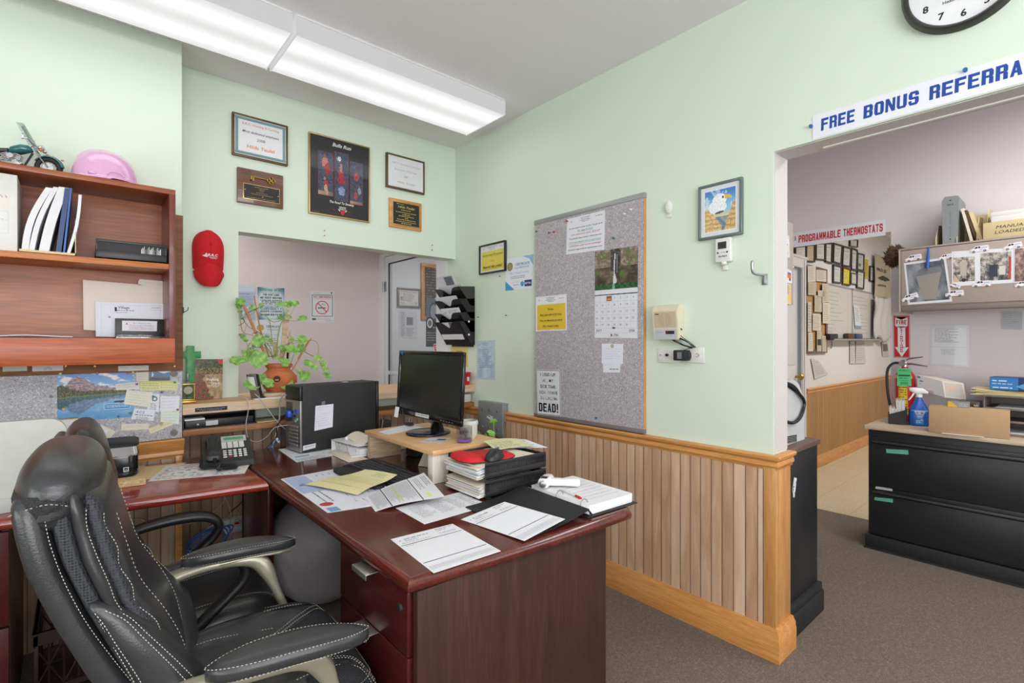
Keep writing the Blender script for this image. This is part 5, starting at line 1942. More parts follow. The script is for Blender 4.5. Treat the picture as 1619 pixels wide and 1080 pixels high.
 # eagle picture
def s7(x,y):
 return 1000+x/3.177,260+y/3.177
EX=XA-.02
q=onX(EX,*[s7(*p)for p in[(330,385),(553,348),(547,58),(325,115)]])
t=thing('eagle_picture','silver-teal framed picture of a white-headed eagle over a canyon','picture',tuple((q[0]+q[1])/2))
m=MB()
y0,y1=(q[0].y+q[3].y)/2,(q[1].y+q[2].y)/2
z0,z1=(q[0].z+q[1].z)/2,(q[2].z+q[3].z)/2
picture_frame(t,y1,y0,z0,z1,EX,XA-.001,.013,.02,'frame_teal',axis='X',bev=.004)
def eagle(a,b):
 n=nz(a*6,b*6,4)
 n2=nz(a*22,b*22,6)
 c=mixc(hexc('#8fc0dc'),hexc('#3f7cc0'),sm(.55,1.0,b))
 c=mixc(c,hexc('#e4c890'),sm(.52,.30,b))
 if n>.22 and b>.5:
  c=mixc(c,hexc('#dfe4ea'),.6)
 wall_l=.22+.35*sm(.55,.0,b)+.03*n2
 if b<.56-.1*a and a<wall_l:
  c=mixc(hexc('#b09058'),hexc('#e2c890'),.5+n2+.3*math.sin(b*60))
 if b<.66 and a>.93-.45*(.66-b)+.02*n2:
  c=mixc(hexc('#a88850'),hexc('#d8bc84'),.5+n2+.3*math.sin(b*50))
 if b<.34 and wall_l<=a<=.93-.45*(.66-b):
  c=mixc(hexc('#6f7c8c'),hexc('#b0a890'),.5+n+n2*.4)
  if abs(a-.55-.1*math.sin(b*14))<.04+.1*(.3-b):
   c=hexc('#5f7f9c')
   # head and breast
 if((a-.48)/.23)**2+((b-.74)/.16)**2<1+.05*n2:
  c=mixc(hexc('#f0f2f5'),hexc('#b4c0cc'),.12+n2*.35+.4*(.55-a))
 if((a-.42)/.30)**2+((b-.58)/.17)**2<1+.12*n2 and b<.72:
  c=mixc(hexc('#eef0f3'),hexc('#a8b6c4'),.15+.35*n2)
 if .66<a<.86 and abs(b-(.80-.35*max(0,a-.76)))<.055*(1-(a-.66)*2.6):
  c=hexc('#e0b040')
 if(a-.60)**2+(b-.80)**2<.0009:
  c=hexc('#3a3a3a')
 if abs(b-(.44+.12*(a-.47)))<.03-.12*abs(a-.47)*.9 and .34<a<.62:
  c=hexc('#4a4440')
 return c
s=Sheet(rectX(EX+.008,y0-.010,y1+.010,z0+.010,z1-.010),base='#d4d8d8',th=.001)
W,H=s.W,s.H
s.up().rect(W*.10,H*.09,W*.90,H*.91,'#eef0f0').up().pic(W*.115,H*.10,W*.885,H*.90,56,70,eagle)
s.build('eagle_print',parent=t,mat='print_glass')
# white wall sensor
def wall_patch(name,label,cat,c,r,ratio,mat,d=.016):
 m=MB()
 m.M=Matrix.Translation(c)@Matrix.Diagonal((1,1,ratio,1))
 m.lathe([(r,0),(r,-d*.5),(r*.85,-d*.8),(r*.4,-d),(.001,-d)],(0,0,0),28,'X')
 return m
p=aX(*s7(184,216),XA)
t=thing('door_chime_sensor','oval white plastic adhesive hook left of the eagle picture','hook',(XA,p.y,p.z-.03))
wall_patch('','','',(XA-.001,p.y,p.z),.020,1.55,'').build('body','white_plastic',t,world=True)
m=MB();m.box((XA-.004,p.y-.012,p.z-.052),(XA-.001,p.y+.012,p.z-.034),.001)
for k in range(4):
 m.box((XA-.006,p.y-.010+k*.006,p.z-.046),(XA-.004,p.y-.007+k*.006,p.z-.042))
m.build('adhesive_tab','white_plastic',t,world=True)
t.name='adhesive_hook'
# thermostat
q=onX(XA-.028,*[s7(*p_)for p_ in[(415,495),(494,486),(490,362),(408,375)]])
y0,y1=(q[0].y+q[3].y)/2,(q[1].y+q[2].y)/2
z0,z1=(q[0].z+q[1].z)/2,(q[2].z+q[3].z)/2
t=thing('thermostat','white thermostat with dark display mounted under the eagle picture','thermostat',(XA,(y0+y1)/2,z0))
m=MB();m.box((XA-.026,y1,z0),(XA-.001,y0,z1),.006,3);m.build('body','white_plastic',t,world=True)
s=Sheet(rectX(XA-.0262,y0,y1,z0,z1),base=None)
W,H=s.W,s.H
s.up().rect(W*.2,H*.55,W*.74,H*.84,'#3c4238').up().rect(W*.25,H*.60,W*.69,H*.79,'#2c3230')
s.disk(W*.20,H*.40,W*.06,'#3a3c3e',12).disk(W*.78,H*.40,W*.06,'#3a3c3e',12).scrib(W*.4,W*.66,H*.39,H*.03)
s.text('Aprilaire',W*.5,H*.22,H*.07,'#2f4258',w=W*.56,bold=.02,shear=.2)
s.build('display',parent=t,mat='print_gloss')
m=MB();m.ball((XA-.020,(y0+y1)/2-.003,z0-.004),(.014,.014,.010),14,8)
m.box((XA-.01,(y0+y1)/2-.014,z0-.034),(XA-.001,(y0+y1)/2+.008,z0-.012),.002)
m.build('adhesive_tab','white_plastic',t,world=True)
# coat hook
c0=aX(*s7(661,578),XA-.01)
t=thing('coat_hook','grey metal coat hook screwed to the green wall near the opening','hook',(XA,c0.y,c0.z-.02))
m=MB();m.box((XA-.006,c0.y-.012,c0.z-.022),(XA-.001,c0.y+.012,c0.z+.024),.002)
m.box((XA-.012,c0.y-.005,c0.z-.018),(XA-.004,c0.y+.005,c0.z+.02),.002)
m.build('mount','steel',t,world=True)
m=MB()
m.tube([(XA-.008,c0.y,c0.z+.018),(XA-.045,c0.y+.004,c0.z+.018),(XA-.075,c0.y+.010,c0.z+.018),(XA-.088,c0.y+.013,c0.z+.024),(XA-.092,c0.y+.014,c0.z+.038),(XA-.092,c0.y+.014,c0.z+.066)],
[.0055,.0055,.0058,.006,.0062,.0068],10)
m.ball((XA-.092,c0.y+.014,c0.z+.066),.007,10,8)
m.build('prong','steel',t,world=True)
# intercom speaker
def s8(x,y):
 return 1000+x/8.31,460+y/8.31
q=onX(XA-.05,*[s8(*p_)for p_ in[(290,640),(600,650),(545,240),(255,235)]])
IX0,IX1=XA-.062,XA-.036
ya_,yb_=q[0].y+.004,q[1].y+.004
zt_,zb_=aX(*s8(400,190),XA-.02).z,q[0].z
t=thing('intercom_speaker','beige wall intercom box with round speaker grille and grey lower panel','intercom',(XA,(ya_+yb_)/2,zb_))
m=MB()
pr=[(XA-.001,zb_),(XA-.044,zb_),(XA-.060,zt_-.028),(XA-.045,zt_-.008),(XA-.030,zt_),(XA-.001,zt_)]
m.prism([(x,z)for x,z in pr],yb_-.003,ya_+.003,'XZ')
o=m.build('case','ivory_plastic',t,world=True)
def fp(u,v):
 """point on the sloping front: u 0..1 left to right, v 0..1 bottom to top"""
 x=(XA-.044)*(1-v)+(XA-.060)*v
 z=zb_*(1-v)+(zt_-.028)*v
 return V((x-.0008,ya_*(1-u)+yb_*u,z))
s=Sheet([fp(.04,.02),fp(.96,.02),fp(.96,.99),fp(.04,.99)],base=None)
W,H=s.W,s.H
s.rect(0,H*.40,W,H*.96,'#c4b096').up()
s.disk(W*.5,H*.68,H*.26,'#b39f86',30).up()
for k in range(24):
 s.rect(W*.02,H*(.42+.022*k),W*.98,H*(.428+.022*k),'#cdbba2')
s.rect(W*.49,H*.42,W*.505,H*.94,'#d8c8ae').rect(W*.06,H*.86,W*.24,H*.90,'#4a443c')
s.rect(0,0,W,H*.35,'#b9bdc2').up().rect(W*.5,H*.17,W*.9,H*.29,'#3c2a20').rect(W*.52,H*.19,W*.6,H*.27,'#b05a30').scrib(W*.62,W*.86,H*.22,H*.02,'#8a6a4c')
s.scrib(W*.12,W*.36,H*.24,H*.02).scrib(W*.16,W*.34,H*.19,H*.02).arc(W*.68,H*.12,W*.05,W*.008,'#555',200,340,8)if False else s.scrib(W*.12,W*.36,H*.24,H*.015).scrib(W*.6,W*.8,H*.11,H*.015)
s.build('front_panel',parent=t)
m=MB();m.box((XA-.026,yb_-.0055,zb_+.045),(XA-.020,yb_-.002,zb_+.055));m.build('side_knob','plastic_black',t,world=True)
# wall plates
def plate(name,label,xl,xr,ytop,ybot,cat='wall plate'):
 a_,b_=aX(*s8(xl,ybot),XA-.005),aX(*s8(xr,ytop+(ybot-ytop)*0),XA-.005)
 t=thing(name,label,cat,(XA,(a_.y+b_.y)/2,a_.z))
 m=MB();m.box((XA-.007,b_.y,a_.z),(XA-.001,a_.y,a_.z+.0725),.003)
 m.build('cover','white_plastic',t,world=True)
 return t,a_,b_
t,a_,b_=plate('cable_plate','white wall plate with a black jack, left of the socket under the intercom',335,620,745,940)
m=MB();p=aX(*s8(460,842),XA-.007);m.cyl((XA-.018,p.y,p.z),(XA-.006,p.y,p.z),.007,n=12)
m.build('jack','plastic_black',t,world=True)
m=MB();p=aX(*s8(368,842),XA-.007);m.cyl((XA-.0085,p.y,p.z),(XA-.006,p.y,p.z),.003,n=10);m.build('plate_screw','steel',t,world=True)
t,a_,b_=plate('power_outlet','white power outlet mounted sideways with black adapter plugged in',655,945,752,940,'outlet')
cy_,cz_=(a_.y+b_.y)/2,a_.z+.036
m=MB()
for dy in(.020,-.020):
 m.lathe([(.017,0),(.017,-.0025),(.001,-.0025)],(XA-.0068,cy_+dy,cz_),20,'X')
 m.mat(1)
 m.box((XA-.0098,cy_+dy-.006,cz_-.008),(XA-.0092,cy_+dy+.002,cz_-.0055))
 m.box((XA-.0098,cy_+dy-.006,cz_+.0055),(XA-.0092,cy_+dy+.002,cz_+.008))
 m.box((XA-.0098,cy_+dy-.012,cz_-.0022),(XA-.0092,cy_+dy-.008,cz_+.0022))
 m.mat(0)
m.build('receptacle',['white_plastic','plastic_black'],t,world=True)
t=thing('power_adapter','black plug-in power adapter with bundled cord under the intercom','adapter',(XA-.03,cy_+.06,cz_-.025))
m=MB();m.box((XA-.050,cy_+.010,cz_-.026),(XA-.0100,cy_+.080,cz_+.024),.005)
m.box((XA-.044,cy_+.003,cz_-.016),(XA-.014,cy_+.012,cz_+.014),.003)
m.build('body','plastic_matte',t,world=True)
s=Sheet(rectX(XA-.0504,cy_+.058,cy_+.032,cz_-.018,cz_+.016),base='#5a5d63',th=.0003)
s.up().para(.002,s.W-.002,s.H*.9,.002,.005,'#b0b4bc',0.1)
s.build('rating_label',parent=t)
m=MB()
bx=XA-.035
cord=[(bx,cy_+.078,cz_+.01)]
for k in range(34):
 a__=2*PI*k/11
 cord.append((bx-.006*math.sin(a__*1.3),cy_+.045-.058*math.cos(a__)-.010*(k/34),cz_+.062+.012*math.sin(a__)-(.50)*(-.058*-math.cos(a__))*.8+.004*math.sin(k)))
cord.append((bx+.01,yb_-.002,zb_+.02))
cord.append((XA-.012,yb_-.004,zb_+.05))
def smooth(pts,n=4):
 """Catmull-Rom through the points"""
 P=[V(p)for p in pts]
 out=[]
 for i in range(len(P)-1):
  p0,p1,p2,p3=P[max(0,i-1)],P[i],P[i+1],P[min(len(P)-1,i+2)]
  for k in range(n):
   t_=k/n
   out.append(.5*((2*p1)+(p2-p0)*t_+(2*p0-5*p1+4*p2-p3)*t_**2+(3*p1-p0-3*p2+p3)*t_**3))
 out.append(P[-1])
 return out
m.tube(smooth(cord),.0018,6)
m.build('cord','black_cable',t,world=True)
# banner over the opening
def s9(x,y):
 return 1220+x/4.058,y/4.058
p0=aX(*s9(263,893),XA-.002)
zb_,zt_=p0.z,aX(*s9(263,740),XA-.002).z
ye=-1.35
s=Sheet([V((XA-.0025,p0.y,ZH+.004)),V((XA-.0025,ye,ZH+.004)),V((XA-.0025,ye,ZH+.004+(zt_-zb_))),V((XA-.0025,p0.y,ZH+.004+(zt_-zb_)))],base='#dfe1e8',th=.001)
W,H=s.W,s.H
def ux(px_):
 return p0.y-aX(px_,100,XA-.002).y
s.up()
for wd,x0_,x1_ in(('FREE',1298,1351),('BONUS',1365,1452.5),('REFERRALS',1469,1700)):
 u0=ux(x0_)
 u1=ux(x1_)if wd!='REFERRALS' else u0+(ux(1452.5)-ux(1365))/5.02*9.0
 s.block(wd,u0,H*.27,H*.50,u1-u0,'#1d4796',shear=.06)
s.build('banner_sign','long white banner with bold blue letters FREE BONUS REFERRALS over the opening','sign')
for(x,y),lab in(((257,813),'blue push pin at the left end of the white banner'),((1245,455),'blue push pin above the middle of the white banner')):
 p=aX(*s9(x,y),XA)
 pin((XA-.001,p.y,p.z),(-1,0,0),'pin_blue',lab,r=.007,L=.014)
 # clock
cc=V((XA,.276,2.524))
t=thing('wall_clock','round wall clock with thick black rim and black numerals above the banner','clock',(XA,cc.y,cc.z-.16))
R_=.163
m=MB()
m.lathe([(R_-.020,-.020),(R_-.015,-.030),(R_-.006,-.036),(R_,-.026),(R_+.002,0),(R_-.020,0)],(XA-.001,cc.y,cc.z),64,'X',cap=False)
m.build('rim','frame_black',t,world=True)
m=MB();m.lathe([(R_-.018,-.012),(R_-.018,0),(.001,0),(.001,-.012)],(XA-.001,cc.y,cc.z),48,'X');m.build('face','paper',t,world=True)
s=Sheet(rectX(XA-.0135,cc.y+R_,cc.y-R_,cc.z-R_,cc.z+R_),base=None)
for k in range(1,13):
 a__=PI/2-2*PI*k/12
 s.text(str(k),R_+.113*math.cos(a__),R_+.113*math.sin(a__)-.011,.022,'#2a2c2e',bold=.03)
s.text('B.R.C.',R_,R_-.038,.015,'#3a3c40',bold=.02)
s.text('Heating & Cooling',R_,R_-.062,.0105,'#3a3c40',w=.106,bold=.02)
s.up().line(R_,R_,R_-.05,R_+.045,.006,'#222222').line(R_,R_,R_+.04,R_+.085,.004,'#222222').disk(R_,R_,.008,'#222222')
s.build('dial',parent=t)
# --- wall file rack
t=thing('wall_file_rack','smoky black four-pocket wall file rack stuffed with papers in the corner','file rack',(XA,3.13,1.30))
RY0,RY1=2.965,3.285
zrow=[1.325,1.420,1.520,1.612]
hrow=[.150,.118,.116,.112]
m=MB();m.box((XA-.006,RY0+.02,1.29),(XA-.001,RY1-.02,1.735),.002);m.build('mounting_bar','plastic_black',t,world=True)
for i,z in enumerate(zrow):
 d0,d1=.045,.150
 z_,zt=z-.018,z+hrow[i]
 m=MB()
 n_=16
 # front: slanted, with a scooped top edge
 def fr_(a,b):
  top=zt-.045*math.exp(-((a-.5)/.16)**2)
  zz=z_+(top-z_)*b
  dd=d0+(d1-d0)*(zz-z_)/(zt-z_)
  return(XA-dd,RY1+(RY0-RY1)*a,zz)
 m.grid(fr_,n_,3,(.003,0,0))
 for y in(RY0,RY1-.003):
  m.prism([(XA-.007,z_),(XA-d0,z_),(XA-d1,zt),(XA-.007,zt+.01)],y,y+.003,'XZ')
 m.box((XA-d0,RY0,z_-.002),(XA-.007,RY1,z_+.002))
 m.build('pocket','smoke_plastic' if i==3 else 'plastic_black_gloss',t,world=True)
 m=MB()
 m.lathe([(.008,-.001),(.008,0)],(0,0,0),14,'Y')if False else m.cyl((XA-.060,RY0-.0022,z+.055),(XA-.060,RY0,z+.055),.0075,n=16)
 if i in(0,1):
  m.build('sticker','paper',t,world=True)
def rack_sheet(k,y0,y1,d,z0,h,lean,base,label,fn=None,th=.0025):
 a=V((XA-d,y0,z0));b=V((XA-d,y1,z0))
 s=Sheet([a,b,b+V((-lean,-.004,h)),a+V((-lean,.004,h))],base=base,th=th)
 s.up()
 if fn:
  fn(s)
 return s.build('file_papers',label,'papers')
rack_sheet(0,3.262,3.05,.066,1.655,.160,.085,'#cfd2da','photo topped sheet sticking out of the top rack pocket',lambda s:s.rect(s.W*.45,s.H*.5,s.W*.92,s.H*.95,'#6c747c'))
rack_sheet(0,3.275,2.98,.050,1.65,.095,.075,'#dcdce2','white sheets behind the photo sheet in the top rack pocket')
rack_sheet(1,3.272,3.00,.075,1.545,.115,.078,'#d8dce4','white envelope with a black dot in the second rack pocket',lambda s:s.disk(s.W*.8,s.H*.6,.008,'#222')if False else s.disk(s.W*.8,s.H*.6,.008,'#222222').rect(s.W*.88,s.H*.1,s.W*.93,s.H*.2,'#b04048'))
rack_sheet(2,3.225,2.99,.075,1.45,.125,.060,'#dde0e8','letterhead sheets in the third rack pocket',lambda s:s.text('A',s.W*.2,s.H*.72,.012,'#303040',bold=.03).scrib(s.W*.35,s.W*.85,s.H*.85,.004).scrib(s.W*.4,s.W*.8,s.H*.78,.004).scrib(s.W*.4,s.W*.8,s.H*.71,.004))
rack_sheet(2,3.275,3.05,.055,1.44,.105,.062,'#d2d4dc','white sheets behind the letterhead in the third rack pocket')
rack_sheet(3,3.275,3.0,.075,1.345,.125,.058,'#d8dae2','white papers with a blue photo in the bottom rack pocket',lambda s:s.rect(s.W*.55,s.H*.72,s.W*.96,s.H,'#4c6484'))
s=Sheet(rX(WX,(-72,765),(0,765),(0,683),(-72,681)),base='#d9c878',th=.0006)
s.c=s.c
s.up().text('Outgoing',s.W*.5,s.H*.74,s.H*.1,'#5a5030',w=s.W*.36,bold=.02)
s.build('outgoing_label','yellow paper label reading Outgoing below the wall file rack','label')
# == ON THE LEDGE
ZL=1.0125
LEAF=[((385,450),27,0.03),((375,478),20,.05),((460,490),20,0),((512,475),16,.02),((638,472),30,-.02),((682,466),24,.03),((722,465),22,0),((765,556),28,-.04),((628,548),18,.02),
((680,546),18,0),((497,692),38,-.06),((545,672),20,0),((368,817),42,-.05),((500,806),52,-.09),((432,788),34,-.04),((480,765),22,0),((762,686),34,-.02),((700,748),42,-.06),
((755,738),28,-.02),((640,735),20,.0),((655,822),28,-.07),((612,797),16,-.04),((800,830),28,-.05),((858,795),25,-.02),((835,850),22,-.04),((893,830),20,.0),((903,862),20,-.02),
((913,905),26,-.03),((782,905),32,-.07),((752,886),20,-.03),((452,962),44,-.10),((515,925),32,-.08),((560,950),30,-.09),((675,962),36,-.09),((405,668),17,0),((420,690),13,.03),
((388,655),12,.03),((407,760),16,.0),((455,740),14,0),((692,676),20,.02),((385,515),14,.03),((570,690),14,.02)]
PY=3.115
pc=aY(*s4(620,900),PY)
t=thing('potted_geranium','leggy geranium in a terracotta pot with wooden stakes on the counter ledge','potted plant',(pc.x,PY,ZL),0)
m=MB();m.box((pc.x-.100,PY-.075,ZL),(pc.x+.085,PY+.075,ZL+.026),.004);m.build('wood_block','raw_wood',t,world=True)
zp=ZL+.027
m=MB()
m.lathe([(.001,0),(.062,0),(.078,.02),(.094,.055),(.096,.075),(.088,.10),(.070,.118),(.062,.126),(.062,.134),(.070,.142),(.074,.152),(.072,.160),(.064,.160),(.060,.150),(.055,.14),(.001,.138)],(pc.x,PY,zp),40)
m.build('pot','terracotta',t,world=True)
for ang,zz,rr in((-112,.076,.020),(-20,.07,.018),(110,.076,.020)):
 m=MB()
 a_=math.radians(ang)
 d_=V((math.cos(a_),math.sin(a_),0))
 c_=V((pc.x,PY,zp+zz))+d_*.0915
 m.tube([c_-d_*.004,c_+d_*.0035],[rr,rr],20)
 m.build('pocket_hole','soil',t,world=True)
for ang,zz,rr in((-112,.076,.020),(-20,.07,.018),(110,.076,.020)):
 m=MB()
 a_=math.radians(ang)
 d_=V((math.cos(a_),math.sin(a_),0));sd=V((-d_.y,d_.x,0))
 c_=V((pc.x,PY,zp+zz))+d_*.094
 m.tube([c_+sd*(rr*1.12*math.cos(2*PI*k/18))+V((0,0,rr*1.12*math.sin(2*PI*k/18)))for k in range(18)],.0045,6,True)
 m.build('pocket_lip','terracotta',t,world=True)
top=V((pc.x,PY,zp+.142))
m=MB()
stk=[((405,470),(535,765),.0075,0),((470,415),(512,655),.0035,.03),((508,620),(560,790),.004,.02),((820,670),(700,872),.0035,-.02),((800,690),(735,800),.003,-.01)]
for(a_,b_,r,dy)in stk:
 m.tube([aY(*s4(*a_),PY+dy),aY(*s4(*b_),PY+dy)],[r,r*1.1],8)
m.mat(1)
for(x0_,y0_,x1_,y1_,w_)in((668,560,640,800,.016),(604,700,607,790,.012),(690,625,672,800,.006),(678,705,676,800,.010)):
 a_,b_=aY(*s4(x0_,y0_),PY+.01),aY(*s4(x1_,y1_),PY+.01)
 m.add([a_+V((-w_,0,0)),a_+V((w_,0,0)),b_+V((w_*.8,0,0)),b_+V((-w_*.8,0,0)),a_+V((-w_,.006,0)),a_+V((w_,.006,0)),b_+V((w_*.8,.006,0)),b_+V((-w_*.8,.006,0))],
[(0,1,2,3),(4,7,6,5),(0,4,5,1),(1,5,6,2),(2,6,7,3),(3,7,4,0)])
m.build('support_stake',['stake_wood','raw_wood'],t,world=True)
m=MB()
for a_,b_,c_ in(((525,478),(460,505),(415,530)),((395,550),(410,575),(375,598)),((765,748),(800,770),(838,788)),((540,770),(570,785),(600,775)),((460,645),(480,640),(498,636))):
 m.tube(smooth([aY(*s4(*a_),PY-.01),aY(*s4(*b_),PY-.015),aY(*s4(*c_),PY)]),.0016,5)
m.build('plant_tie','black_cable',t,world=True)
st=MB();lf=MB()
random.seed(5)
stemroots={0:(612,700),1:(520,660)}
mains=[[(605,800),(612,690),(628,600),(650,560)],[(585,800),(560,720),(470,660),(405,640),(385,560),(378,480)],[(600,800),(540,720),(500,640),(430,600),(390,520)],
[(640,800),(690,700),(760,690),(840,690),(862,730),(858,790)],[(560,870),(640,865),(690,830),(715,765)],[(585,800),(520,690),(450,700),(430,740)],
[(560,560),(590,575),(640,560),(680,500)],[(600,800),(580,700),(560,560),(500,520)]]
for i,pl in enumerate(mains):
 dd=[0,-.01,.02,-.03,-.06,0,0,.02][i]
 st.tube(smooth([aY(*s4(*p),PY+dd*k/len(pl))for k,p in enumerate(pl)]),.0024 if i else .0038,6)
def leaf_shape(m,c,r,tilt,azi,roll):
 n=35
 from mathutils import Euler
 R3=Euler((tilt,0,azi)).to_matrix()@Matrix.Rotation(roll,3,'Z')
 vs=[V(c)]
 for ring,f_ in((1,.5),(2,1.0)):
  for k in range(n):
   a_=2*PI*k/n
   rr=r*f_*(1-.13*abs(math.sin(a_*2.5))**3-.03*abs(math.sin(a_*9))-(.30*math.exp(-((a_-PI)/.22)**2)))
   zz=.16*r*f_*f_+.05*r*math.cos(a_*7)*f_
   vs.append(V(c)+R3@V((rr*math.cos(a_),rr*math.sin(a_),zz)))
 fs=[(0,1+k,1+(k+1)%n)for k in range(n)]+[(1+k,1+n+k,1+n+(k+1)%n,1+(k+1)%n)for k in range(n)]
 m.add(vs,fs)
bases=[V(aY(*s4(x,y),PY))for x,y in((650,560),(420,600),(385,560),(560,720),(700,700),(858,790),(690,830),(560,865),(430,740),(600,790))]
for(p,r,dy)in LEAF:
 c=aY(*s4(*p),PY+dy)
 rr=r/3.857/FPX*c.dot(FW)*1.12
 leaf_shape(lf,c,rr,math.radians(random.uniform(35,82)),random.uniform(-.5,.4)-.2,random.uniform(0,6.28))
 b=min(bases,key=lambda q:(q-c).length)
 mid=(b+c)/2+V((random.uniform(-.01,.01),0,-.012))
 st.tube(smooth([b,mid,c]),.0014,5)
st.build('stems','stem_green',t,world=True,sharp=80)
lf.build('leaves','leaf',t,world=True,sharp=80)
# cross, gold anniversary clock, book
m=MB()
cr_=onY(3.17,s4(55,880),s4(145,720))
X0,X1=aY(*s4(28,760),3.17).x,aY(*s4(146,760),3.17).x
X0=max(X0,.408)
zc0,zc1=ZL+.012,aY(*s4(80,720),3.17).z
zb0,zb1=aY(*s4(80,798),3.17).z,aY(*s4(80,755),3.17).z
xm0,xm1=aY(*s4(57,800),3.17).x,aY(*s4(106,800),3.17).x
t=thing('ceramic_cross','mottled green standing cross behind the little gold clock on the ledge','cross',((X0+X1)/2,3.17,ZL))
m.box((xm0,3.165,ZL),(xm1,3.180,zc1),.003);m.box((X0,3.166,zb0),(X1,3.179,zb1),.003)
m.build('cross_body','green_cross',t,world=True)
m=MB()
gx,gy=.436,3.06
t=thing('anniversary_clock','small gold glass-sided clock on an ornate base at the left end of the ledge','clock',(gx,gy,ZL))
m.box((gx-.036,gy-.030,ZL),(gx+.036,gy+.030,ZL+.014),.004);m.box((gx-.030,gy-.025,ZL+.014),(gx+.030,gy+.025,ZL+.022),.003)
m.build('base','gold_metal',t,world=True)
m=MB()
for sx in(-1,1):
 for sy in(-1,1):
  m.cyl((gx+sx*.027,gy+sy*.022,ZL+.022),(gx+sx*.027,gy+sy*.022,ZL+.096),.003,n=8)
m.box((gx-.032,gy-.027,ZL+.094),(gx+.032,gy+.027,ZL+.102),.002)
m.build('case_frame','gold_metal',t,world=True)
m=MB();m.lathe([(.001,-.004),(.019,-.004),(.021,0),(.019,.004),(.001,.004)],(gx,gy-.012,ZL+.066),24,'Y');m.build('dial','paper_warm',t,world=True)
m=MB();m.lathe([(.016,.102),(.009,.108),(.004,.112),(.006,.118),(.0055,.15),(.001,.152)],(gx,gy,ZL),16);m.build('finial','steel',t,world=True)
for q in(-.0235,.0225):
 m=MB();m.box((gx-.026,gy+q,ZL+.024),(gx+.026,gy+q+.001,ZL+.093));m.build('glass_side','glass',t,world=True)
def garden(a,b):
 n=nz(a*9,b*9,2);n2=nz(a*30,b*30,6)
 if b>.62:
  c=mixc(hexc('#26301a'),hexc('#55622e'),.5+n+n2)
  if b<.78 and n2>.05:
   c=mixc(c,hexc('#c0904c'),.6)
 else:
  c=mixc(hexc('#b89878'),hexc('#8a7458'),.5+n)
  if a<.62-.45*(b)+.2*n:
   c=mixc(hexc('#24401c'),hexc('#4c6c30'),.5+n2)
   if n2>.10:
    c=hexc('#b8302c')
 return c
t=thing('devotional_calendar','Walking in Grace booklet with a garden path cover standing on the ledge','book',(.53,3.19,ZL))
q=[aY(*s4(104,1036),3.17),aY(*s4(276,1030),3.17),aY(*s4(279,802),3.17),aY(*s4(104,803),3.17)]
zb_=ZL+.001
q[0].z=q[1].z=zb_
s=Sheet(q,base='#7a6a50',th=.012,back='#e0e0e0')
W,H=s.W,s.H
s.up().pic(0,0,W,H,44,56,garden)
s.up().text('Walking',W*.64,H*.46,H*.07,'#f0ece0',w=W*.46,bold=.01).text('in',W*.52,H*.41,H*.03,'#f0ece0').text('Grace',W*.74,H*.365,H*.07,'#f0ece0',w=W*.32,bold=.01)
s.text('2020',W*.52,H*.32,H*.04,'#f0d890',bold=.02).scrib(W*.62,W*.9,H*.33,H*.012,'#e8e0d0').scrib(W*.62,W*.9,H*.30,H*.012,'#e8e0d0').poly([(W,H),(W*.82,H),(W*.86,H*.88),(W,H*.86)],'#c83030')
s.build('cover',parent=t,mat='print_gloss')
# small silver desk device with cables on the ledge
dx,dy=.775,3.045
t=thing('speaker_pod','small silver and black slanted speaker on the ledge before the plant pot','speaker',(dx,dy,ZL))
m=MB();m.M=Matrix.Translation((dx,dy,ZL))@Matrix.Rotation(math.radians(30),4,'Z')@Matrix.Rotation(math.radians(-14),4,'Y')
m.box((-.022,-.030,.006),(.0,.030,.145),.006);m.build('back_shell','plastic_black',t,world=True)
m2=MB(m.M);m2.box((-.029,-.032,.004),(-.022,.032,.148),.004);m2.build('silver_face','steel',t,world=True)
m2=MB(m.M);m2.box((-.0305,-.022,.060),(-.029,.022,.135),.004);m2.build('grille','white_plastic',t,world=True)
m2=MB();m2.loft([((dx,dy,ZL),(1,0,0),(0,1,0),.034,.034,2),((dx,dy,ZL+.006),(1,0,0),(0,1,0),.034,.034,2),((dx,dy,ZL+.010),(1,0,0),(0,1,0),.026,.026,2)]);m2.build('base','plastic_black',t,world=True)
# white tray under the plant, at the ledge's edge
m=MB();m.box((.735,2.985,ZL),(.915,3.035,ZL+.004),.001)
tag(m.build('paper_pad','paper'),'thin white pad lying on the ledge edge between the speaker and the tower','paper')
# red cup with cards at the corner
m=MB()
rcx,rcy=2.168,3.02
t=thing('red_cup','red plastic cup with white stickers at the corner end of the ledge','cup',(rcx,rcy,ZL))
m.lathe([(.001,0),(.026,0),(.028,.004),(.036,.085),(.0385,.088),(.038,.092),(.034,.092),(.026,.01),(.001,.01)],(rcx,rcy,ZL),28)
m.build('cup_body','red_plastic',t,world=True)
s=Sheet([V((rcx-.012,rcy-.0335,ZL+.03)),V((rcx+.006,rcy-.0335,ZL+.028)),V((rcx+.006,rcy-.0365,ZL+.058)),V((rcx-.012,rcy-.0365,ZL+.06))],base='#e0e0e0',th=.0005)
s.up().para(.003,s.W-.003,s.H*.85,.005,.006,'#a04040')
s.build('sticker',parent=t)
t=thing('stamp_holder','little black holder of white cards left of the red cup','card holder',(2.10,3.02,ZL))
m=MB();m.box((2.065,2.99,ZL),(2.125,3.04,ZL+.022),.003);m.build('base','plastic_black',t,world=True)
m=MB()
m.obox((2.09,3.01,ZL+.045),(.04,.003,.05),(.2,0,.2),.0005);m.obox((2.10,3.025,ZL+.065),(.045,.003,.07),(.1,0,-.1),.0005)
m.build('cards','paper',t,world=True)
m=MB();m.box((2.10,2.99,.886),(2.195,3.05,.945),.006)
tag(m.build('glass_block','grey_panel'),'small pale plastic box on the lower shelf under the red cup','box')
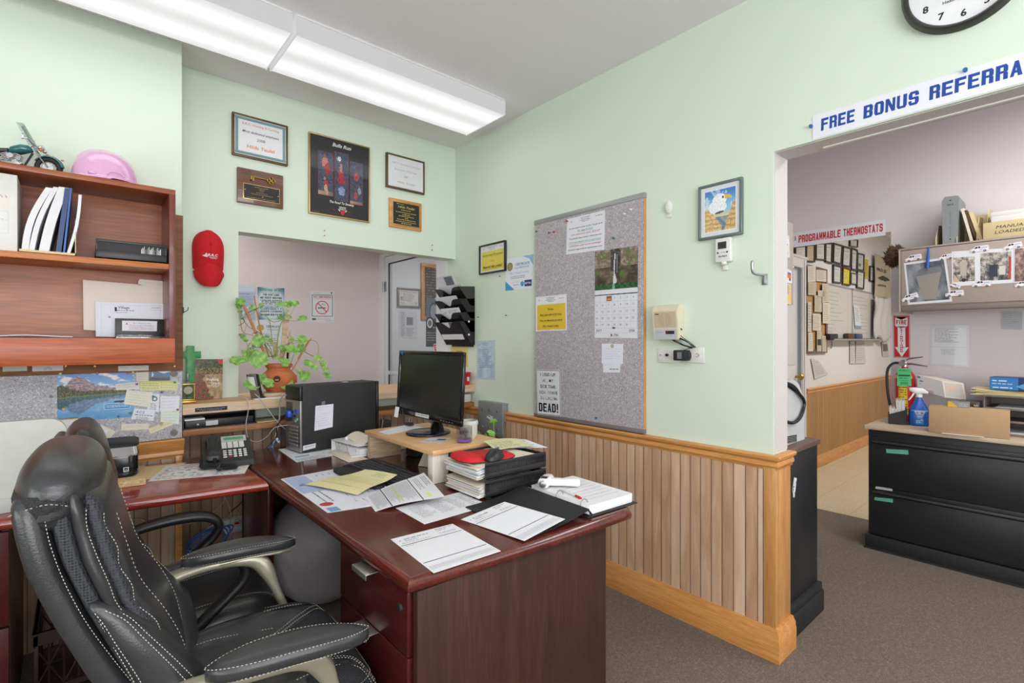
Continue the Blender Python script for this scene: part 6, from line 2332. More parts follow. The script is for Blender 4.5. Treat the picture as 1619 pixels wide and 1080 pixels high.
# black letter tray with binder on the lower shelf
t=thing('letter_tray','black open letter tray on the lower shelf under the ledge','tray',(.56,3.05,.886))
m=MB()
tx0,tx1,ty0,ty1,tz=.405,.742,2.985,3.19,.8865
m.box((tx0,ty0,tz),(tx1,ty1,tz+.004));m.box((tx0,ty0,tz),(tx0+.004,ty1,tz+.068));m.box((tx1-.006,ty0+.0,tz),(tx1,ty1,tz+.070),.002)
m.box((tx0,ty1-.004,tz),(tx1,ty1,tz+.07))
m.build('tray_shell','plastic_black',t,world=True)
m=MB();m.box((tx0+.01,ty0+.004,tz+.005),(tx1-.012,ty0+.18,tz+.042),.003)
o=m.build('flat_binder','metal_black')
tag(o,'black binder with a silver dot lying in the letter tray','binder')
m=MB();p=V((.47,ty0+.0035,tz+.020));m.cyl(p,p+V((0,-.002,0)),.0045,n=14)
m.box((.505,ty0+.002,tz+.010),(.56,ty0+.004,tz+.034))
XF[o.name]=Matrix.Translation(o.location)
m.build('spine_hardware','steel',o,world=True)
m=MB();m.box((.412,2.984,.8865+.043),(.50,3.06,.8865+.050));tag(m.build('tray_papers','paper'),'few white papers on the black binder in the letter tray','papers')
m=MB();m.box((.75,2.99,.886),(.86,3.10,.889));tag(m.build('note_pad','pad_yellow'),'pale yellow pad on the lower shelf right of the letter tray','pad')
# == TELEPHONE AND MAP
z0=ZT+.0008
s=Sheet([aZ(150,770,z0),aZ(292,757,z0),aZ(402,741,z0),aZ(392,722,z0)]if False else[V((.235,2.50,z0)),V((.365,2.47,z0)),V((.66,2.64,z0)),V((.40,2.92,z0))],base='#dcdcdc',th=.0005)
s=Sheet([V((.225,2.56,z0)),V((.56,2.44,z0)),V((.655,2.70,z0)),V((.32,2.83,z0))],base='#dcdad6',th=.0006)
s.up().pic(s.W*.03,s.H*.05,s.W*.97,s.H*.95,40,30,lambda a,b:mixc(hexc('#dedcd6'),hexc('#c9a49a'),max(0,nz(a*9,b*9,4))*1.2)if nz(a*14,b*14,1)>-.28 else hexc('#8aa4b8'))
s.build('paper_map','large white printed map lying under the desk telephone','map')
s=Sheet([V((.17,2.64,ZT+.0004)),V((.26,2.58,ZT+.0004)),V((.40,2.84,ZT+.0004)),V((.20,2.88,ZT+.0004))],base='#d8c294',th=.0004)
s.build('manila_envelope','manila envelope under the left side of the map on the side desk','envelope')
t=thing('desk_telephone','black office telephone with coiled cord, silver display and white keys','telephone',(.545,2.70,ZT+.0015),math.radians(-8))
# local: x right, y back
W_,D_=.205,.205
m=MB()
side=[(-.10,0),(.10,0),(.10,.085),(.085,.098),(.06,.090),(-.085,.034),(-.10,.026)]
m.prism(side,-W_/2,W_/2,'YZ')
m.build('housing','plastic_black',t,sharp=25)
T=XF[t.name]
def top_pt(x,y,up=0.0):
 """point on the sloped face"""
 z=.034+(y+.085)/.145*.056 if y<.06 else .090+(y-.06)*.3
 return T@V((x,y,z+.001+up))
m=MB()
hx=-.060
m.loft([((hx,-.092,.052),(1,0,0),(0,.3,1),.022,.004,3),((hx,-.088,.052),(1,0,0),(0,.3,1),.028,.016,3),((hx,-.06,.064),(1,0,0),(0,.3,1),.028,.020,3),((hx,-.035,.080),(1,0,0),(0,0,1),.023,.014,3),
((hx,.03,.102),(1,0,0),(0,0,1),.022,.013,3),((hx,.055,.108),(1,0,0),(0,.2,1),.027,.020,3),((hx,.08,.106),(1,0,0),(0,0,1),.027,.020,3),((hx,.088,.104),(1,0,0),(0,0,1),.020,.008,3)],22)
m.build('handset','plastic_black',t)
s=Sheet([top_pt(-.022,.058),top_pt(.085,.058),top_pt(.085,.102,.006),top_pt(-.022,.102,.006)],base='#b4b6ba',th=.006)
W,H=s.W,s.H
s.up().rect(W*.1,H*.3,W*.9,H*.8,'#5f9a68').up().scrib(W*.2,W*.8,H*.6,H*.08,'#3a6a44').scrib(W*.5,W*.8,H*.12,H*.07,'#c06068')
s.build('display',parent=t)
m=MB()
Ti=T.inverted()
for j in range(4):
 for i in range(5):
  for k in range(1):
   p=Ti@top_pt(-.012+j*.0245,.050-i*.0105)
   m.mat(0).obox(p,(.021,.0065,.004),(.37,0,0))
for j in range(3):
 for i in range(4):
  p=Ti@top_pt(.030+j*.021,-.018-i*.0165)
  m.mat(0).obox(p,(.014,.0095,.005),(.37,0,0),.002)
for j in range(2):
 for i in range(4):
  p=Ti@top_pt(-.012+j*.022,-.018-i*.0165)
  m.mat(1 if(i==3 and j==1)else 0).obox(p,(.015,.007,.005),(.37,0,0),.001)
m.build('keypad',['white_plastic','red_plastic'],t)
m=MB()
path=smooth([Ti@(T@V((hx+.005,-.092,.045))),(hx+.01,-.112,.018),(hx+.04,-.135,.012),(hx+.075,-.150,.012),(hx+.085,-.165,.012),(hx+.05,-.172,.012),(hx+.015,-.165,.012),(hx+.02,-.148,.026),(hx-.02,-.120,.020),(hx-.045,-.095,.014),(hx-.046,-.06,.02),(hx-.044,-.02,.03)],6)
coil=[]
tot=0
for i in range(len(path)-1):
 p,q=V(path[i]),V(path[i+1])
 d_=(q-p)
 u=d_.cross(V((0,0,1))).normalized()
 w_=u.cross(d_.normalized())
 ns=14
 for k in range(ns):
  f_=k/ns
  a_=tot+2*PI*f_*1.6
  coil.append(p+d_*f_+u*math.cos(a_)*.0065+w_*math.sin(a_)*.0065)
 tot+=2*PI*1.6
m.tube(coil,.0018,5)
m.build('coiled_cord','black_cable',t)
# == COMPUTER TOWER
t=thing('computer_tower','black computer tower lying along the desk with a taped handwritten note','computer',(.871,2.662,ZT+.006),math.radians(7.0))
TL,TW,TH=.465,.178,.342
m=MB()
m.box((.012,0,0),(TL-.02,TW,TH),.003)
m.build('case','plastic_matte',t)
m=MB();m.box((TL-.02,-.002,0),(TL,TW+.002,TH+.002),.006);m.build('front_bezel','plastic_black_gloss',t)
m=MB();m.box((.0,.004,.002),(.012,TW-.004,TH-.075),.001);m.build('rear_panel','steel',t)
m=MB();m.box((-.002,.003,TH-.075),(.012,TW-.003,TH-.001),.004);m.build('power_supply','metal_black',t)
m=MB()
for k in range(6):
 m.box((-.002,.03,.03+k*.019),(.0,.13,.040+k*.019),.001)
m.build('expansion_slot','alu',t)
m=MB()
for(y,z,w,h,c)in((.03,.205,.03,.014,1),(.05,.18,.02,.012,0),(.08,.2,.018,.012,0),(.03,.165,.012,.012,2),(.05,.155,.012,.012,2)):
 m.mat(c).box((-.004,y,z),(.0,y+w,z+h))
m.build('port_block',['plastic_black','vga_blue','green_tape'],t)
m=MB()
for k in range(14):
 for j in range(10):
  m.box((-.0012,.09+j*.0075,.15+k*.0075),(0,.095+j*.0075,.155+k*.0075))
m.build('vent','plastic_black',t)
m=MB();m.box((TL*.62,.08,TH),(TL*.68,.11,TH+.002),.001);m.build('power_button','white_plastic',t)
m=MB();m.box((.03,.02,-.006),(.06,TW-.02,0));m.box((TL-.08,.02,-.006),(TL-.05,TW-.02,0));m.build('foot','rubber_black',t)
T=XF[t.name]
def twS(pts,dy):
 """corners given as (x, z) on the tower's side"""
 return[T@V((x,-dy,z))for x,z in pts]
s=Sheet(twS([(.074,.105),(.176,.113),(.181,.237),(.080,.235)],.0006),base='#dbdce6',th=.0004)
W,H=s.W,s.H
s.up()
for k in range(9):
 if k!=2:
  s.hand(W*.08,W*random.uniform(.65,.92),H*(.90-.095*k),H*.05,'#7c86a8',.0008)
s.build('taped_note','white handwritten note taped to the side of the computer tower','note')
s=Sheet(twS([(.112,.236),(.132,.238),(.134,.257),(.115,.256)],.0012),base='#6a707c',th=.0002)
s.build('tape_strip','short strip of dark tape above the note on the computer tower','tape')
s=Sheet(twS([(.012,.010),(.080,.016),(.082,.040),(.013,.036)],.0006),base='#cfd0d4',th=.0003)
s.up().scrib(.01,.06,.014,.004)
s.build('case_sticker',label='torn white sticker',parent=t)
# papers under the tower
s=Sheet([V((.80,2.50,ZT+.0012)),V((1.02,2.53,ZT+.0012)),V((1.10,2.88,ZT+.0012)),V((.82,2.86,ZT+.0012))],base='#d8dade',th=.002,bend=None)
s.up().para(.01,.2,.06,.0,.012).frame(.01,.07,.18,.2,.001,'#8a9ab4').rect(.02,.09,.1,.12,'#7ca0c0')
s.build('loose_papers','printed sheets lying under the rear of the computer tower','papers')
# == WHITE BINDERS AND PAPERS BETWEEN TOWER AND RISER
t=thing('ring_binder','open-ended white ring binder lying beside the tower on the desk','binder',(1.14,2.530,ZT),math.radians(7))
m=MB();m.box((-.10,-.13,.001),(.20,.13,.004),.001);m.box((-.10,-.13,.056),(.20,.13,.060),.001);m.box((.197,-.13,.001),(.20,.13,.060));m.box((-.10,.127,.001),(.20,.13,.060))
m.build('cover','white_plastic',t)
m=MB();m.box((-.08,-.12,.005),(.19,.12,.040),.002);m.build('pages','paper',t)
m=MB()
for y in(-.08,0,.08):
 m.tube([(-.07+.012*math.cos(a_*PI/6),y,.030+.018*math.sin(a_*PI/6))for a_ in range(12)],.0016,6,True)
m.build('ring','steel',t)
m=MB()
A_,B_,C_,D_=V((1.03,2.40,ZT+.004)),V((1.10,2.385,ZT+.006)),V((1.20,2.60,ZT+.066)),V((1.08,2.60,ZT+.066))
m.grid(lambda a,b:A_.lerp(B_,a).lerp(D_.lerp(C_,a),b)+V((0,0,-.02*math.sin(PI*b))),3,8,(0,0,.006))
tag(m.build('leaning_papers','paper'),'white paper sheets sliding off the white binder toward the riser','papers')
m=MB();m.grid(lambda a,b:(1.09+.12*a,2.40+.22*b,ZT+.055+.025*math.sin(PI*a)+.010*b),8,4,(0,0,.002))
tag(m.build('curled_note','paper_warm'),'cream curled note on top of the sliding papers','note')
m=MB();m.box((.985,2.33,ZT+.0006),(1.085,2.60,ZT+.003),.001)
m.box((1.0,2.36,ZT+.003),(1.08,2.62,ZT+.006),.001)
tag(m.build('manila_envelope','manila_folder'),'peach manila envelope under the sliding papers at the desk edge of the binder','envelope')
# == RISER, MONITOR
t=thing('monitor_riser','homemade wooden monitor riser with a plywood top and block legs','riser',(1.27,2.05,ZT))
m=MB();m.box((1.085,1.738,.869),(1.452,2.372,.888),.001);m.build('riser_top','riser_top',t,world=True)
for xa,xb in((1.092,1.19),(1.38,1.44)):
 m=MB();m.box((xa,1.750,ZT+.0005),(xb,1.788,.869),.001);m.build('leg','white_wood',t,world=True,label='white painted front leg')
m=MB();m.box((1.092,2.325,ZT+.0005),(1.262,2.350,.869),.001);m.build('leg','raw_wood',t,world=True,label='unpainted rear leg board')
m=MB();m.box((1.275,2.22,ZT+.001),(1.40,2.30,ZT+.095),.004)
tag(m.build('speaker_box','plastic_matte'),'dark box standing under the monitor riser','box')
m=MB();m.grid(lambda a,b:(1.20+.05*b+.02*math.sin(PI*a),1.95+.10*a,ZT+.002+.095*b),6,6,(.002,0,0))
tag(m.build('curled_paper','paper_warm'),'curled cream paper standing under the riser behind its white leg','paper')
mx,my=1.28,2.09
t=thing('computer_monitor','black flat monitor on a round glossy foot standing on the wooden riser','monitor',(mx,my,.8885))
m=MB()
m.loft([((mx,my,.8885),(1,0,0),(0,1,0),.108,.100,2.0),((mx,my,.894),(1,0,0),(0,1,0),.110,.102,2.0),((mx,my,.899),(1,0,0),(0,1,0),.106,.098,2.0),((mx,my,.902),(1,0,0),(0,1,0),.09,.084,2.0)],48)
m.build('foot','plastic_black_gloss',t,world=True,sharp=60)
m=MB();m.loft([((mx+.045,my-.01,.900),(1,0,0),(0,1,0),.022,.045,3),((mx+.035,my-.02,.94),(1,0,0),(0,1,0),.016,.038,3),((mx+.01,my-.04,1.02),(1,0,0),(0,1,0),.014,.036,3)],20)
m.build('neck','plastic_black_gloss',t,world=True)
MS=Matrix.Translation((1.222,2.022,.968))@Matrix.Rotation(math.radians(3),4,'Y')
m=MB(MS);bw=.018
SW,SH=.283,.318
m.box((0,-SW,0),(.016,SW,.034),.005);m.box((0,-SW,SH-bw),(.016,SW,SH),.005);m.box((0,-SW,.02),(.016,-SW+bw,SH-.01),.005);m.box((0,SW-bw,.02),(.016,SW,SH-.01),.005)
m.build('bezel','plastic_black_gloss',t,world=True)
m=MB(MS);m.box((.008,-SW+.02,.01),(.022,SW-.02,SH-.01),.006);m.box((.02,-SW+.06,.02),(.048,SW-.06,SH-.03),.01);m.box((.045,-.16,.05),(.075,.16,.26),.015);m.build('rear_shell','plastic_matte',t,world=True)
m=MB(MS);m.box((.0055,-SW+bw,.034),(.0085,SW-bw,SH-bw));m.build('screen','screen_black',t,world=True)
m=MB(MS)
for k in range(5):
 m.box((-.001,-SW+.06+k*.022,.010),(0,-SW+.068+k*.022,.013))
m.build('button_row','steel',t,world=True)
q=[MS@V(p)for p in((-.0008,.09,.008),(-.0008,-.03,.008),(-.0008,-.03,.024),(-.0008,.09,.024))]
s=Sheet(q,base='#d2d2d6',th=.0003)
s.up().scrib(.004,s.W-.004,s.H*.45,.004,'#55555c')
s.build('label_tape',label='white label strip',parent=t)
m=MB(MS);m.grid(lambda a,b:(-.004-.004*b,SW-.002+.004*b-.038*a,.034-.052*b),3,3,(-.001,0,0));m.build('hanging_tag','paper',t,world=True)
m=MB(MS);m.box((-.0008,SW-.045,SH-.02),(0,SW-.028,SH-.003));m.build('blue_sticker','vga_blue',t,world=True)
# things on the riser
s=Sheet(onZ(.8892,*[(420+x/4.762,580+y/4.762)for x,y in[(850,490),(925,508),(1190,456),(1060,435)]]),base='#dcdde2',th=.002)
s.up().hand(.02,.15,.03,.012)
s.build('note_stack','white note papers with a binder clip on the riser beside the monitor foot','papers')
m=MB();m.M=Matrix.Translation((1.31,2.325,.894))@Matrix.Rotation(.5,4,'Z')
m.prism([(-.012,0),(.012,0),(.004,.016),(-.004,.016)],-.02,.02,'XZ')
t=tag(m.build('binder_clip','metal_black'),'black binder clip on the note papers on the riser','clip')
T_=Matrix.Translation(t.location);XF[t.name]=T_
m2=MB(m.M)
for sg in(-1,1):
 m2.tube([(sg*.004,-.008,.016),(sg*.014,-.008,.030),(sg*.020,-.004,.040),(sg*.020,.004,.040),(sg*.014,.008,.030),(sg*.004,.008,.016)],.0012,6)
m2.build('clip_wire','steel',t,world=True)
s=Sheet([V((1.14,1.93,.8892)),V((1.20,1.86,.8892)),V((1.30,1.92,.8892)),V((1.23,1.99,.8892))],base='#c8cad6',th=.0006)
s.up().scrib(.01,.08,.04,.006,'#5a6280').scrib(.01,.08,.02,.006,'#5a6280').rect(.05,.05,.09,.08,'#3c4664')
s.build('loose_slips','small printed slips lying on the riser in front of the monitor foot','papers')
for i,(x,y,nm,lab)in enumerate(((1.285,1.800,'clip_jar','clear tumbler with purple bottom full of coloured paper clips on the riser'),(1.355,1.865,'candle_jar','frosted white glass jar behind the clip tumbler on the riser'))):
 t=thing(nm,lab,'jar',(x,y,.8886))
 r=.034 if i==0 else .040
 h=.070 if i==0 else .082
 m=MB()
 if i==0:
  m.lathe([(r*.9,0),(r,.004),(r*1.03,h),(r*.96,h),(r*.93,.006),(.001,.006),(.001,0)],(0,0,0),30,cap=False)
 else:
  m.lathe([(.001,0),(r*.72,0),(r,.02),(r,h*.72),(r*1.08,h*.8),(r*1.08,h*.93),(r,h),(r*.92,h),(r*.92,.03),(.001,.02)],(0,0,0),30)
 m.build('glass_wall','glass' if i==0 else 'grey_panel',t)
 if i==0:
  m=MB();m.lathe([(.001,.0065),(r*.90,.0065),(r*.92,.016),(.001,.016)],(0,0,0),26);m.build('tinted_bottom','purple_clear',t)
  for k in range(22):
   a_=random.uniform(0,6.28);rr=random.uniform(.004,.022);z=random.uniform(.02,.052)
   m=MB();m.M=Matrix.Translation((rr*math.cos(a_),rr*math.sin(a_),z))@Matrix.Rotation(random.uniform(0,3),4,'X')@Matrix.Rotation(random.uniform(0,3),4,'Y')
   m.tube([(0,-.008,0),(0,.008,0),(.003,.009,0),(.0045,.006,0),(.0045,-.007,0),(.002,-.009,0),(.001,-.006,0)],.0009,5)
   o=m.build('paper_clip',random.choice(['pin_red','pin_blue','pin_green','pin_yellow','pin_purple','steel']),origin=(rr*math.cos(a_),rr*math.sin(a_),z))
   o.location=V(o.location)+V((x,y,.8886))
   tag(o,'coloured paper clip among many in the clear tumbler','paper clip','paper clips in the tumbler')
   # little desktop speaker behind
t=thing('desktop_speaker','small black and silver desktop speaker between tower and monitor','speaker',(1.47,2.86,ZT),math.radians(-15))
m=MB();m.prism([(-.03,0),(.03,0),(.036,.095),(-.014,.105)],-.03,.03,'XZ');m.build('cabinet','plastic_black',t)
m=MB();m.prism([(-.034,.004),(-.030,.002),(-.014,.105),(-.020,.105)],-.032,.032,'XZ');m.build('silver_front','steel',t)
t.location=(1.43,2.84,ZT)
# plant sprig behind the riser
t=thing('small_plant','sprig of dark and light green leaves behind the riser by the grey plate','plant',(1.60,2.05,.0))
m=MB();m.lathe([(.001,0),(.09,0),(.12,.26),(.125,.27),(.115,.27),(.10,.24),(.001,.24)],(1.66,2.05,0),30);m.build('pot','white_plastic',t,world=True)
m=MB();lm_=MB()
for k,(dx_,dy_,zz)in enumerate(((-.02,-.03,.86),(.03,-.05,.83),(.06,.05,.90),(.05,.04,.845),(-.04,.05,.84),(.02,.07,.82),(-.05,-.05,.80),(.06,-.02,.79))):
 c_=V((1.62+dx_,2.04+dy_,zz))
 m.tube(smooth([(1.66,2.05,.24),(1.66+dx_*.2,2.05,.6),c_]),.0025,6)
 leaf_shape(lm_,c_,.024,math.radians(40+8*k%50),k*1.3,k)
m.build('stems','stem_green',t,world=True,sharp=80);lm_.build('leaves','leaf',t,world=True,sharp=80)
# == KEYBOARD
t=thing('computer_keyboard','black computer keyboard half covered by the yellow form on the desk','keyboard',(1.015,2.03,ZT+.0015),math.radians(-88))
m=MB();m.prism([(-.085,0),(.085,0),(.085,.016),(.075,.020),(-.080,.010)],-.225,.225,'YZ');m.build('tray_body','plastic_black',t)
m=MB()
for r_ in range(6):
 yy=-.060+r_*.0205+(.004 if r_==5 else 0)
 z=.010+(yy+.08)/.155*.010
 n_=22 if r_ else 12
 for k in range(n_):
  xx=-.212+k*(.424/n_)+.002
  if r_ and k in(15,18):
   pass
  m.box((xx,yy,z-.002),(xx+.424/n_-.003,yy+.0165,z+.0055),.0015,1)
m.build('keys','key_grey',t)
m=MB();m.loft([((0,-.12,.002),(1,0,0),(0,1,0),.20,.035,4),((0,-.118,.012),(1,0,0),(0,1,0),.20,.035,4)],24)
m.build('wrist_rest','plastic_matte',t)
# == LETTER TRAYS WITH MOUSE PAD
t=thing('desk_tray_stack','two-tier black vented desk tray packed with papers beside the riser','tray',(1.285,1.57,ZT))
X0,X1,Y0_,Y1_=1.132,1.436,1.447,1.692
for i in range(2):
 zb=ZT+.008+i*.066
 m=MB()
 m.box((X0,Y0_,zb),(X1,Y1_,zb+.004),.001)
 for y,sg in((Y0_,-1),(Y1_-.005,1)):
 # vented long wall: rails with slats
  m.box((X0-.004,y,zb),(X1,y+.005,zb+.022),.001)
  m.box((X0-.004,y,zb+.046),(X1,y+.005,zb+.060),.001)
  m.box((X0-.004,y,zb+.02),(X0+.014,y+.005,zb+.05));m.box((X1-.014,y,zb+.02),(X1,y+.005,zb+.05))
  n_=46
  for k in range(n_):
   xx=X0+.014+(X1-X0-.028)*k/n_
   m.box((xx,y+.001,zb+.02),(xx+.0028,y+.004,zb+.048))
 m.box((X1-.004,Y0_,zb),(X1,Y1_,zb+.055),.001)
 m.build('tray_tier','plastic_black',t,world=True)
m=MB()
for x in(X0+.02,X1-.02):
 for y in(Y0_+.015,Y1_-.015):
  m.cyl((x,y,ZT+.0006),(x,y,ZT+.008),.011,n=14)
m.build('foot','rubber_black',t,world=True)
def pile(name,label,x0,y0,w,d,z0,n,jit,mats,th=.002,cat='papers',seed=3):
 rnd=random.Random(seed)
 m=MB()
 for k in range(n):
  z=z0+k*th*1.02
  ox,oy,an=rnd.uniform(-jit,jit),rnd.uniform(-jit,jit)*.4,rnd.uniform(-.05,.05)
  m.mat(rnd.randrange(len(mats)))
  cvx=rnd.uniform(0,.004)
  c_,s_=math.cos(an),math.sin(an)
  hh=.004*(1-k/n)
  m.grid(lambda a,b:(x0+ox+(a-.5)*w*c_-(b-.5)*d*s_,y0+oy+(a-.5)*w*s_+(b-.5)*d*c_,z-(.012*(max(0,.25-a))*2 if n>4 else 0)),6,1,(0,0,th*.8))
 return tag(m.build(name,mats),label,cat)
pile('paper_pile','messy pile of white papers sticking out of the lower tray tier',1.255,1.57,.285,.215,ZT+.0135,13,.010,['paper','paper','paper_warm'],.0033,seed=4)
pile('paper_pile','messy pile of white papers in the upper tray tier under the red mouse pad',1.250,1.57,.285,.215,ZT+.0795,14,.010,['paper','paper','paper_warm'],.0034,seed=9)
s=Sheet([V((1.30,1.60,.884)),V((1.45,1.52,.892)),V((1.47,1.66,.902)),V((1.33,1.72,.900))],base='#d4d2a4',th=.0006,bend=lambda a,b:.006*math.sin(PI*a),n=6)
s.up().hand(.02,.12,.1,.014,'#5a6a50').para(.01,.12,.09,.02,.016,'#8a8c60')
s.build('yellow_slip','pale yellow slip standing out of the back of the upper tray','note')
s=Sheet([V((1.36,1.58,.889)),V((1.50,1.50,.884)),V((1.50,1.64,.898)),V((1.385,1.70,.906))],base='#dcdde4',th=.0008)
s.up().para(.01,.13,.12,.02,.014)
s.build('white_slip','white printed form sticking out beyond the right of the upper tray','papers')
t=thing('mouse_pad','red gel wrist-rest mouse pad lying on the upper tray papers','mouse pad',(1.21,1.57,.878),math.radians(-10))
m=MB()
m.loft([((0,0,0),(1,0,0),(0,1,0),.122,.098,3.0),((0,0,.003),(1,0,0),(0,1,0),.122,.098,3.0)],40)
m.build('pad_base','rubber_black',t)
m=MB()
m.loft([((0,0,.003),(1,0,0),(0,1,0),.1205,.0965,3.0),((0,0,.0052),(1,0,0),(0,1,0),.119,.095,3.0)],40)
m.loft([((-.070,0,.004),(1,0,0),(0,1,0),.048,.090,3.0),((-.072,0,.012),(1,0,0),(0,1,0),.044,.085,2.6),((-.074,0,.018),(1,0,0),(0,1,0),.028,.070,2.4),((-.074,0,.019),(1,0,0),(0,1,0),.012,.05,2.2)],36)
m.build('pad_surface','red_pad',t,sharp=60)
t=thing('computer_mouse','black wireless computer mouse resting on the red mouse pad','mouse',(1.205,1.492,.8845),math.radians(22))
m=MB()
secs=[]
for k in range(9):
 f_=k/8
 x=-.052+.104*f_
 prof_=math.sin(PI*min(.97,max(.03,f_)))
 secs.append(((x,0,.0),(0,1,0),(0,0,1),.031*(prof_**.38),.037*(math.sin(PI*min(.97,max(.03,f_*.9+.02)))**.62),2.3))
m.loft(secs,24)
vv=[]
for p in m.v:
 vv.append(V((p.x,p.y,max(0,p.z))))
m.v=vv
m.build('shell','plastic_black',t,sharp=70)
m=MB();m.cyl((.022,-.004,.034),(.022,.004,.034),.008,n=16);m.build('scroll_wheel','steel',t)
# == OPEN BINDER
ang=math.atan2(1.440-1.089,1.278-1.267)
t=thing('open_ring_binder','open black ring binder with a thick stack of pages at the desk corner','binder',(1.270,1.09,ZT),math.radians(-3))
# local y along the spine
m=MB()
m.box((.012,-.012,.001),(.250,.335,.004),.001)
m.box((-.006,-.012,.001),(.012,.335,.004),.001)
m.grid(lambda a,b:(-.262+.256*a,-.018+.345*b,.0015+.030*(a**2.2)),8,2,(0,0,.003))
m.grid(lambda a,b:(-.006+.020*a,-.014+.347*b,.030-.022*a),3,2,(.003,0,.001))
m.build('cover','hair_black',t)
m=MB();m.box((.014,0,.004),(.236,.300,.036),.004);m.build('pages','paper',t)
T=XF[t.name]
s=Sheet([T@V((.014,.0,.0366)),T@V((.236,.0,.0366)),T@V((.236,.30,.0366)),T@V((.014,.30,.0366))],base='#dcdce0',th=.0004)
s.up()
for k in range(9):
 s.scrib(.03,.20,.27-.028*k,.003,'#b0a0a0')
 if k%2:
  s.hand(.05,.18,.262-.028*k,.008,'#c08888',.0008)
s.build('top_page',parent=t)
m=MB()
for y in(.03,.15,.27):
 m.tube([(.020+.018*math.cos(a_*PI/8),y,.030+.020*math.sin(a_*PI/8))for a_ in range(16)],.0018,7,True)
m.build('ring','steel',t)
m=MB();m.box((.0,-.006,.012),(.012,.315,.028),.002);m.build('index_sheet','paper',t)
# thermometer gun
t=thing('infrared_thermometer','white handheld infrared thermometer lying on the binder pages','thermometer',(1.352,1.352,ZT+.040),math.radians(30))
m=MB()
m.loft([((-.075,.0,.018),(0,1,0),(0,0,1),.012,.012,3),((-.070,0,.018),(0,1,0),(0,0,1),.019,.017,3.2),((-.03,0,.019),(0,1,0),(0,0,1),.022,.018,3.2),((.01,0,.018),(0,1,0),(0,0,1),.022,.017,3),((.03,0,.017),(0,1,0),(0,0,1),.014,.014,2.6),((.034,0,.017),(0,1,0),(0,0,1),.008,.008,2.4)],22)
m.loft([((-.02,-.015,.016),(1,.25,0),(0,0,1),.020,.0145,3),((-.010,-.06,.015),(1,.25,0),(0,0,1),.016,.0135,3),((.004,-.115,.015),(1,.25,0),(0,0,1),.018,.0145,3),((.006,-.122,.015),(1,.25,0),(0,0,1),.014,.010,3)],20)
m.build('body','white_plastic',t,sharp=60)
m=MB();m.lathe([(.001,-.002),(.010,-.002),(.013,0),(.014,.004)],(-.0765,0,.018),20,'X');m.build('sensor_ring','steel',t)
m=MB();m.box((-.06,-.012,.036),(-.035,.012,.038),.001);m.build('display','plastic_matte',t)
m=MB();m.box((.006,-.04,.008),(.016,-.024,.022),.003);m.build('trigger','alu',t)
# pen
t=thing('ballpoint_pen','white and red ballpoint pen lying on the open binder page','pen',(1.325,1.215,ZT+.0415),math.radians(258))
m=MB();m.tube([(-.068,0,0),(-.060,0,0),(.035,0,0)],[.0012,.0034,.0038],10);m.build('barrel','white_plastic',t)
m=MB();m.cyl((.035,0,0),(.062,0,0),.0042,n=12);m.cyl((.062,0,0),(.070,0,0),.0026,n=10);m.build('cap_end','red_plastic',t)
# == LOOSE SHEETS ON THE DESK
def z5(x,y):
 return 560+x/3.598,660+y/3.598
def z4(x,y):
 return 420+x/4.762,580+y/4.762
s=Sheet([aZ(*z4(112,845),.7508),aZ(518,811,.7508),aZ(655,790,.7508),aZ(*z4(640,748),.7508)],base='#d9dbe2',th=.0006)
W,H=s.W,s.H
s.up().rect(W*.02,H*.02,W*.5,H*.3,'#aab6d6').rect(W*.1,H*.06,W*.3,H*.2,'#7f92c4').disk(W*.82,H*.10,W*.04,'#b0383a').rect(W*.9,H*.04,W*.99,H*.16,'#6a9ac8')
for k in range(8):
 s.rect(W*.05,H*(.38+.07*k),W*.95,H*(.382+.07*k),'#a8aec0')
for k in range(7):
 s.rect(W*(.05+.15*k),H*.38,W*(.053+.15*k),H*.87,'#a8aec0')
for k in range(7):
 for j in range(5):
  s.scrib(W*(.07+.15*(k%6)),W*(.12+.15*(k%6)),H*(.42+.09*j),H*.012)
s.up().scrib(W*.5,W*.78,H*.2,H*.02).scrib(W*.5,W*.78,H*.12,H*.02)
s.build('desk_calendar_sheet','large printed desk calendar sheet with blue pictures under the yellow form','calendar')
s=Sheet([aZ(*z4(300,885),.757),aZ(*z4(690,965),.757),aZ(*z4(992,812),.786),aZ(*z4(750,772),.786)],base='#d6cf9c',th=.0006,n=8,bend=lambda a,b:.004*math.sin(b*PI*2)+.003*math.sin(a*PI))
W,H=s.W,s.H
s.up().para(W*.5,W*.92,H*.92,H*.78,H*.04,'#8d8a5c').rect(W*.05,H*.66,W*.95,H*.665,'#8d8a5c').rect(W*.05,H*.44,W*.95,H*.445,'#8d8a5c').rect(W*.05,H*.2,W*.95,H*.205,'#8d8a5c')
for k in range(8):
 s.hand(W*.08,W*.7,H*(.60-.06*k),H*.02,'#6a6c58')
s.build('yellow_form','crumpled pale yellow carbon form lying over the keyboard and desk calendar','form')
s=Sheet([aZ(*z5(60,452),.755),aZ(*z5(120,533),.753),aZ(*z5(512,437),.785),aZ(*z5(395,305),.800)],base='#dcdde2',th=.0006,n=8,bend=lambda a,b:.005*math.sin(b*PI*1.5)-.002)
W,H=s.W,s.H
s.up().rect(W*.0,H*.685,W,H*.70,'#2d2f34',6).rect(0,H*.235,W,H*.25,'#2d2f34',6)
s.scrib(W*.1,W*.5,H*.95,H*.012,'#44464c').scrib(W*.1,W*.45,H*.92,H*.012,'#44464c').scrib(W*.1,W*.5,H*.89,H*.012,'#44464c').scrib(W*.1,W*.6,H*.82,H*.012).scrib(W*.1,W*.5,H*.79,H*.012).scrib(W*.1,W*.6,H*.76,H*.012)
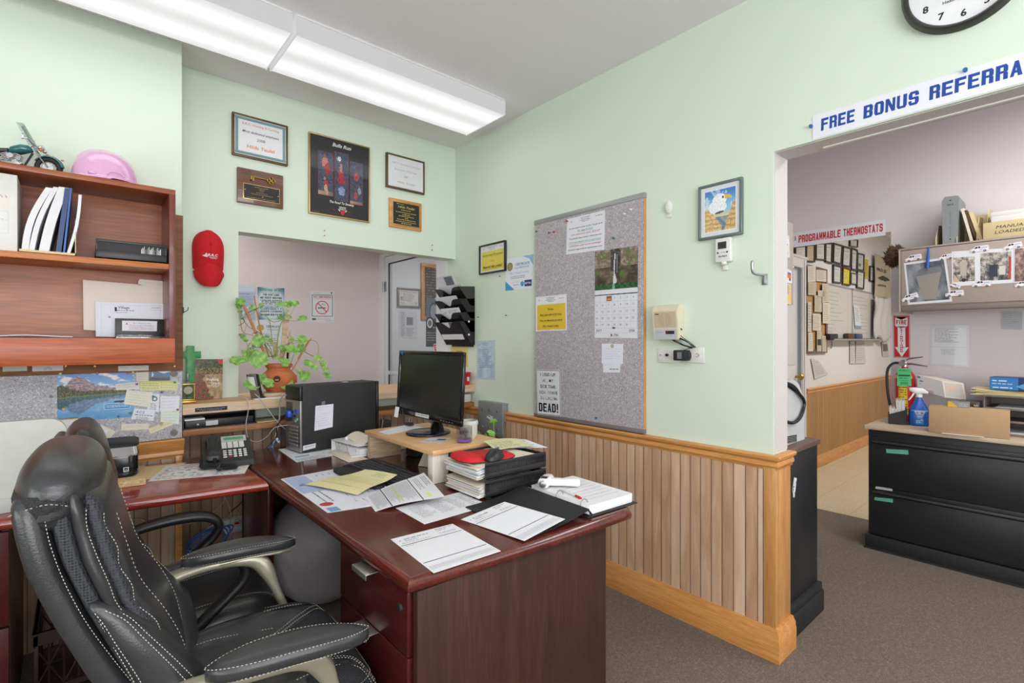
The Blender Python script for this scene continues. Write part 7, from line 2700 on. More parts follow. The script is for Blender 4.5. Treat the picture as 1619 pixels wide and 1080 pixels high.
s.up().rect(W*.08,H*.40,W*.86,H*.425,'#cfe08a').rect(W*.74,H*.79,W*.92,H*.85,'#d8e08a')
s.up().para(W*.06,W*.94,H*.66,H*.27,H*.019,'#85878f',.25).para(W*.04,W*.96,H*.22,H*.04,H*.018,'#85878f',.2)
s.build('printed_invoice','printed invoice with yellow highlighter line propped on the keyboard','paper')
def form_lines(s,box=True):
 W,H=s.W,s.H
 s.up().rect(W*.12,H*.70,W*.98,H*.707,'#26282c').rect(W*.12,H*.225,W*.98,H*.232,'#26282c')if False else s.up().rect(W*.02,H*.745,W*.97,H*.757,'#26282c').rect(W*.02,H*.235,W*.97,H*.247,'#26282c')
 s.scrib(W*.14,W*.52,H*.90,H*.016,'#33353a').scrib(W*.14,W*.30,H*.865,H*.010).scrib(W*.14,W*.34,H*.845,H*.010)
 s.scrib(W*.66,W*.95,H*.955,H*.012,'#33353a').scrib(W*.66,W*.82,H*.925,H*.010).scrib(W*.66,W*.8,H*.9,H*.010).scrib(W*.66,W*.94,H*.83,H*.012).scrib(W*.66,W*.9,H*.80,H*.010)
 s.scrib(W*.06,W*.5,H*.80,H*.010).scrib(W*.06,W*.2,H*.71,H*.010)
 s.disk(W*.075,H*.885,W*.012,'#33353a',10)
 s.para(W*.03,W*.98,H*.14,H*.06,H*.016,'#9a9ca4',.05).frame(W*.03,H*.035,W*.97,H*.16,.0005,'#b0b2b8')
s=Sheet(onZ(.7508,*[z5(*p)for p in[(400,607),(770,500),(600,425),(235,515)]]),base='#dcdde1',th=.0008)
W,H=s.W,s.H
s.up().scrib(W*.3,W*.7,H*.93,H*.012).scrib(W*.25,W*.45,H*.89,H*.01)
for j in range(13):
 for(a_,b_)in((.1,.34),(.38,.6),(.64,.8),(.84,.94)):
  s.scrib(W*a_,W*b_,H*(.80-.045*j),H*.014,'#7c7e86',.4)
s.build('printed_list','white printed list lying on the desk, the one nearest the trays','paper')
s=Sheet(onZ(.7508,*[z5(*p)for p in[(452,885),(835,760),(560,605),(207,693)]]),base='#dddee2',th=.0008)
form_lines(s)
s.build('blank_form','blank printed work form lying alone at the front edge of the desk','form')
T=XF['open_ring_binder']
cs=[aZ(*z5(968,702),.757),aZ(*z5(1200,578),.777),aZ(*z5(855,480),.776),aZ(*z5(607,580),.7515)]
s=Sheet(cs,base='#dddee2',th=.0008,n=4)
form_lines(s)
s.build('blank_form','blank printed work form resting on the black binder cover','form')
# == CABLES
def cable(name,label,pts,r,mat,sm_=5):
 m=MB();m.tube(smooth(pts,sm_),r,7)
 return tag(m.build(name,mat),label,'cable')
def c4(x,y,Y):
 return aY(280+x/7.715,620+y/7.715,Y)
cable('white_cable','thin white cable hanging in a loop from the ledge to the tower',[c4(760,40,3.0),c4(840,70,2.96),c4(870,200,2.955),c4(840,400,2.955),c4(870,560,2.95),c4(980,605,2.93),c4(1100,540,2.90),c4(1200,430,2.86),c4(1400,400,2.80)],.0022,'grey_cable')
cable('white_cable','white cable running diagonally from the speaker on the ledge down behind the tower',[c4(945,20,3.0),c4(1010,80,2.97),c4(1100,200,2.95),c4(1230,370,2.92),c4(1400,520,2.88)],.002,'grey_cable')
cable('grey_cable','thick grey cable from the top of the tower curving down behind the desk',[c4(1400,35,2.78),c4(1300,45,2.85),c4(1255,120,2.90),c4(1250,300,2.93),c4(1210,500,2.955),c4(1130,720,2.965),(.73,2.964,.70)],.0042,'grey_cable')
cable('blue_cable','blue network cable from the tower down behind the desk',[c4(1425,420,2.80),c4(1340,470,2.88),c4(1250,570,2.93),c4(1150,660,2.957),(.715,2.965,.68)],.003,'blue_cable')
cable('black_cable','black video cable with a blue plug from the tower down behind the desk',[c4(1340,260,2.80),c4(1280,320,2.86),c4(1215,430,2.92),c4(1200,560,2.955),(.74,2.966,.70)],.003,'black_cable')
m=MB();a_=c4(1425,260,2.77);m.box((a_.x-.034,a_.y-.010,a_.z-.018),(a_.x-.002,a_.y+.028,a_.z+.016),.003)
tag(m.build('video_plug','vga_blue'),'blue video plug on the rear of the computer tower','plug')
m=MB();m.obox(c4(1230,590,2.94),(.012,.006,.030),(0,-.5,0),.002)
tag(m.build('cable_label','white_plastic'),'white paper tag on the cables behind the tower','label')
def c3(x,y,Y):
 return aY(200+x/3.375,760+y/3.375,Y)
t=thing('power_strip','white power strip mounted on the paneling below the desk return','power strip',tuple(c3(570,230,3.18)))
a_,b_=c3(515,235,3.18),c3(632,200,3.18)
m=MB();m.box((a_.x,3.15,a_.z-.05),(b_.x,3.203,a_.z+.03),.008);m.build('housing','white_plastic',t,world=True)
m=MB();m.box((a_.x+.05,3.146,a_.z-.004),(a_.x+.08,3.150,a_.z+.012),.002);m.build('rocker_switch','red_plastic',t,world=True)
m=MB()
for k in range(2):
 m.box((a_.x+.10+k*.03,3.148,a_.z-.02),(a_.x+.12+k*.03,3.150,a_.z+.005),.001)
m.build('socket','plastic_black',t,world=True)
cable('power_cable','white power cord looping from the power strip',[c3(500,225,3.14),c3(520,245,3.12),c3(590,250,3.12),c3(625,235,3.13),c3(560,210,3.14),c3(440,250,3.16),c3(400,300,3.17)],.0035,'white_plastic')
cable('grey_cable','grey cable sagging across the paneling under the side desk',[(.10,2.94,.42),c3(50,205,2.95),c3(150,240,2.95),c3(330,230,3.0),c3(430,190,3.05),c3(505,130,3.1),c3(540,60,3.1)],.0022,'grey_cable')
cable('grey_cable','grey cable dropping behind the desk beside the power strip, left one',[c3(500,60,3.05),c3(545,130,3.08),c3(556,200,3.1),c3(555,300,3.12),(.70,3.1,.1)],.0024,'grey_cable')
cable('grey_cable','grey cable dropping behind the desk beside the power strip, right one',[c3(640,60,3.08),c3(610,150,3.1),c3(580,220,3.11),c3(568,300,3.12),(.75,3.1,.1)],.0024,'grey_cable')
cable('blue_cable','blue cable hanging straight down in front of the desk support panel',[c3(620,60,3.05),c3(635,120,3.0),c3(660,180,2.98),c3(672,280,2.98),(.80,2.98,.1)],.003,'blue_cable')
cable('black_cable','black cable running down to the power strip',[c3(640,80,3.05),c3(600,130,3.1),c3(545,175,3.15)],.003,'black_cable')
for k in range(4):
 ctr=c3(430+6*k,320+4*k,3.0-.02*k)
 m=MB();m.tube([(ctr.x+(.085+.006*k)*math.cos(2*PI*j/30),ctr.y+.01*math.sin(4*PI*j/30+k),ctr.z+(.055+.006*k)*math.sin(2*PI*j/30+.3*k))for j in range(30)],.0032,7,True)
 tag(m.build('cable_loop','blue_cable'),'loop of blue network cable hanging under the side desk','cable','blue cable loops under the side desk')
 # == CRATE
t=thing('plastic_crate','dark brown plastic milk crate on the floor behind the office chair','crate',(.05,2.62,0))
x0,x1,y0,y1,h=-.115,.215,2.47,2.80,.285
m=MB()
for x in(x0,x1-.014):
 for y in(y0,y1-.014):
  m.box((x,y,0),(x+.014,y+.014,h),.002)
for z in(0,.06,h-.045):
 hh=.018 if z else .02
 hh=.045 if z>.1 else hh
 m.box((x0,y0,z),(x1,y0+.008,z+hh));m.box((x0,y1-.008,z),(x1,y1,z+hh));m.box((x0,y0,z),(x0+.008,y1,z+hh));m.box((x1-.008,y0,z),(x1,y1,z+hh))
n_=4
for k in range(n_):
 xa,xb=x0+(x1-x0)*k/n_,x0+(x1-x0)*(k+1)/n_
 za,zb=.078,h-.045
 for y in(y0+.004,y1-.004):
  m.tube([(xa,y,za),(xb,y,zb)],.003,6);m.tube([(xa,y,zb),(xb,y,za)],.003,6);m.tube([(xb,y,za),(xb,y,zb)],.004,6)
  m.tube([((xa+xb)/2,y,za),((xa+xb)/2,y,zb)],.003,6)
 ya,yb=y0+(y1-y0)*k/n_,y0+(y1-y0)*(k+1)/n_
 for x in(x0+.004,x1-.004):
  m.tube([(x,ya,za),(x,yb,zb)],.003,6);m.tube([(x,ya,zb),(x,yb,za)],.003,6);m.tube([(x,yb,za),(x,yb,zb)],.004,6)
m.box((x0-.004,y0-.004,h-.008),(x1+.004,y0+.010,h));m.box((x0-.004,y1-.010,h-.008),(x1+.004,y1+.004,h));m.box((x0-.004,y0,h-.008),(x0+.010,y1,h));m.box((x1-.010,y0,h-.008),(x1+.004,y1,h))
m.build('crate_shell','crate_brown',t,world=True)
m=MB();m.box((x0+.008,y0+.008,.003),(x1-.008,y1-.008,.010));m.build('crate_floor','crate_brown',t,world=True)
# == OFFICE CHAIRS
def interp(tab,z):
 if z<=tab[0][0]:
  return tab[0][1]
 for(a,x),(b,y)in zip(tab,tab[1:]):
  if z<=b:
   t=(z-a)/(b-a)
   return x+(y-x)*t
 return tab[-1][1]
def stitch(m,pts,dash=.0042,gap=.0036,r=.0009,n=5):
 """a run of thread: short raised dashes along the path"""
 P=smooth(pts,8)if len(pts)>2 else[V(p)for p in pts]
 L=[0]
 for a,b in zip(P,P[1:]):
  L.append(L[-1]+(V(b)-V(a)).length)
 def at(d):
  for i in range(len(P)-1):
   if d<=L[i+1]:
    k=(d-L[i])/max(1e-9,L[i+1]-L[i])
    return V(P[i]).lerp(V(P[i+1]),k)
  return V(P[-1])
 d=0
 while d+dash<L[-1]:
  m.tube([at(d),at(d+dash*.5),at(d+dash)],[r*.6,r,r*.6],n)
  d+=dash+gap
def seat_top(x,y,z0,hx,hy,cx):
 u,v=(x-cx)/hx,y/hy
 z=z0+.012*(1-u*u)-.004
 z+=.016*math.exp(-((abs(v)-.70)/.22)**2)
 z-=.050*max(0,u-.45)**2*3.0
 rr=(abs(u)**3.2+abs(v)**3.2)**(1/3.2)
 z-=.055*max(0,rr-.80)**2*18
 # seams pull the leather down
 for s_ in(-1,1):
  z-=.006*math.exp(-((y-s_*(.125-.10*(x+.05)))/.008)**2)*(1 if x<.06 else 0)
 return z
def build_seat(t,z0,hx,hy,cx,th,mat):
 m=MB()
 n=56
 rings=[]
 def outline(s_,k):
  a=2*PI*k/n
  e=3.4
  c,s=math.cos(a),math.sin(a)
  x=math.copysign(abs(c)**(2/e),c)*hx*s_+cx
  y=math.copysign(abs(s)**(2/e),s)*hy*s_
  y*=1-.06*(x-cx)/hx*(-1)
  return x,y
 for s_,dz in((.86,-th),(.96,-th+.008),(.995,-th*.6),(1.0,-th*.35)):
  ring=[]
  for k in range(n):
   x,y=outline(s_,k)
   ring.append((x,y,seat_top(x/1,y,z0,hx,hy,cx)+dz if s_>.99 else z0+dz))
  rings.append(ring)
 for s_ in(.998,.98,.95,.90,.83,.74,.64,.53,.41,.28,.14,.01):
  rings.append([(lambda p:(p[0],p[1],seat_top(p[0],p[1],z0,hx,hy,cx)))(outline(s_,k))for k in range(n)])
 m.ring(rings)
 return m.build('seat',mat,t,sharp=75)
def layer(m,rear,zs,off,thick,hw,e=3.0,rnd=.03,bow=0.0,ymid=0.0,n=30):
 """a cushion layer following the back: horizontal slices with rounded ends"""
 z0,z1=zs
 secs=[]
 N=16
 zz=[z0+rnd*(1-math.cos(PI/2*k/4))for k in range(4)]+[z0+rnd+(z1-z0-2*rnd)*k/N for k in range(N+1)]+[z1-rnd*(1-math.sin(PI/2*k/4))if False else z1-rnd+rnd*math.sin(PI/2*k/4)for k in range(1,5)]
 for z in zz:
  d=min(z-z0,z1-z)
  f_=1.0 if d>rnd else max(.12,math.sqrt(max(0,1-(1-d/rnd)**2)))
  th=thick(z)if callable(thick)else thick
  of=off(z)if callable(off)else off
  w=hw(z)if callable(hw)else hw
  secs.append(((interp(rear,z)+of+th/2,ymid,z),(0,1,0),(1,0,0),w-(1-f_)*rnd*.8,th/2*(.35+.65*f_),e))
 m.loft(secs,n)
def star_base(t,mat_leg,mat_c,r=.30,off=.3):
 m=MB()
 m.lathe([(.001,.055),(.045,.055),(.05,.075),(.045,.105),(.03,.115),(.028,.24),(.022,.245),(.022,.40),(.001,.40)],(0,0,0),24)
 m.build('gas_column','metal_black',t)
 for k in range(5):
  a=2*PI*k/5+off
  d=V((math.cos(a),math.sin(a),0));s=V((-d.y,d.x,0))
  m=MB()
  m.loft([(d*.03+V((0,0,.085)),s,V((0,0,1)),.028,.020,3),(d*.15+V((0,0,.082)),s,V((0,0,1)),.022,.016,3),(d*r+V((0,0,.068)),s,V((0,0,1)),.017,.012,3),(d*(r+.02)+V((0,0,.066)),s,V((0,0,1)),.012,.009,3)],14)
  leg=m.build('base_leg',mat_leg,t)
  m=MB()
  c=d*(r+.005)
  for q in(-.013,.013):
   m.cyl(c+s*(q-.008)+V((0,0,.026)),c+s*(q+.008)+V((0,0,.026)),.025,n=18)
  m.cyl(c+V((0,0,.04)),c+V((0,0,.06)),.008,n=8)
  m.build('caster','plastic_black',leg)
  # ---- the near chair
CH=(.362,1.405,0)
t=thing('office_chair','black leather high-back office chair with champagne armrests and white stitching, nearest the camera','office chair',CH,math.radians(-4))
rear=[(.46,-.245),(.56,-.275),(.63,-.305),(.70,-.338),(.76,-.362),(.833,-.392),(.924,-.424),(.98,-.436),(1.06,-.448),(1.10,-.448)]
front=[(.50,-.165),(.56,-.166),(.62,-.164),(.69,-.182),(.765,-.214),(.83,-.252),(.93,-.280),(1.03,-.305),(1.06,-.330),(1.10,-.350)]
FR_=lambda z:interp(front,z)-interp(rear,z)
m=MB();layer(m,rear,(.44,1.052),0,lambda z:.058+.02*(z<.8)*(.8-z)*4,lambda z:.231-.012*max(0,z-.95)*10,3.8,.03)
m.build('back_shell','leather_black',t,sharp=80)
m=MB()
layer(m,rear,(.47,1.05),.048,.046,lambda z:.221,3.2,.02)
layer(m,rear,(.66,1.045),.100,lambda z:max(.02,FR_(z)-.106),lambda z:.214,3.6,.03)
m.build('mesh_insert','chair_mesh',t,sharp=80)
m=MB();layer(m,rear,(.775,1.060),.074,lambda z:.038+.010*math.sin(PI*min(1,max(0,(z-.775)/.28))),lambda z:.232+.004*math.sin(z*30),2.5,.045)
m.build('side_roll','leather_black',t,sharp=80)
m=MB();layer(m,rear,(.48,1.055),.090,lambda z:FR_(z)-.090,lambda z:.207+.0035*math.sin(z*75)-.008,4.2,.04,n=40)
m.build('back_cushion','leather_black',t,sharp=80)
m=MB()
hs=[]
for k in range(17):
 f_=k/16
 z=1.012+.108*f_
 w=.224*math.sqrt(max(.02,1-max(0,(f_-.30)/.71)**3.0))
 d=.068*math.sqrt(max(.02,1-max(0,(f_-.20)/.81)**2.6))
 d*=.86+.14*min(1,f_/.2)
 hs.append(((-.384+.006*math.sin(PI*f_)-.002*f_,0,z),(0,1,0),(1,0,0),w,d,2.7))
m.loft(hs,44)
m.build('headrest','leather_black',t,sharp=85)
m=MB()
m.loft([((-.384,0,z),(0,1,0),(1,0,0),w,d,2.8)for z,w,d in((.990,.205,.050),(1.0,.220,.060),(1.040,.2265,.066),(1.056,.222,.062))],40)
m.build('headrest_band','seat_mesh',t,sharp=80)
for s_ in(-1,1):
 m=MB()
 secs=[]
 for k,(z,xr,xf,yo)in enumerate(((.850,-.330,-.316,.232),(.838,-.328,-.296,.240),(.813,-.318,-.266,.248),(.775,-.304,-.236,.256),(.735,-.288,-.206,.261),(.69,-.272,-.174,.264),(.64,-.256,-.144,.264),(.58,-.240,-.124,.260),(.52,-.228,-.122,.250))):
  pk=.003*math.sin(k*2.4)
  hw=.012+.050*min(1,(.855-z)/.12)
  secs.append((((xr+xf)/2,s_*(yo-hw),z),(0,1,0),(1,0,0),hw+pk*.6,(xf-xr)/2+pk,2.5))
 m.loft(secs,28)
 m.build('lumbar_wing','leather_black',t,sharp=85)
build_seat(t,.512,.248,.262,.008,.105,'leather_black')
ST=lambda x,y:seat_top(x,y,.512,.248,.262,.008)
# mesh panels sewn into the seat
m=MB()
def vpanel(a,b):
 x=.035+.208*a
 w=.045+.125*a**.9
 y=(b-.5)*2*w
 x2=x-.022*(1-abs(b-.5)*2)*(1-a)*0+.0
 return(x2,y,ST(x2,y)+.0022)
m.grid(vpanel,18,18)
for s_ in(-1,1):
 m.grid(lambda a,b:(lambda x,y:(x,y,ST(x,y)+.002))(.06+.16*a,s_*(.205+(.018+.014*math.sin(PI*a))*(b-.5)*2)),12,6)
m.build('seat_mesh_panel','seat_mesh',t,sharp=80)
m=MB()
def on_seat(pts):
 return[V((x,y,ST(x,y)+.0042))for x,y in pts]
for s_ in(-1,1):
 stitch(m,on_seat([(-.20,s_*.15),(-.10,s_*.138),(.0,s_*.122),(.05,s_*.105)]),r=.0008)
 stitch(m,on_seat([(.030,s_*.045),(.075,s_*.080),(.13,s_*.118),(.19,s_*.150),(.24,s_*.166)]),r=.0008)
 stitch(m,on_seat([(.022,s_*.056),(.070,s_*.092),(.125,s_*.130),(.185,s_*.163),(.235,s_*.182)]),r=.0008)
 stitch(m,on_seat([(.04,s_*.186),(.12,s_*.178),(.19,s_*.188),(.225,s_*.205)]),r=.0008)
 stitch(m,on_seat([(.05,s_*.222),(.12,s_*.232),(.19,s_*.228),(.225,s_*.212)]),r=.0008)
stitch(m,on_seat([(.030,-.045),(.024,0),(.030,.045)]),r=.0008)
edge=[]
for k in range(-30,31):
 a=PI*.86*k/30
 c,s=math.cos(a),math.sin(a)
 x=math.copysign(abs(c)**(2/3.4),c)*.248*.952+.008
 y=math.copysign(abs(s)**(2/3.4),s)*.262*.952
 edge.append((x,y))
stitch(m,on_seat(edge)[::2],r=.0008)
# back stitching on both flanks
for s_ in(-1,1):
 R_1=dict(dash=.0038,gap=.0032,r=.0008)
 stitch(m,[(interp(rear,z)+.052+.02*(z<.8)*(.8-z)*4,s_*(.2235-.0025*(z>1)),z)for z in(.50,.58,.66,.74,.82,.90,.97,1.02)],**R_1)
 stitch(m,[(interp(rear,z)+.108+.003*math.sin(z*50),s_*.2285,z)for z in(.80,.84,.88,.94,.99,1.03)],**R_1)
 stitch(m,[(interp(front,z)-.010+.004*math.sin(z*75),s_*(.2065+.0035*math.sin(z*75)),z)for z in(.70,.74,.78,.82,.86,.90,.94,.98,1.01)],**R_1)
 W_=((.836,-.326,-.300,.241),(.813,-.318,-.266,.249),(.775,-.304,-.236,.257),(.735,-.288,-.206,.262),(.69,-.272,-.174,.265),(.64,-.256,-.144,.265),(.58,-.240,-.124,.261))
 for q in(.10,.22,.80,.90):
  stitch(m,[(xr+(xf-xr)*q,s_*(yo-.004+(.0045 if .15<q<.85 else-.010 if q<.15 else-.006)),z)for z,xr,xf,yo in W_],**R_1)
 stitch(m,[(interp(front,z)+.0015,s_*.125,z)for z in(.60,.68,.76,.84,.92,.99)],.005,.005,.0008)
 stitch(m,[(-.440,s_*.190,1.022),(-.428,s_*.210,1.030),(-.384,s_*.2265,1.042),(-.335,s_*.205,1.020),(-.320,s_*.150,1.010)],**R_1)
m.build('stitching','thread',t)
def chair_arm(t,s_):
 y0=s_*.315
 m=MB()
 secs=[]
 N=14
 for k in range(N+1):
  f_=k/N
  x=-.155+.315*f_
  e=math.sqrt(max(.02,1-(2*f_-1)**4))
  w=(.036+.012*math.sin(PI*f_))*e
  h=.022*(.35+.65*e)
  z=.690-.018*f_+.012*math.sin(PI*f_)
  secs.append(((x,y0+s_*.016*(f_-.5),z),(0,1,0),(0,0,1),w,h,2.6))
 m.loft(secs,26)
 pad=m.build('armrest_pad','leather_black',t,sharp=85)
 m=MB()
 for hh,ww in((.008,.047),(-.012,.048)):
  loop=[]
  for k in range(-24,25):
   a=PI*k/24
   c,s=math.cos(a),math.sin(a)
   f_=.5+.5*math.copysign(abs(c)**.75,c)
   x=-.155+.315*f_
   e=math.sqrt(max(.02,1-(2*f_-1)**4))
   w=(.036+.012*math.sin(PI*f_))*e
   z=.690-.018*f_+.012*math.sin(PI*f_)
   loop.append((x+math.copysign(.0012,c),y0+s_*.016*(f_-.5)+math.copysign(abs(s)**.5,s)*w*(.93 if hh>0 else .965),z+hh+(.006 if hh>0 else 0)))
  stitch(m,loop[::2],.0042,.0034,.0008)
 m.build('pad_stitching','thread',pad)
 XF[pad.name]=XF[t.name]
 m=MB()
 yb=s_*.292
 path=[(-.262,s_*.245,.640),(-.225,s_*.262,.652),(-.16,s_*.285,.664),(-.08,yb+s_*.012,.666),(.0,yb+s_*.012,.660),(.045,yb+s_*.010,.645),(.068,yb+s_*.004,.615),(.085,yb,.575),(.102,yb-s_*.006,.53),(.118,yb-s_*.012,.485),(.122,yb-s_*.03,.43)]
 P=smooth([V(p)for p in path],3)
 secs=[]
 for i,p in enumerate(P):
  tn=(V(P[min(i+1,len(P)-1)])-V(P[max(0,i-1)])).normalized()
  U=V((0,1,0))
  W=tn.cross(U).normalized()
  U=W.cross(tn).normalized()
  f_=i/(len(P)-1)
  secs.append((p,U,W,.018+.006*math.sin(PI*f_),.012+.012*math.exp(-((f_-.55)/.14)**2),3.0))
 m.loft(secs,18)
 m.loft([((-.09+.23*k/6,yb+s_*.012+s_*.006*k/6,.668-.010*k/6+.005*math.sin(PI*k/6)),(0,1,0),(0,0,1),.026*(.5 if k in(0,6)else 1),.006,3)for k in range(7)],14)
 m.build('armrest_frame','arm_champagne',t,sharp=70)
chair_arm(t,-1)
chair_arm(t,1)
m=MB();m.box((-.16,-.14,.385),(.14,.14,.415),.01);m.box((-.10,-.27,.405),(.14,.27,.42),.005)
m.box((-.30,-.05,.42),(-.20,.05,.50),.01);m.box((-.28,-.05,.395),(-.1,.05,.425),.01)
m.build('tilt_mechanism','metal_black',t)
star_base(t,'metal_black','plastic_black',.262,math.radians(40))
# ---- the far chair
t=thing('office_chair','black leather office chair with looped plastic arms, behind the nearer chair','office chair',(.300,1.985,0),math.radians(-2))
rear2=[(.42,-.215),(.60,-.245),(.80,-.295),(.95,-.345),(1.06,-.37)]
m=MB();layer(m,rear2,(.40,1.04),0,.05,.222,3.2,.05);m.build('back_shell','leather_dark',t,sharp=80)
m=MB();layer(m,rear2,(.44,.86),.04,lambda z:.07+.03*math.exp(-((z-.6)/.1)**2),.205,2.6,.05);m.build('back_cushion','leather_dark',t,sharp=80)
m=MB();layer(m,rear2,(.88,1.085),.040,.095,.185,2.4,.06);m.build('headrest','leather_dark',t,sharp=80)
build_seat(t,.468,.262,.232,.01,.115,'leather_dark')
S2=lambda x,y:seat_top(x,y,.468,.262,.232,.01)
m=MB()
for s_ in(-1,1):
 stitch(m,[V((x,y*s_,S2(x,y*s_)+.003))for x,y in((-.18,.13),(-.05,.122),(.1,.128),(.2,.135),(.25,.14))],r=.0008)
loop=[]
for k in range(-26,27):
 a=PI*.86*k/26
 c,s=math.cos(a),math.sin(a)
 x=math.copysign(abs(c)**(2/3.4),c)*.262*.955+.01
 y=math.copysign(abs(s)**(2/3.4),s)*.232*.955
 loop.append(V((x,y,S2(x,y)+.003)))
stitch(m,loop[::2],r=.0008)
m.build('stitching','thread',t)
for s_ in(-1,1):
 m=MB()
 yy=s_*.243
 path=[(-.235,yy*.93,.575),(-.215,yy*.97,.625),(-.15,yy,.655),(-.06,yy,.668),(.02,yy,.668),(.075,yy,.656),(.108,yy,.628),(.105,yy,.592),(.070,yy,.555),(.010,yy,.505),(-.040,yy,.455),(-.060,yy*.95,.40)]
 P=smooth([V(p)for p in path],3)
 secs=[]
 for i,p in enumerate(P):
  tn=(V(P[min(i+1,len(P)-1)])-V(P[max(0,i-1)])).normalized()
  U=V((0,1,0));W=tn.cross(U).normalized();U=W.cross(tn).normalized()
  f_=i/(len(P)-1)
  secs.append((p,U,W,.025+.006*math.exp(-((f_-.35)/.2)**2),.014+.004*math.exp(-((f_-.35)/.2)**2),2.6))
 m.loft(secs,16)
 m.build('loop_arm','plastic_black',t,sharp=70)
m=MB();m.box((-.15,-.13,.345),(.13,.13,.372),.01);m.box((-.10,-.235,.362),(-.02,.235,.376),.004);m.build('tilt_mechanism','metal_black',t)
star_base(t,'metal_black','plastic_black',.26,math.radians(20))
# == ON TOP OF THE SHELF UNIT
t=thing('model_motorcycle','teal and chrome model motorcycle with windshield on top of the shelf unit','model motorcycle',(-.086,2.85,2.0065),math.radians(-14))
rw=.046
def wheel(name,x):
 m=MB()
 m.tube([(x+(rw-.010)*math.cos(2*PI*k/32),0,rw+(rw-.010)*math.sin(2*PI*k/32))for k in range(32)],.010,10,True)
 w=m.build(name,'tire',t)
 XF[w.name]=XF[t.name]
 m=MB()
 m.tube([(x+.027*math.cos(2*PI*k/28),0,rw+.027*math.sin(2*PI*k/28))for k in range(28)],.0028,6,True)
 for k in range(14):
  a=2*PI*k/14
  m.tube([(x,(-1)**k*.004,rw),(x+.027*math.cos(a),0,rw+.027*math.sin(a))],.0007,4)
 m.cyl((x,-.012,rw),(x,.012,rw),.007,n=14)
 m.lathe([(.018,-.010),(.018,-.009)],(x,0,rw),20,'Y')
 m.build('spoked_rim','chrome',w)
wheel('front_wheel',0);wheel('rear_wheel',-.215)
m=MB()
def fender(x,a0,a1,w,r):
 m.grid(lambda a,b:(x+(r-.003*abs(2*b-1)**2*3)*math.cos(math.radians(a0+(a1-a0)*a)),(b-.5)*w,rw+(r-.008*abs(2*b-1)**2)*math.sin(math.radians(a0+(a1-a0)*a))),20,8,(0,0,.0008))
fender(0,8,150,.026,.052)
fender(-.215,20,175,.032,.054)
m.loft([((-.125,0,.098),(0,1,0),(0,0,1),.006,.005,2),((-.115,0,.103),(0,1,0),(0,0,1),.018,.014,2.2),((-.085,0,.112),(0,1,0),(0,0,1),.022,.018,2.2),((-.062,0,.114),(0,1,0),(0,0,1),.017,.015,2.2),((-.050,0,.110),(0,1,0),(0,0,1),.006,.007,2)],20)
m.build('tank_and_fenders','teal_paint',t,sharp=60)
m=MB()
m.tube([(-.048,0,.108),(-.10,0,.085),(-.15,0,.075),(-.19,0,.080)],.004,6);m.tube([(-.05,0,.10),(-.075,0,.045),(-.13,0,.028),(-.17,0,.035),(-.215,0,.046)],.004,6)
m.build('frame','plastic_black',t)
m=MB();m.loft([((-.205,0,.094),(0,1,0),(0,0,1),.012,.006,2.4),((-.185,0,.096),(0,1,0),(0,0,1),.020,.011,2.4),((-.155,0,.092),(0,1,0),(0,0,1),.019,.010,2.4),((-.125,0,.098),(0,1,0),(0,0,1),.011,.010,2.4)],18)
m.build('saddle','leather_black',t)
m=MB()
m.box((-.145,-.018,.034),(-.085,.018,.056),.005)
for dx,rot in((-.128,-.38),(-.100,.38)):
 for k in range(6):
  m.obox((dx+math.sin(rot)*.004*k,0,.058+k*.0052),(.024,.026,.0032),(0,rot,0),.001)
m.lathe([(.001,-.024),(.014,-.023),(.015,-.018),(.015,.018),(.001,.02)],(-.095,0,.048),18,'Y')
m.lathe([(.001,-.028),(.010,-.028),(.011,-.018)],(-.112,0,.074),16,'Y')
for sy in(-.022,-.030):
 m.tube([(-.095,sy*.6,.060),(-.075,sy,.045),(-.11,sy,.026),(-.18,sy,.024),(-.27,sy,.030)],.0045,8)
m.build('engine','chrome',t,sharp=50)
m=MB()
for sy in(-.014,.014):
 m.tube([(0,sy,rw),(-.030,sy,.092),(-.046,sy,.128)],.0032,8)
m.tube([(-.070,-.050,.140),(-.055,-.042,.146),(-.045,-.020,.136),(-.045,.020,.136),(-.055,.042,.146),(-.070,.050,.140)],.0026,8)
for sy in(-.05,.05):
 m.tube([(-.066,sy,.143),(-.062,sy*1.12,.160)],.001,5)
 m.lathe([(.001,-.002),(.008,-.001),(.008,.001),(.001,.002)],(-.062,sy*1.15,.163),14,'X')
m.build('fork_and_handlebar','chrome',t)
m=MB()
m.ball((-.024,0,.124),(.012,.013,.013),16,10)
for sy in(-.026,.026):
 m.ball((-.020,sy,.120),(.008,.008,.008),12,8)
m.build('headlamp','chrome',t,sharp=70)
for sy in(-.036,.036):
 m=MB();m.ball((-.014,sy,.108),(.006,.006,.006),12,8)
 m.build('turn_signal','amber',t,sharp=70)
m=MB();m.box((.040,-.004,.082),(.048,.004,.088),.001);m.build('fender_light','amber',t)
m=MB()
m.grid(lambda a,b:(-.035-.042*b-.016*(2*a-1)**2,(a-.5)*(.070-.020*b**2),.128+.088*b-.006*(2*a-1)**2),12,8,(-.0012,0,0))
m.build('windshield','clear_plastic',t,sharp=70)
m=MB();m.tube([(-.09,-.016,.02),(-.085,-.035,.0006)],.0022,6);m.build('kickstand','chrome',t)
t=thing('hard_hat','glossy pink hard hat on top of the shelf unit','hard hat',(.096,2.798,2.0065),math.radians(6))
m=MB()
def hat(a,b):
 th=2*PI*a
 ph=PI/2*b
 r=math.cos(ph)**.82
 z=.020+.122*math.sin(ph)**.95
 x,y=.113*r*math.cos(th),.100*r*math.sin(th)
 # raised central ridge from front to back
 if b>.25:
  z+=.007*math.exp(-(y/.020)**4)*sm(.25,.45,b)*(1 if abs(x)<.092 else 0)
 return(x,y,z)
n=72
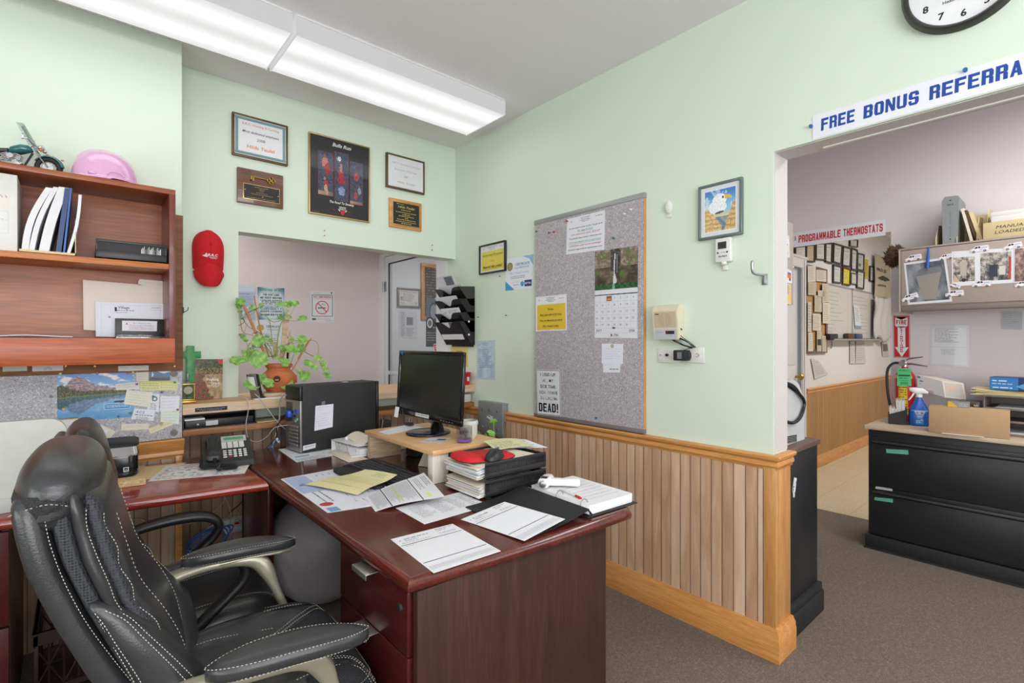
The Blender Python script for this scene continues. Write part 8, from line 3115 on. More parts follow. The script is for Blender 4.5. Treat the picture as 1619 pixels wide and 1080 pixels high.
rings=[]
rings.append([(lambda p:(p[0]*1.085-(.030 if p[0]<0 else 0)*(abs(p[0])/.113)**2,p[1]*1.07,.004+.006*(p[0]>0)))(hat(k/n,0))for k in range(n)])
rings.append([(lambda p:(p[0]*1.09-(.032 if p[0]<0 else 0)*(abs(p[0])/.113)**2,p[1]*1.075,.009+.006*(p[0]>0)))(hat(k/n,0))for k in range(n)])
rings.append([(lambda p:(p[0]*1.03-(.006 if p[0]<0 else 0),p[1]*1.02,.015))(hat(k/n,0))for k in range(n)])
for j in range(0,17):
 rings.append([hat(k/n,min(.985,j/16))for k in range(n)])
m.ring(rings)
m.build('shell','pink_gloss',t,sharp=75)
m=MB()
for s_ in(-1,):
 arc=[(.020+.028*math.cos(PI*k/12),s_*(.1045-.004*math.sin(PI*k/12)),.020+.018*math.sin(PI*k/12))for k in range(13)]
 m.tube(arc,.0028,7)
 m.box((-.068,-.098,.016),(-.042,-.082,.026),.003)
m.build('accessory_slot','pink_gloss',t)
m=MB();m.lathe([(.085,-.001),(.088,.012),(.084,.012),(.081,-.001)],(.01,0,.0012),36,cap=False);m.build('suspension','plastic_black',t)
# == THE WORKSHOP SIDE
def sA(x,y):
 return 1230+x/3.6,300+y/3.6
def sB(x,y):
 return 1230+x/3.6,540+y/3.6
 # lateral file cabinet under the counter
FX,FY1,FY0=3.885,.950,-.16
t=thing('lateral_file_cabinet','wide black two-drawer lateral file cabinet under the wood counter','file cabinet',(4.1,.4,0))
m=MB();m.box((FX,FY0,.09),(4.335,FY1,.762),.003);m.build('body','metal_black',t,world=True)
m=MB();m.box((FX-.03,FY0-.02,0),(4.335,FY1+.012,.088),.003);m.box((FX-.036,FY0-.02,.0),(FX-.03,FY1+.016,.012));m.build('plinth','rubber_black',t,world=True)
for z0,z1 in((.405,.722),(.095,.400)):
 m=MB();m.box((FX-.018,FY0+.01,z0),(FX,FY1-.006,z1-.046),.003)
 m.box((FX-.008,FY0+.01,z1-.046),(FX,FY1-.006,z1),.002)
 d=m.build('drawer','metal_black',t,world=True);XF[d.name]=XF[t.name]
 m=MB()
 m.loft([((FX-.014,FY1-.026,z1-.036),(1,0,0),(0,0,1),.004,.006,2.2),((FX-.016,FY1-.040,z1-.034),(1,0,0),(0,0,1),.014,.012,2.2),((FX-.016,FY0+.06,z1-.034),(1,0,0),(0,0,1),.014,.012,2.2),((FX-.014,FY0+.045,z1-.036),(1,0,0),(0,0,1),.004,.006,2.2)],20)
 m.build('drawer_pull','metal_black',d,world=True)
for nm,pts,col,lab,w in(('tape_label',[(617,634),(743,644),(741,618),(615,612)],'#63ab92','green tape label with handwriting on the upper file drawer',1),('tape_label',[(548,902),(655,918),(655,896),(550,886)],'#63ab92','green tape label with handwriting on the lower file drawer',1),
('tape_label',[(555,838),(652,852),(650,836),(556,824)],'#c4c4c4','torn white tape remnant on the upper edge of the lower file drawer',0)):
 X_=FX-.0186 if w else FX-.0085
 s=Sheet(onX(X_,*[sB(*p)for p in pts]),base=col,th=.0003)
 if w:
  s.up().hand(s.W*.08,s.W*.62,s.H*.3,s.H*.35,'#27463c',.001)
 s.build(nm,lab,'label')
m=MB();m.mat(0).box((3.862,FY0-.05,.764),(4.347,.966,.790),.002)
tag(m.build('wood_worksurface',['counter_wood']),'light wood counter top over the black lateral file cabinet','counter')
# things on the counter
ZK=.7905
b0,b1=aZ(*sB(858,515),ZK),aZ(*sB(1320,560),ZK)
bh=aX(*sB(868,366),b0.x).z-ZK
an=math.atan2(b1.y-b0.y,b1.x-b0.x)
t=thing('cardboard_box','long closed brown cardboard box on the counter in front of the trays','box',tuple(b0),an)
L_=(b1-b0).length
m=MB();m.box((0,0,.001),(L_,.10,bh),.002);m.build('box_body','cardboard',t)
m=MB();m.box((.05,.048,bh),(L_-.02,.052,bh+.0006));m.box((L_,.03,bh*.3),(L_+.0006,.07,bh));m.build('tape','manila',t)
m=MB();m.box((.06,-.012,.0004),(.24,.02,.002));o=m.build('flat_paper','paper',t)
p=aZ(*sB(1385,500),ZK)
t=thing('card_file','dark slanted card file box packed with index cards at the counter corner','card file',tuple(aZ(*sB(680,470),ZK)),math.radians(-3))
c0=aZ(*sB(630,468),ZK);c1=aZ(*sB(735,476),ZK)
w_=(c1-c0).length
m=MB()
zA,zB=.062,.100
M_=Matrix.Translation(c0)@Matrix.Rotation(math.atan2(c1.y-c0.y,c1.x-c0.x),4,'Z')
m.M=M_
m.prism([(0,0),(w_,0),(w_,zB),(0,zA)],0,.003,'XZ');m.prism([(0,0),(w_,0),(w_,zB),(0,zA)],.15,.153,'XZ')
m.box((0,0,0),(w_,.153,.003));m.box((0,0,0),(.003,.153,zA));m.box((w_-.003,0,0),(w_,.153,zB))
m.build('box_shell','dark_blue' if False else 'plastic_matte',t,world=True)
m=MB(M_)
for k in range(14):
 x=.006+k*(w_-.014)/14
 m.mat(k%3%2).box((x,.008,.004),(x+.004,.145,.105+.050*(k>5)+.006*math.sin(k*2.1)))
m.build('index_cards',['paper','paper_warm'],t,world=True)
# spray bottle
p=aZ(*sB(803,478),ZK)
t=thing('spray_bottle','blue trigger spray bottle labelled Scentiva on the counter','spray bottle',tuple(p),math.radians(-72))
bh_=aX(*sB(800,305),p.x).z-ZK
m=MB()
m.loft([((0,0,.0),(1,0,0),(0,1,0),.048,.030,2.6),((0,0,.006),(1,0,0),(0,1,0),.054,.034,2.6),((0,0,.05),(1,0,0),(0,1,0),.055,.035,2.6),((0,0,.095),(1,0,0),(0,1,0),.052,.033,2.6),((0,0,.125),(1,0,0),(0,1,0),.040,.028,2.4),
((0,0,.15),(1,0,0),(0,1,0),.027,.022,2.2),((0,0,.17),(1,0,0),(0,1,0),.017,.017,2),((0,0,.182),(1,0,0),(0,1,0),.016,.016,2)],30)
m.build('bottle','blue_plastic',t,sharp=70)
T=XF[t.name]
cur=lambda a,b:-.012*(2*a-1)**2
s=Sheet([T@V((-.044,-.0355,.012)),T@V((.044,-.0355,.012)),T@V((.042,-.0355,.100)),T@V((-.042,-.0355,.100))],base='#9cc4e4',th=.0003,n=10,bend=cur)
W,H=s.W,s.H
s.up().rect(0,0,W,H*.42,'#2a86c8',10).rect(0,H*.42,W,H*.5,'#5aa0d4',10)
s.up().text('SCENTIVA',W*.5,H*.60,H*.10,'#2a4a90',w=W*.8,bold=.02).disk(W*.5,H*.82,W*.22,'#c02c34',18,H*.06).scrib(W*.3,W*.7,H*.53,H*.03,'#5a7ab0')
s.scrib(W*.1,W*.5,H*.22,H*.04,'#dfe8f4').scrib(W*.1,W*.6,H*.12,H*.04,'#dfe8f4').disk(W*.7,H*.32,W*.16,'#e8e2d0',14,H*.07)
s.build('front_label',parent=t,mat='print_gloss')
m=MB();m.cyl((0,0,.182),(0,0,.202),.0175,n=22)
m.loft([((-.050,0,.232),(0,1,0),(0,0,1),.007,.007,3),((-.046,0,.230),(0,1,0),(0,0,1),.012,.012,3),((-.015,0,.222),(0,1,0),(0,0,1),.014,.022,3),((.020,0,.222),(0,1,0),(0,0,1),.013,.018,3),((.045,0,.212),(0,1,0),(0,0,1),.010,.008,3)],16)
m.loft([((-.026,0,.208),(1,0,.0),(0,1,0),.006,.009,3),((-.036,0,.185),(1,0,0),(0,1,0),.005,.009,3),((-.052,0,.160),(1,0,0),(0,1,0),.005,.008,3)],12)
m.build('trigger_head','white_plastic',t,sharp=60)
# fire extinguisher on the wall
EXY,EXX=aX(*sB(725,200),4.27).y,4.255
t=thing('fire_extinguisher','red fire extinguisher with green inspection tag hanging beside the doorway','fire extinguisher',(EXX,EXY,.80))
m=MB();m.lathe([(.001,.0),(.045,.002),(.056,.015),(.058,.30),(.052,.335),(.034,.365),(.020,.375),(.018,.39),(.001,.39)],(EXX,EXY,.77),34);m.build('cylinder','red_paint',t,world=True)
m=MB()
zt=1.16
m.cyl((EXX,EXY,zt),(EXX,EXY,zt+.030),.014,n=16)
m.cyl((EXX-.03,EXY+.012,zt+.02),(EXX-.014,EXY+.008,zt+.02),.018,n=20)
m.tube([(EXX,EXY+.02,zt+.035),(EXX-.01,EXY-.03,zt+.055),(EXX-.02,EXY-.10,zt+.068)],[.007,.006,.004],8)
m.tube([(EXX,EXY+.01,zt+.015),(EXX-.01,EXY-.04,zt+.020),(EXX-.02,EXY-.125,zt+.005)],[.008,.007,.004],8)
m.build('valve_and_levers','chrome',t,world=True)
m=MB();m.tube(smooth([(EXX-.01,EXY+.02,zt+.022),(EXX-.015,EXY+.06,zt+.020),(EXX-.03,EXY+.088,zt-.02),(EXX-.045,EXY+.09,zt-.10),(EXX-.05,EXY+.082,zt-.20),(EXX-.05,EXY+.07,zt-.27)]),.0085,10);m.build('hose','rubber_black',t,world=True)
q=[V((EXX-.0595,EXY+.045,.84)),V((EXX-.0595,EXY-.045,.84)),V((EXX-.0595,EXY-.045,1.10)),V((EXX-.0595,EXY+.045,1.10))]
s=Sheet(q,base='#e0c23c',th=.0003,n=8,bend=lambda a,b:-.026*(2*a-1)**2)
s.up().para(.006,s.W-.006,s.H*.9,s.H*.1,.016,'#7a3a2a')
s.build('instruction_label',parent=t)
s=Sheet([V((EXX-.064,EXY+.030,1.03)),V((EXX-.064,EXY-.048,1.035)),V((EXX-.058,EXY-.044,1.150)),V((EXX-.058,EXY+.028,1.150))],base='#4fb878',th=.0005)
s.up().scrib(.01,.06,s.H*.85,.006,'#1f5a3a').rect(.006,s.H*.55,s.W-.006,s.H*.63,'#1c4a30').scrib(.01,.06,s.H*.42,.005,'#1f5a3a').text('2020',s.W/2,s.H*.1,.014,'#1c4a30',bold=.02).scrib(.01,.06,s.H*.3,.004,'#1f5a3a')
s.build('inspection_tag',parent=t)
# FIRE EXTINGUISHER sign
WC=XC-.0015
q=onX(WC,*[sA(*p)for p in[(658,955),(752,958),(750,716),(655,716)]])
s=Sheet(q,base='#c0202c',th=.001)
W,H=s.W,s.H
s.up().frame(W*.03,H*.012,W*.97,H*.988,.002,'#d8d0d0')
s.up().rect(W*.12,H*.76,W*.88,H*.96,'#e4e2e4').poly([(W*.12,H*.96),(W*.5,H*.90),(W*.88,H*.96),(W*.88,H*.97),(W*.12,H*.97)],'#c0202c')
s.poly([(W*.12,H*.76),(W*.88,H*.76),(W*.74,H*.72),(W*.26,H*.72)],'#e4e2e4')
s.rect(W*.27,H*.24,W*.73,H*.74,'#e4e2e4').poly([(W*.08,H*.25),(W*.5,H*.02),(W*.92,H*.25)],'#e4e2e4')
s.up().block('FIRE',W*.5,H*.79,H*.10,W*.62,'#b81c28',align='c',gap=.25)
for k,ch in enumerate('EXTINGUISHER'):
 s.block(ch,W*.5,H*(.685-.0505*k),H*.036,(W*.08 if ch=='I' else W*.16),'#b81c28',align='c')
s.build('fire_sign','red and white FIRE EXTINGUISHER arrow sign on the wall edge by the doorway','sign')
# papers on the wall under the overhead cabinet
q=onX(WC,*[sA(*p)for p in[(862,1002),(1088,1010),(1086,772),(868,770)]])
s=Sheet(q,base='#cdcfd4',th=.0008)
W,H=s.W,s.H
s.up().rect(W*.06,H*.04,W*.94,H*.93,'#d9dade').up().para(W*.12,W*.84,H*.92,H*.58,H*.035,'#8a8c94',.5).para(W*.3,W*.7,H*.42,H*.3,H*.03,'#a0a2aa')
s.up().rect(W*.0,H*.46,W,H*.47,'#c2c4ca')
s.build('sleeved_document','printed page in a clear plastic sleeve on the white wall','paper',mat='print_glass')
q=onX(WC,*[sA(*p)for p in[(1270,793),(1390,797),(1392,695),(1270,692)]])
s=Sheet(q,base='#b7babf',th=.0006)
W,H=s.W,s.H
s.up()
for k in range(7):
 s.hand(W*.08,W*random.uniform(.4,.9),H*(.84-.11*k),H*.06,'#6a6e78',.0008)
s.build('note_paper','grey handwritten note taped near the right edge under the overhead cabinet','note')
# mask box, clear box, trays, glove box
p0_,p1_=aX(*sB(790,292),4.22),aX(*sB(960,310),4.16)
t=thing('mask_box','white and pink printed face mask box tilted on the counter','box',tuple((p0_+p1_)/2),0)
q=[aX(*sB(795,275),4.20),aX(*sB(950,318),4.14),aX(*sB(935,226),4.14),aX(*sB(790,190),4.20)]
m=MB()
dv=V((.10,-.05,0))
m.add(q+[c+V((.05,-.095,-.01))for c in q],[(0,1,2,3),(4,7,6,5),(0,4,5,1),(1,5,6,2),(2,6,7,3),(3,7,4,0)])
m.build('carton','paper_warm',t,world=True)
s=Sheet([c+V((-.0008,0,0))for c in q],base='#d6d0d0',th=.0002)
W,H=s.W,s.H
s.up().rect(W*.02,H*.82,W*.14,H*.95,'#5a7a8a').scrib(W*.1,W*.7,H*.62,H*.08,'#4a7a8a').scrib(W*.1,W*.6,H*.45,H*.07,'#b86a7a').rect(0,0,W*.6,H*.22,'#c8a0a8').scrib(W*.06,W*.5,H*.08,H*.07,'#8a5060')
s.build('printed_front',parent=t)
s=Sheet([q[1]+V((.003,-.008,.008)),q[1]+V((.045,-.088,-.002)),q[2]+V((.045,-.088,-.018)),q[2]+V((.003,-.008,-.006))],base='#cabfb8',th=.0002)
s.up().disk(s.W*.4,s.H*.6,s.H*.25,'#d8b8a0',14).rect(s.W*.2,s.H*.3,s.W*.6,s.H*.5,'#9fc4d4')
s.build('printed_side',parent=t)
# black wire tray with papers behind
t=thing('wire_tray','black wire desk tray on the counter behind the cardboard box','tray',(4.18,.50,ZK))
ya,yb=aX(*sB(850,330),4.10).y,aX(*sB(1180,370),4.10).y
m=MB()
for z in(.02,.085):
 m.tube([(4.08,ya,ZK+z),(4.08,yb,ZK+z),(4.32,yb,ZK+z),(4.32,ya,ZK+z)],.003,6,True)
for k in range(9):
 y=ya+(yb-ya)*k/8
 m.tube([(4.08,y,ZK+.085),(4.08,y,ZK+.004),(4.32,y,ZK+.004),(4.32,y,ZK+.085)],.002,6)
m.build('wire_frame','plastic_black',t,world=True)
m=MB();m.box((4.09,yb+.008,ZK+.008),(4.31,ya-.008,ZK+.075),.002)
tag(m.build('magazine_stack',['counter_wood']),'stack of papers and magazines in the black wire tray','papers')
m=MB();m.box((4.10,ya-.16,ZK+.0765),(4.28,ya-.03,ZK+.083),.001);tag(m.build('blue_booklet','glove_box_blue'),'blue booklet on the papers in the wire tray','booklet')
t=thing('clear_case','clear plastic case of orange tabs on the wire tray papers','box',(4.20,(ya+yb)/2-.05,ZK+.077))
cy0,cy1=aX(*sB(1030,310),4.12).y,aX(*sB(1150,315),4.12).y
m=MB();m.box((4.12,cy1,ZK+.0775),(4.24,cy0,ZK+.175),.004);m.build('case','clear_plastic',t,world=True)
m=MB()
for k in range(9):
 m.obox((4.17,cy0-.012-k*(cy0-cy1-.02)/9,ZK+.15),(.05,.004,.022),(0,.1*(k%3),.3),.001)
m.build('orange_tabs','amber',t,world=True)
m=MB();m.box((4.13,cy1+.006,ZK+.08),(4.23,cy0-.006,ZK+.125),.002);m.build('contents','paper',t,world=True)
pz=aX(*sB(1068,330),4.06)
t=thing('sanitizer_bottle','small white pump bottle with a blue base in front of the clear case','bottle',(4.055,pz.y,ZK))
m=MB();m.lathe([(.001,0),(.018,0),(.020,.01),(.020,.06),(.018,.065),(.001,.065)],(4.055,pz.y,ZK),20);m.build('bottle','glove_box_blue',t,world=True)
m=MB();m.lathe([(.001,.065),(.021,.065),(.019,.085),(.010,.095),(.010,.11),(.016,.112),(.016,.120),(.001,.120)],(4.055,pz.y,ZK),20);m.build('pump_cap','white_plastic',t,world=True)
# small yellow grey box on the cardboard box
T=XF['cardboard_box']
t=thing('staple_box','small grey and yellow printed box lying on the cardboard box','box',tuple(T@V((.085,.05,bh+.001))),an)
m=MB();m.box((0,-.03,0),(.095,.03,.030),.001);m.build('carton','steel_grey_plate',t)
T2=XF[t.name]
s=Sheet([T2@V((0,-.0304,0)),T2@V((.095,-.0304,0)),T2@V((.095,-.0304,.03)),T2@V((0,-.0304,.03))],base='#8c8e90',th=.0002)
s.up().poly([(0,0),(.045,0),(.015,.03),(0,.03)],'#d8a838').scrib(.05,.09,.018,.004,'#c8c8cc').scrib(.05,.09,.008,.004,'#c8c8cc')
s.build('printed_side',parent=t)
# grey three-shelf sorter with envelopes and glove box
gy0,gy1=aX(*sB(1168,300),4.02).y,-.05
t=thing('desktop_sorter','grey metal stacked letter sorter at the right end of the counter','sorter',(4.18,gy0-.2,ZK))
m=MB()
for k in range(4):
 z=ZK+.002+k*.072
 m.box((4.02,gy1,z),(4.33,gy0,z+.004),.001)
 m.box((4.018,gy1,z),(4.023,gy0,z+.012),.001)
m.box((4.03,gy0-.006,ZK),(4.33,gy0,ZK+.225),.002);m.box((4.325,gy1,ZK),(4.33,gy0,ZK+.225))
m.build('sorter_shell','putty_dark',t,world=True)
pile('paper_pile','papers lying in the upper slot of the grey sorter',4.17,gy0-.20,.25,.30,ZK+.151,3,.01,['paper'],.003,seed=5)
pile('paper_pile','papers lying in the lowest slot of the grey sorter',4.17,gy0-.20,.25,.30,ZK+.008,4,.01,['paper'],.003,seed=6)
ztop=ZK+.002+3*.072+.0045
m=MB()
for k in range(7):
 m.mat(k%2)
 zz=ztop+.0045*k
 yo=gy0+.060-.012*(k%3)
 m.grid(lambda a,b:(4.05+.24*a+.004*k,yo-.36*b,zz+.020*max(0,.3-b)*(k>2)),3,8,(0,0,.003))
tag(m.build('manila_envelopes',['manila','pad_yellow']),'pile of cream and yellow envelopes on top of the grey sorter','envelopes')
zg=ztop+.034
gY=aX(*sB(1205,200),4.06).y
t=thing('glove_box','blue printed box of disposable gloves on the envelopes at the right edge','box',(4.12,gY-.12,zg),math.radians(-8))
m=MB();m.box((-.06,-.13,.001),(.06,.115,.075),.002);m.build('carton','dark_blue',t)
T=XF[t.name]
s=Sheet([T@V((-.0605,.113,.002)),T@V((-.0605,-.128,.002)),T@V((-.0605,-.128,.073)),T@V((-.0605,.113,.073))],base='#2b4468',th=.0002)
W,H=s.W,s.H
s.up().rect(0,0,W*.5,H,'#3d7fc0').up().scrib(W*.04,W*.3,H*.68,H*.14,'#c8dcf0').scrib(W*.04,W*.4,H*.45,H*.1,'#a8c8e8').rect(W*.85,H*.05,W*.98,H*.3,'#e0e0e4')
s.poly([(W*.45,H*.3),(W*.62,H*.62),(W*.72,H*.75),(W*.7,H*.4),(W*.78,H*.2),(W*.6,H*.12)],'#5fa0d8').scrib(W*.05,W*.4,H*.14,H*.1,'#e0ecf8')
s.build('printed_side',parent=t)
# overhead cabinet on the partition
OX,OY1,OY0,OZ0,OZ1=4.0,.817,-.35,1.517,1.925
t=thing('overhead_cabinet','beige flip-door overhead cabinet covered in photos and van magnets','cabinet',(4.17,.3,OZ0))
m=MB();m.box((OX+.012,OY0,OZ0+.03),(XC-.002,OY1,OZ1),.004);m.box((OX+.0,OY1-.012,OZ0),(XC-.002,OY1,OZ1),.006);m.box((OX,OY0,OZ1-.012),(XC-.002,OY1,OZ1),.004)
m.build('cabinet_shell','putty',t,world=True)
m=MB();m.box((OX+.002,OY0+.02,OZ0+.042),(OX+.014,OY1-.014,OZ1-.014),.004);m.build('flip_door','putty',t,world=True)
m=MB();m.box((OX+.004,OY0+.02,OZ0+.004),(OX+.05,OY1-.014,OZ0+.036),.006);m.build('door_pull_rail','putty_dark',t,world=True)
OP=OX+.0008
def sheetX(X_,pts,tr=sA,**kw):
 return Sheet(onX(X_,*[tr(*p)for p in pts]),**kw)
def junk(seed,pal):
 def fn(a,b):
  n=nz(a*5+seed,b*5,seed);n2=nz(a*18+seed,b*18,seed*2)
  v=.45+.45*n+.22*n2+.25*(b-.5)
  i=max(0,min(len(pal)-1.001,v*len(pal)))
  return mixc(hexc(pal[int(i)]),hexc(pal[min(len(pal)-1,int(i)+1)]),i-int(i))
 return fn
def photo(name,label,pts,fn,seed,border=.03,X_=None,marks=None):
 s=sheetX(X_ or OP,pts,base='#d5d6da',th=.0006)
 W,H=s.W,s.H
 s.up().pic(W*border,H*border,W*(1-border),H*(1-border),26,22,fn)
 if marks:
  s.up()
  marks(s)
 return s.build(name,label,'photo',mat='print_gloss')
def bin_marks(s):
 W,H=s.W,s.H
 s.poly([(W*.36,H*.10),(W*.66,H*.08),(W*.86,H*.72),(W*.26,H*.66)],'#8b8680')
 s.up().poly([(W*.24,H*.64),(W*.88,H*.70),(W*.84,H*.82),(W*.34,H*.80)],'#6f7276')
 for k in range(12):
  s.line(W*(.38+.022*k),H*.12,W*(.30+.045*k),H*.64,W*.004,'#a39d95')
photo('pinned_photo','large faded photo of a grey bin on the overhead cabinet, leftmost',[(740,655),(992,636),(955,385),(716,418)],lambda a,b:mixc(hexc('#3c434c'),hexc('#8f9498'),nz(a*3,b*3,2)*.8+.4+.3*(a<.4)),2,.05,marks=bin_marks)
s=sheetX(OP,[(992,550),(1338,530),(1340,330),(988,352)],base='#d9dade',th=.0006)
W,H=s.W,s.H
s.up().pic(W*.02,H*.12,W*.39,H*.82,22,22,junk(3,['#2c2a28','#55504a','#8a8278','#b8b2a8','#d8d4cc'])).pic(W*.48,H*.10,W*.97,H*.90,26,24,junk(7,['#26262a','#4c4a4c','#7a7674','#b0a8a0','#c4c0bc']))
s.up().rect(W*.14,H*.3,W*.25,H*.7,'#b0aa9c').rect(W*.62,H*.2,W*.76,H*.55,'#2f3440').rect(W*.78,H*.25,W*.88,H*.5,'#c8c4c0').rect(W*.93,H*.12,W*.97,H*.75,'#b03a30').disk(W*.2,H*.16,W*.04,'#2a2624').poly([(W*.02,H*.12),(W*.14,H*.12),(W*.04,H*.34)],'#c4a898')
s.build('pinned_photo','white sheet with two boiler room photos on the overhead cabinet, middle','photo',mat='print_gloss')
photo('pinned_photo','photo of a workshop on the overhead cabinet at the right edge of the picture',[(1340,530),(1560,514),(1560,310),(1342,332)],junk(11,['#3a2c2c','#5c4c48','#8a6a60','#b09a90']),5)
for i,(x,y,w,a_,lab)in enumerate(((770,388,95,.12,'van magnet at the top left corner of the bin photo'),(955,382,85,.12,'van magnet at the top right corner of the bin photo'),(1145,337,110,.05,'van magnet above the two-photo sheet'),
(1335,320,110,.14,'van magnet at the top right, above the rightmost photo'),(750,612,98,.30,'van magnet at the bottom left corner of the bin photo'),(1008,546,66,-.42,'small van magnet at the lower left corner of the two-photo sheet'),
(1158,535,110,-.02,'van magnet under the two-photo sheet'),(1005,590,105,.02,'van magnet at the bottom right corner of the bin photo'),(1395,535,100,.15,'van magnet under the rightmost photo'))):
 c=aX(*sA(x,y),OX)
 wm=(aX(*sA(x-w/2,y),OX)-aX(*sA(x+w/2,y),OX)).length
 s=Sheet([V((OX-.0006,c.y+wm/2,c.z-wm/4)),V((OX-.0006,c.y-wm/2,c.z-wm/4)),V((OX-.0006,c.y-wm/2,c.z+wm/4)),V((OX-.0006,c.y+wm/2,c.z+wm/4))],base=None)
 van(s,s.W/2,s.H/2,wm*.95,False,a_)
 s.build('van_magnet','white '+lab,'magnet')
m=MB();a_,b_=aX(*sA(858,335),OX-.01),aX(*sA(850,445),OX-.012)
m.tube([a_+V((.02,0,.012)),a_,a_.lerp(b_,.5),b_],[.003,.004,.008,.009],10)
tag(m.build('plastic_spatula','blue_plastic'),'blue plastic handle hanging over the front of the overhead cabinet','handle')
# feather duster
t=thing('feather_duster','brown feather duster sticking out beside the overhead cabinet','duster',tuple(aX(*sA(665,470),4.10)))
c=aX(*sA(668,380),4.10)
m=MB()
rnd=random.Random(8)
for k in range(420):
 th,ph=rnd.uniform(0,2*PI),math.acos(rnd.uniform(-1,1))
 d=V((math.sin(ph)*math.cos(th),math.sin(ph)*math.sin(th),math.cos(ph)))
 r=.075*rnd.uniform(.75,1.05)
 d.z*=1.15
 side=d.cross(V((rnd.uniform(-1,1),rnd.uniform(-1,1),rnd.uniform(-1,1)))).normalized()
 tip=c+d*r+side*.012
 w=.007
 mid=c+d*r*.72
 m.add([c+d*r*.2,mid+side*w,tip,mid-side*w],[(0,1,2,3)])
m.ball(c,(.052,.052,.060),14,10)
m.build('feathers','feather_brown',t,world=True)
m=MB();m.tube([c,c+V((.12,.015,-.01)),c+V((.24,.02,-.015))],.005,8);m.build('handle','plastic_black',t,world=True)
# on top of the overhead cabinet
ZO=OZ1+.0008
t=thing('report_binder','tall grey chamfered binder standing on the overhead cabinet','binder',(4.08,.5,ZO))
q=[aX(*sA(937,308),4.06),aX(*sA(1022,302),4.06)]
ya,yb=q[0].y,q[1].y
zt=aX(*sA(990,38),4.06).z
m=MB();m.prism([(ya,ZO),(yb,ZO),(yb-.008,zt-.02),(yb-.002,zt),(ya-.010,zt+.004),(ya+.004,zt-.02)][::-1],4.06,4.30,'YZ')
m.build('cover','steel_grey_plate',t,world=True)
s=Sheet([V((4.0594,ya-.006,ZO+.02)),V((4.0594,yb+.004,ZO+.02)),V((4.0594,yb+.002,zt-.01)),V((4.0594,ya-.006,zt-.01))],base=None)
W,H=s.W,s.H
for k,ch in enumerate('SORTING REPORT'):
 if ch!=' ':
  s.text(ch,W*.5,H*(.66-.042*k),H*.024,'#2c2e30')
s.disk(W*.5,H*.95,.004,'#1c1c1e',10).disk(W*.5,H*.05,.004,'#1c1c1e',10).text('SRA',W*.5,H*.83,.012,'#3a5a4a',bold=.02)
s.build('spine_lettering',parent=t)
m=MB()
ya,yb=aX(*sA(905,300),4.10).y,aX(*sA(1190,280),4.04).y
m.box((4.05,yb,ZO),(4.30,ya,ZO+.003));
for y,hz_ in((ya,.12),(ya-.10,.10),(ya-.19,.14),(yb+.004,.18)):
 m.prism([(4.05,ZO),(4.30,ZO),(4.30,ZO+hz_+.04),(4.14,ZO+hz_+.02),(4.05,ZO+hz_*.35)],y-.003,y,'XZ')
m.box((4.298,yb,ZO),(4.302,ya,ZO+.20))
tag(m.build('magazine_holder','manila'),'olive-cream magazine holders on the overhead cabinet holding the grey binder','file holder')
for i,(x0,x1,th_,mt,lab)in enumerate(((1030,1075,.014,'paper_warm','white leaning book between the grey binder and the cream box'),(1050,1105,.012,'feather_brown','dark brown leaning book on the overhead cabinet'),(1075,1125,.018,'manila','olive leaning folder on the overhead cabinet'))):
 b_=aX(*sA(x1+20,285),4.07);t_=aX(*sA(x0+10,110+10*i),4.07)
 m=MB()
 m.prism([(b_.y,ZO+.004),(t_.y,t_.z),(t_.y-th_,t_.z+.004),(b_.y-th_,ZO+.004)],4.07,4.26,'YZ')
 tag(m.build('leaning_book',mt),lab,'book')
ya=aX(*sA(1167,285),4.02).y
zt=aX(*sA(1167,192),4.02).z
t=thing('archive_box','cream cardboard box with handwritten marker on the overhead cabinet','box',(4.15,ya-.2,ZO))
m=MB();m.box((4.02,ya-.42,ZO),(4.28,ya,zt),.002);m.build('carton','kraft_box',t,world=True)
s=Sheet([V((4.0192,ya,ZO)),V((4.0192,ya-.42,ZO)),V((4.0192,ya-.42,zt)),V((4.0192,ya,zt))],base=None)
W,H=s.W,s.H
s.text('MANUAL SPRING',.055,H*.58,H*.18,'#2a2622',align='l',shear=.2,w=.24).text('LOADED ARC A',.050,H*.28,H*.18,'#2a2622',align='l',shear=.2,w=.22)
s.build('marker_lettering',parent=t)
m=MB()
yc=aX(*sA(1212,170),4.03).y
m.box((4.035,yc-.40,zt+.001),(4.26,yc,zt+.035),.003);m.box((4.04,yc-.40,zt+.036),(4.26,yc+.004,zt+.060),.003)
tag(m.build('flat_white_boxes','white_plastic'),'flat white boxes lying on the cream archive box','box')
# PROGRAMMABLE THERMOSTATS sign
q=onX(WC-.004,*[sA(*p)for p in[(85,307),(612,240),(614,168),(85,222)]])
zb_,zt_=2.092,q[3].z if False else aX(*sA(612,168),WC).z
y_r=q[1].y
y_l=y_r+1.10
s=Sheet([V((XC-.004,y_l,2.085)),V((XC-.004,y_r,2.085)),V((XC-.004,y_r,zt_)),V((XC-.004,y_l,zt_))],base='#dfdfe4',th=.0012)
W,H=s.W,s.H
u_=lambda x:y_l-aX(1230+x/3.6,400,XC).y
s.up()
for wd,x0_,x1_ in(('PROGRAMMABLE',118,357),('THERMOSTATS',372,597)):
 s.block(wd,u_(x0_),H*.27,H*.50,u_(x1_)-u_(x0_),'#b8202c',shear=.05)
s.block('II',u_(82),H*.45,H*.32,u_(104)-u_(82),'#b8202c',gap=.5)
s.build('thermostat_banner','white banner with red letters PROGRAMMABLE THERMOSTATS over the inner doorway','sign')
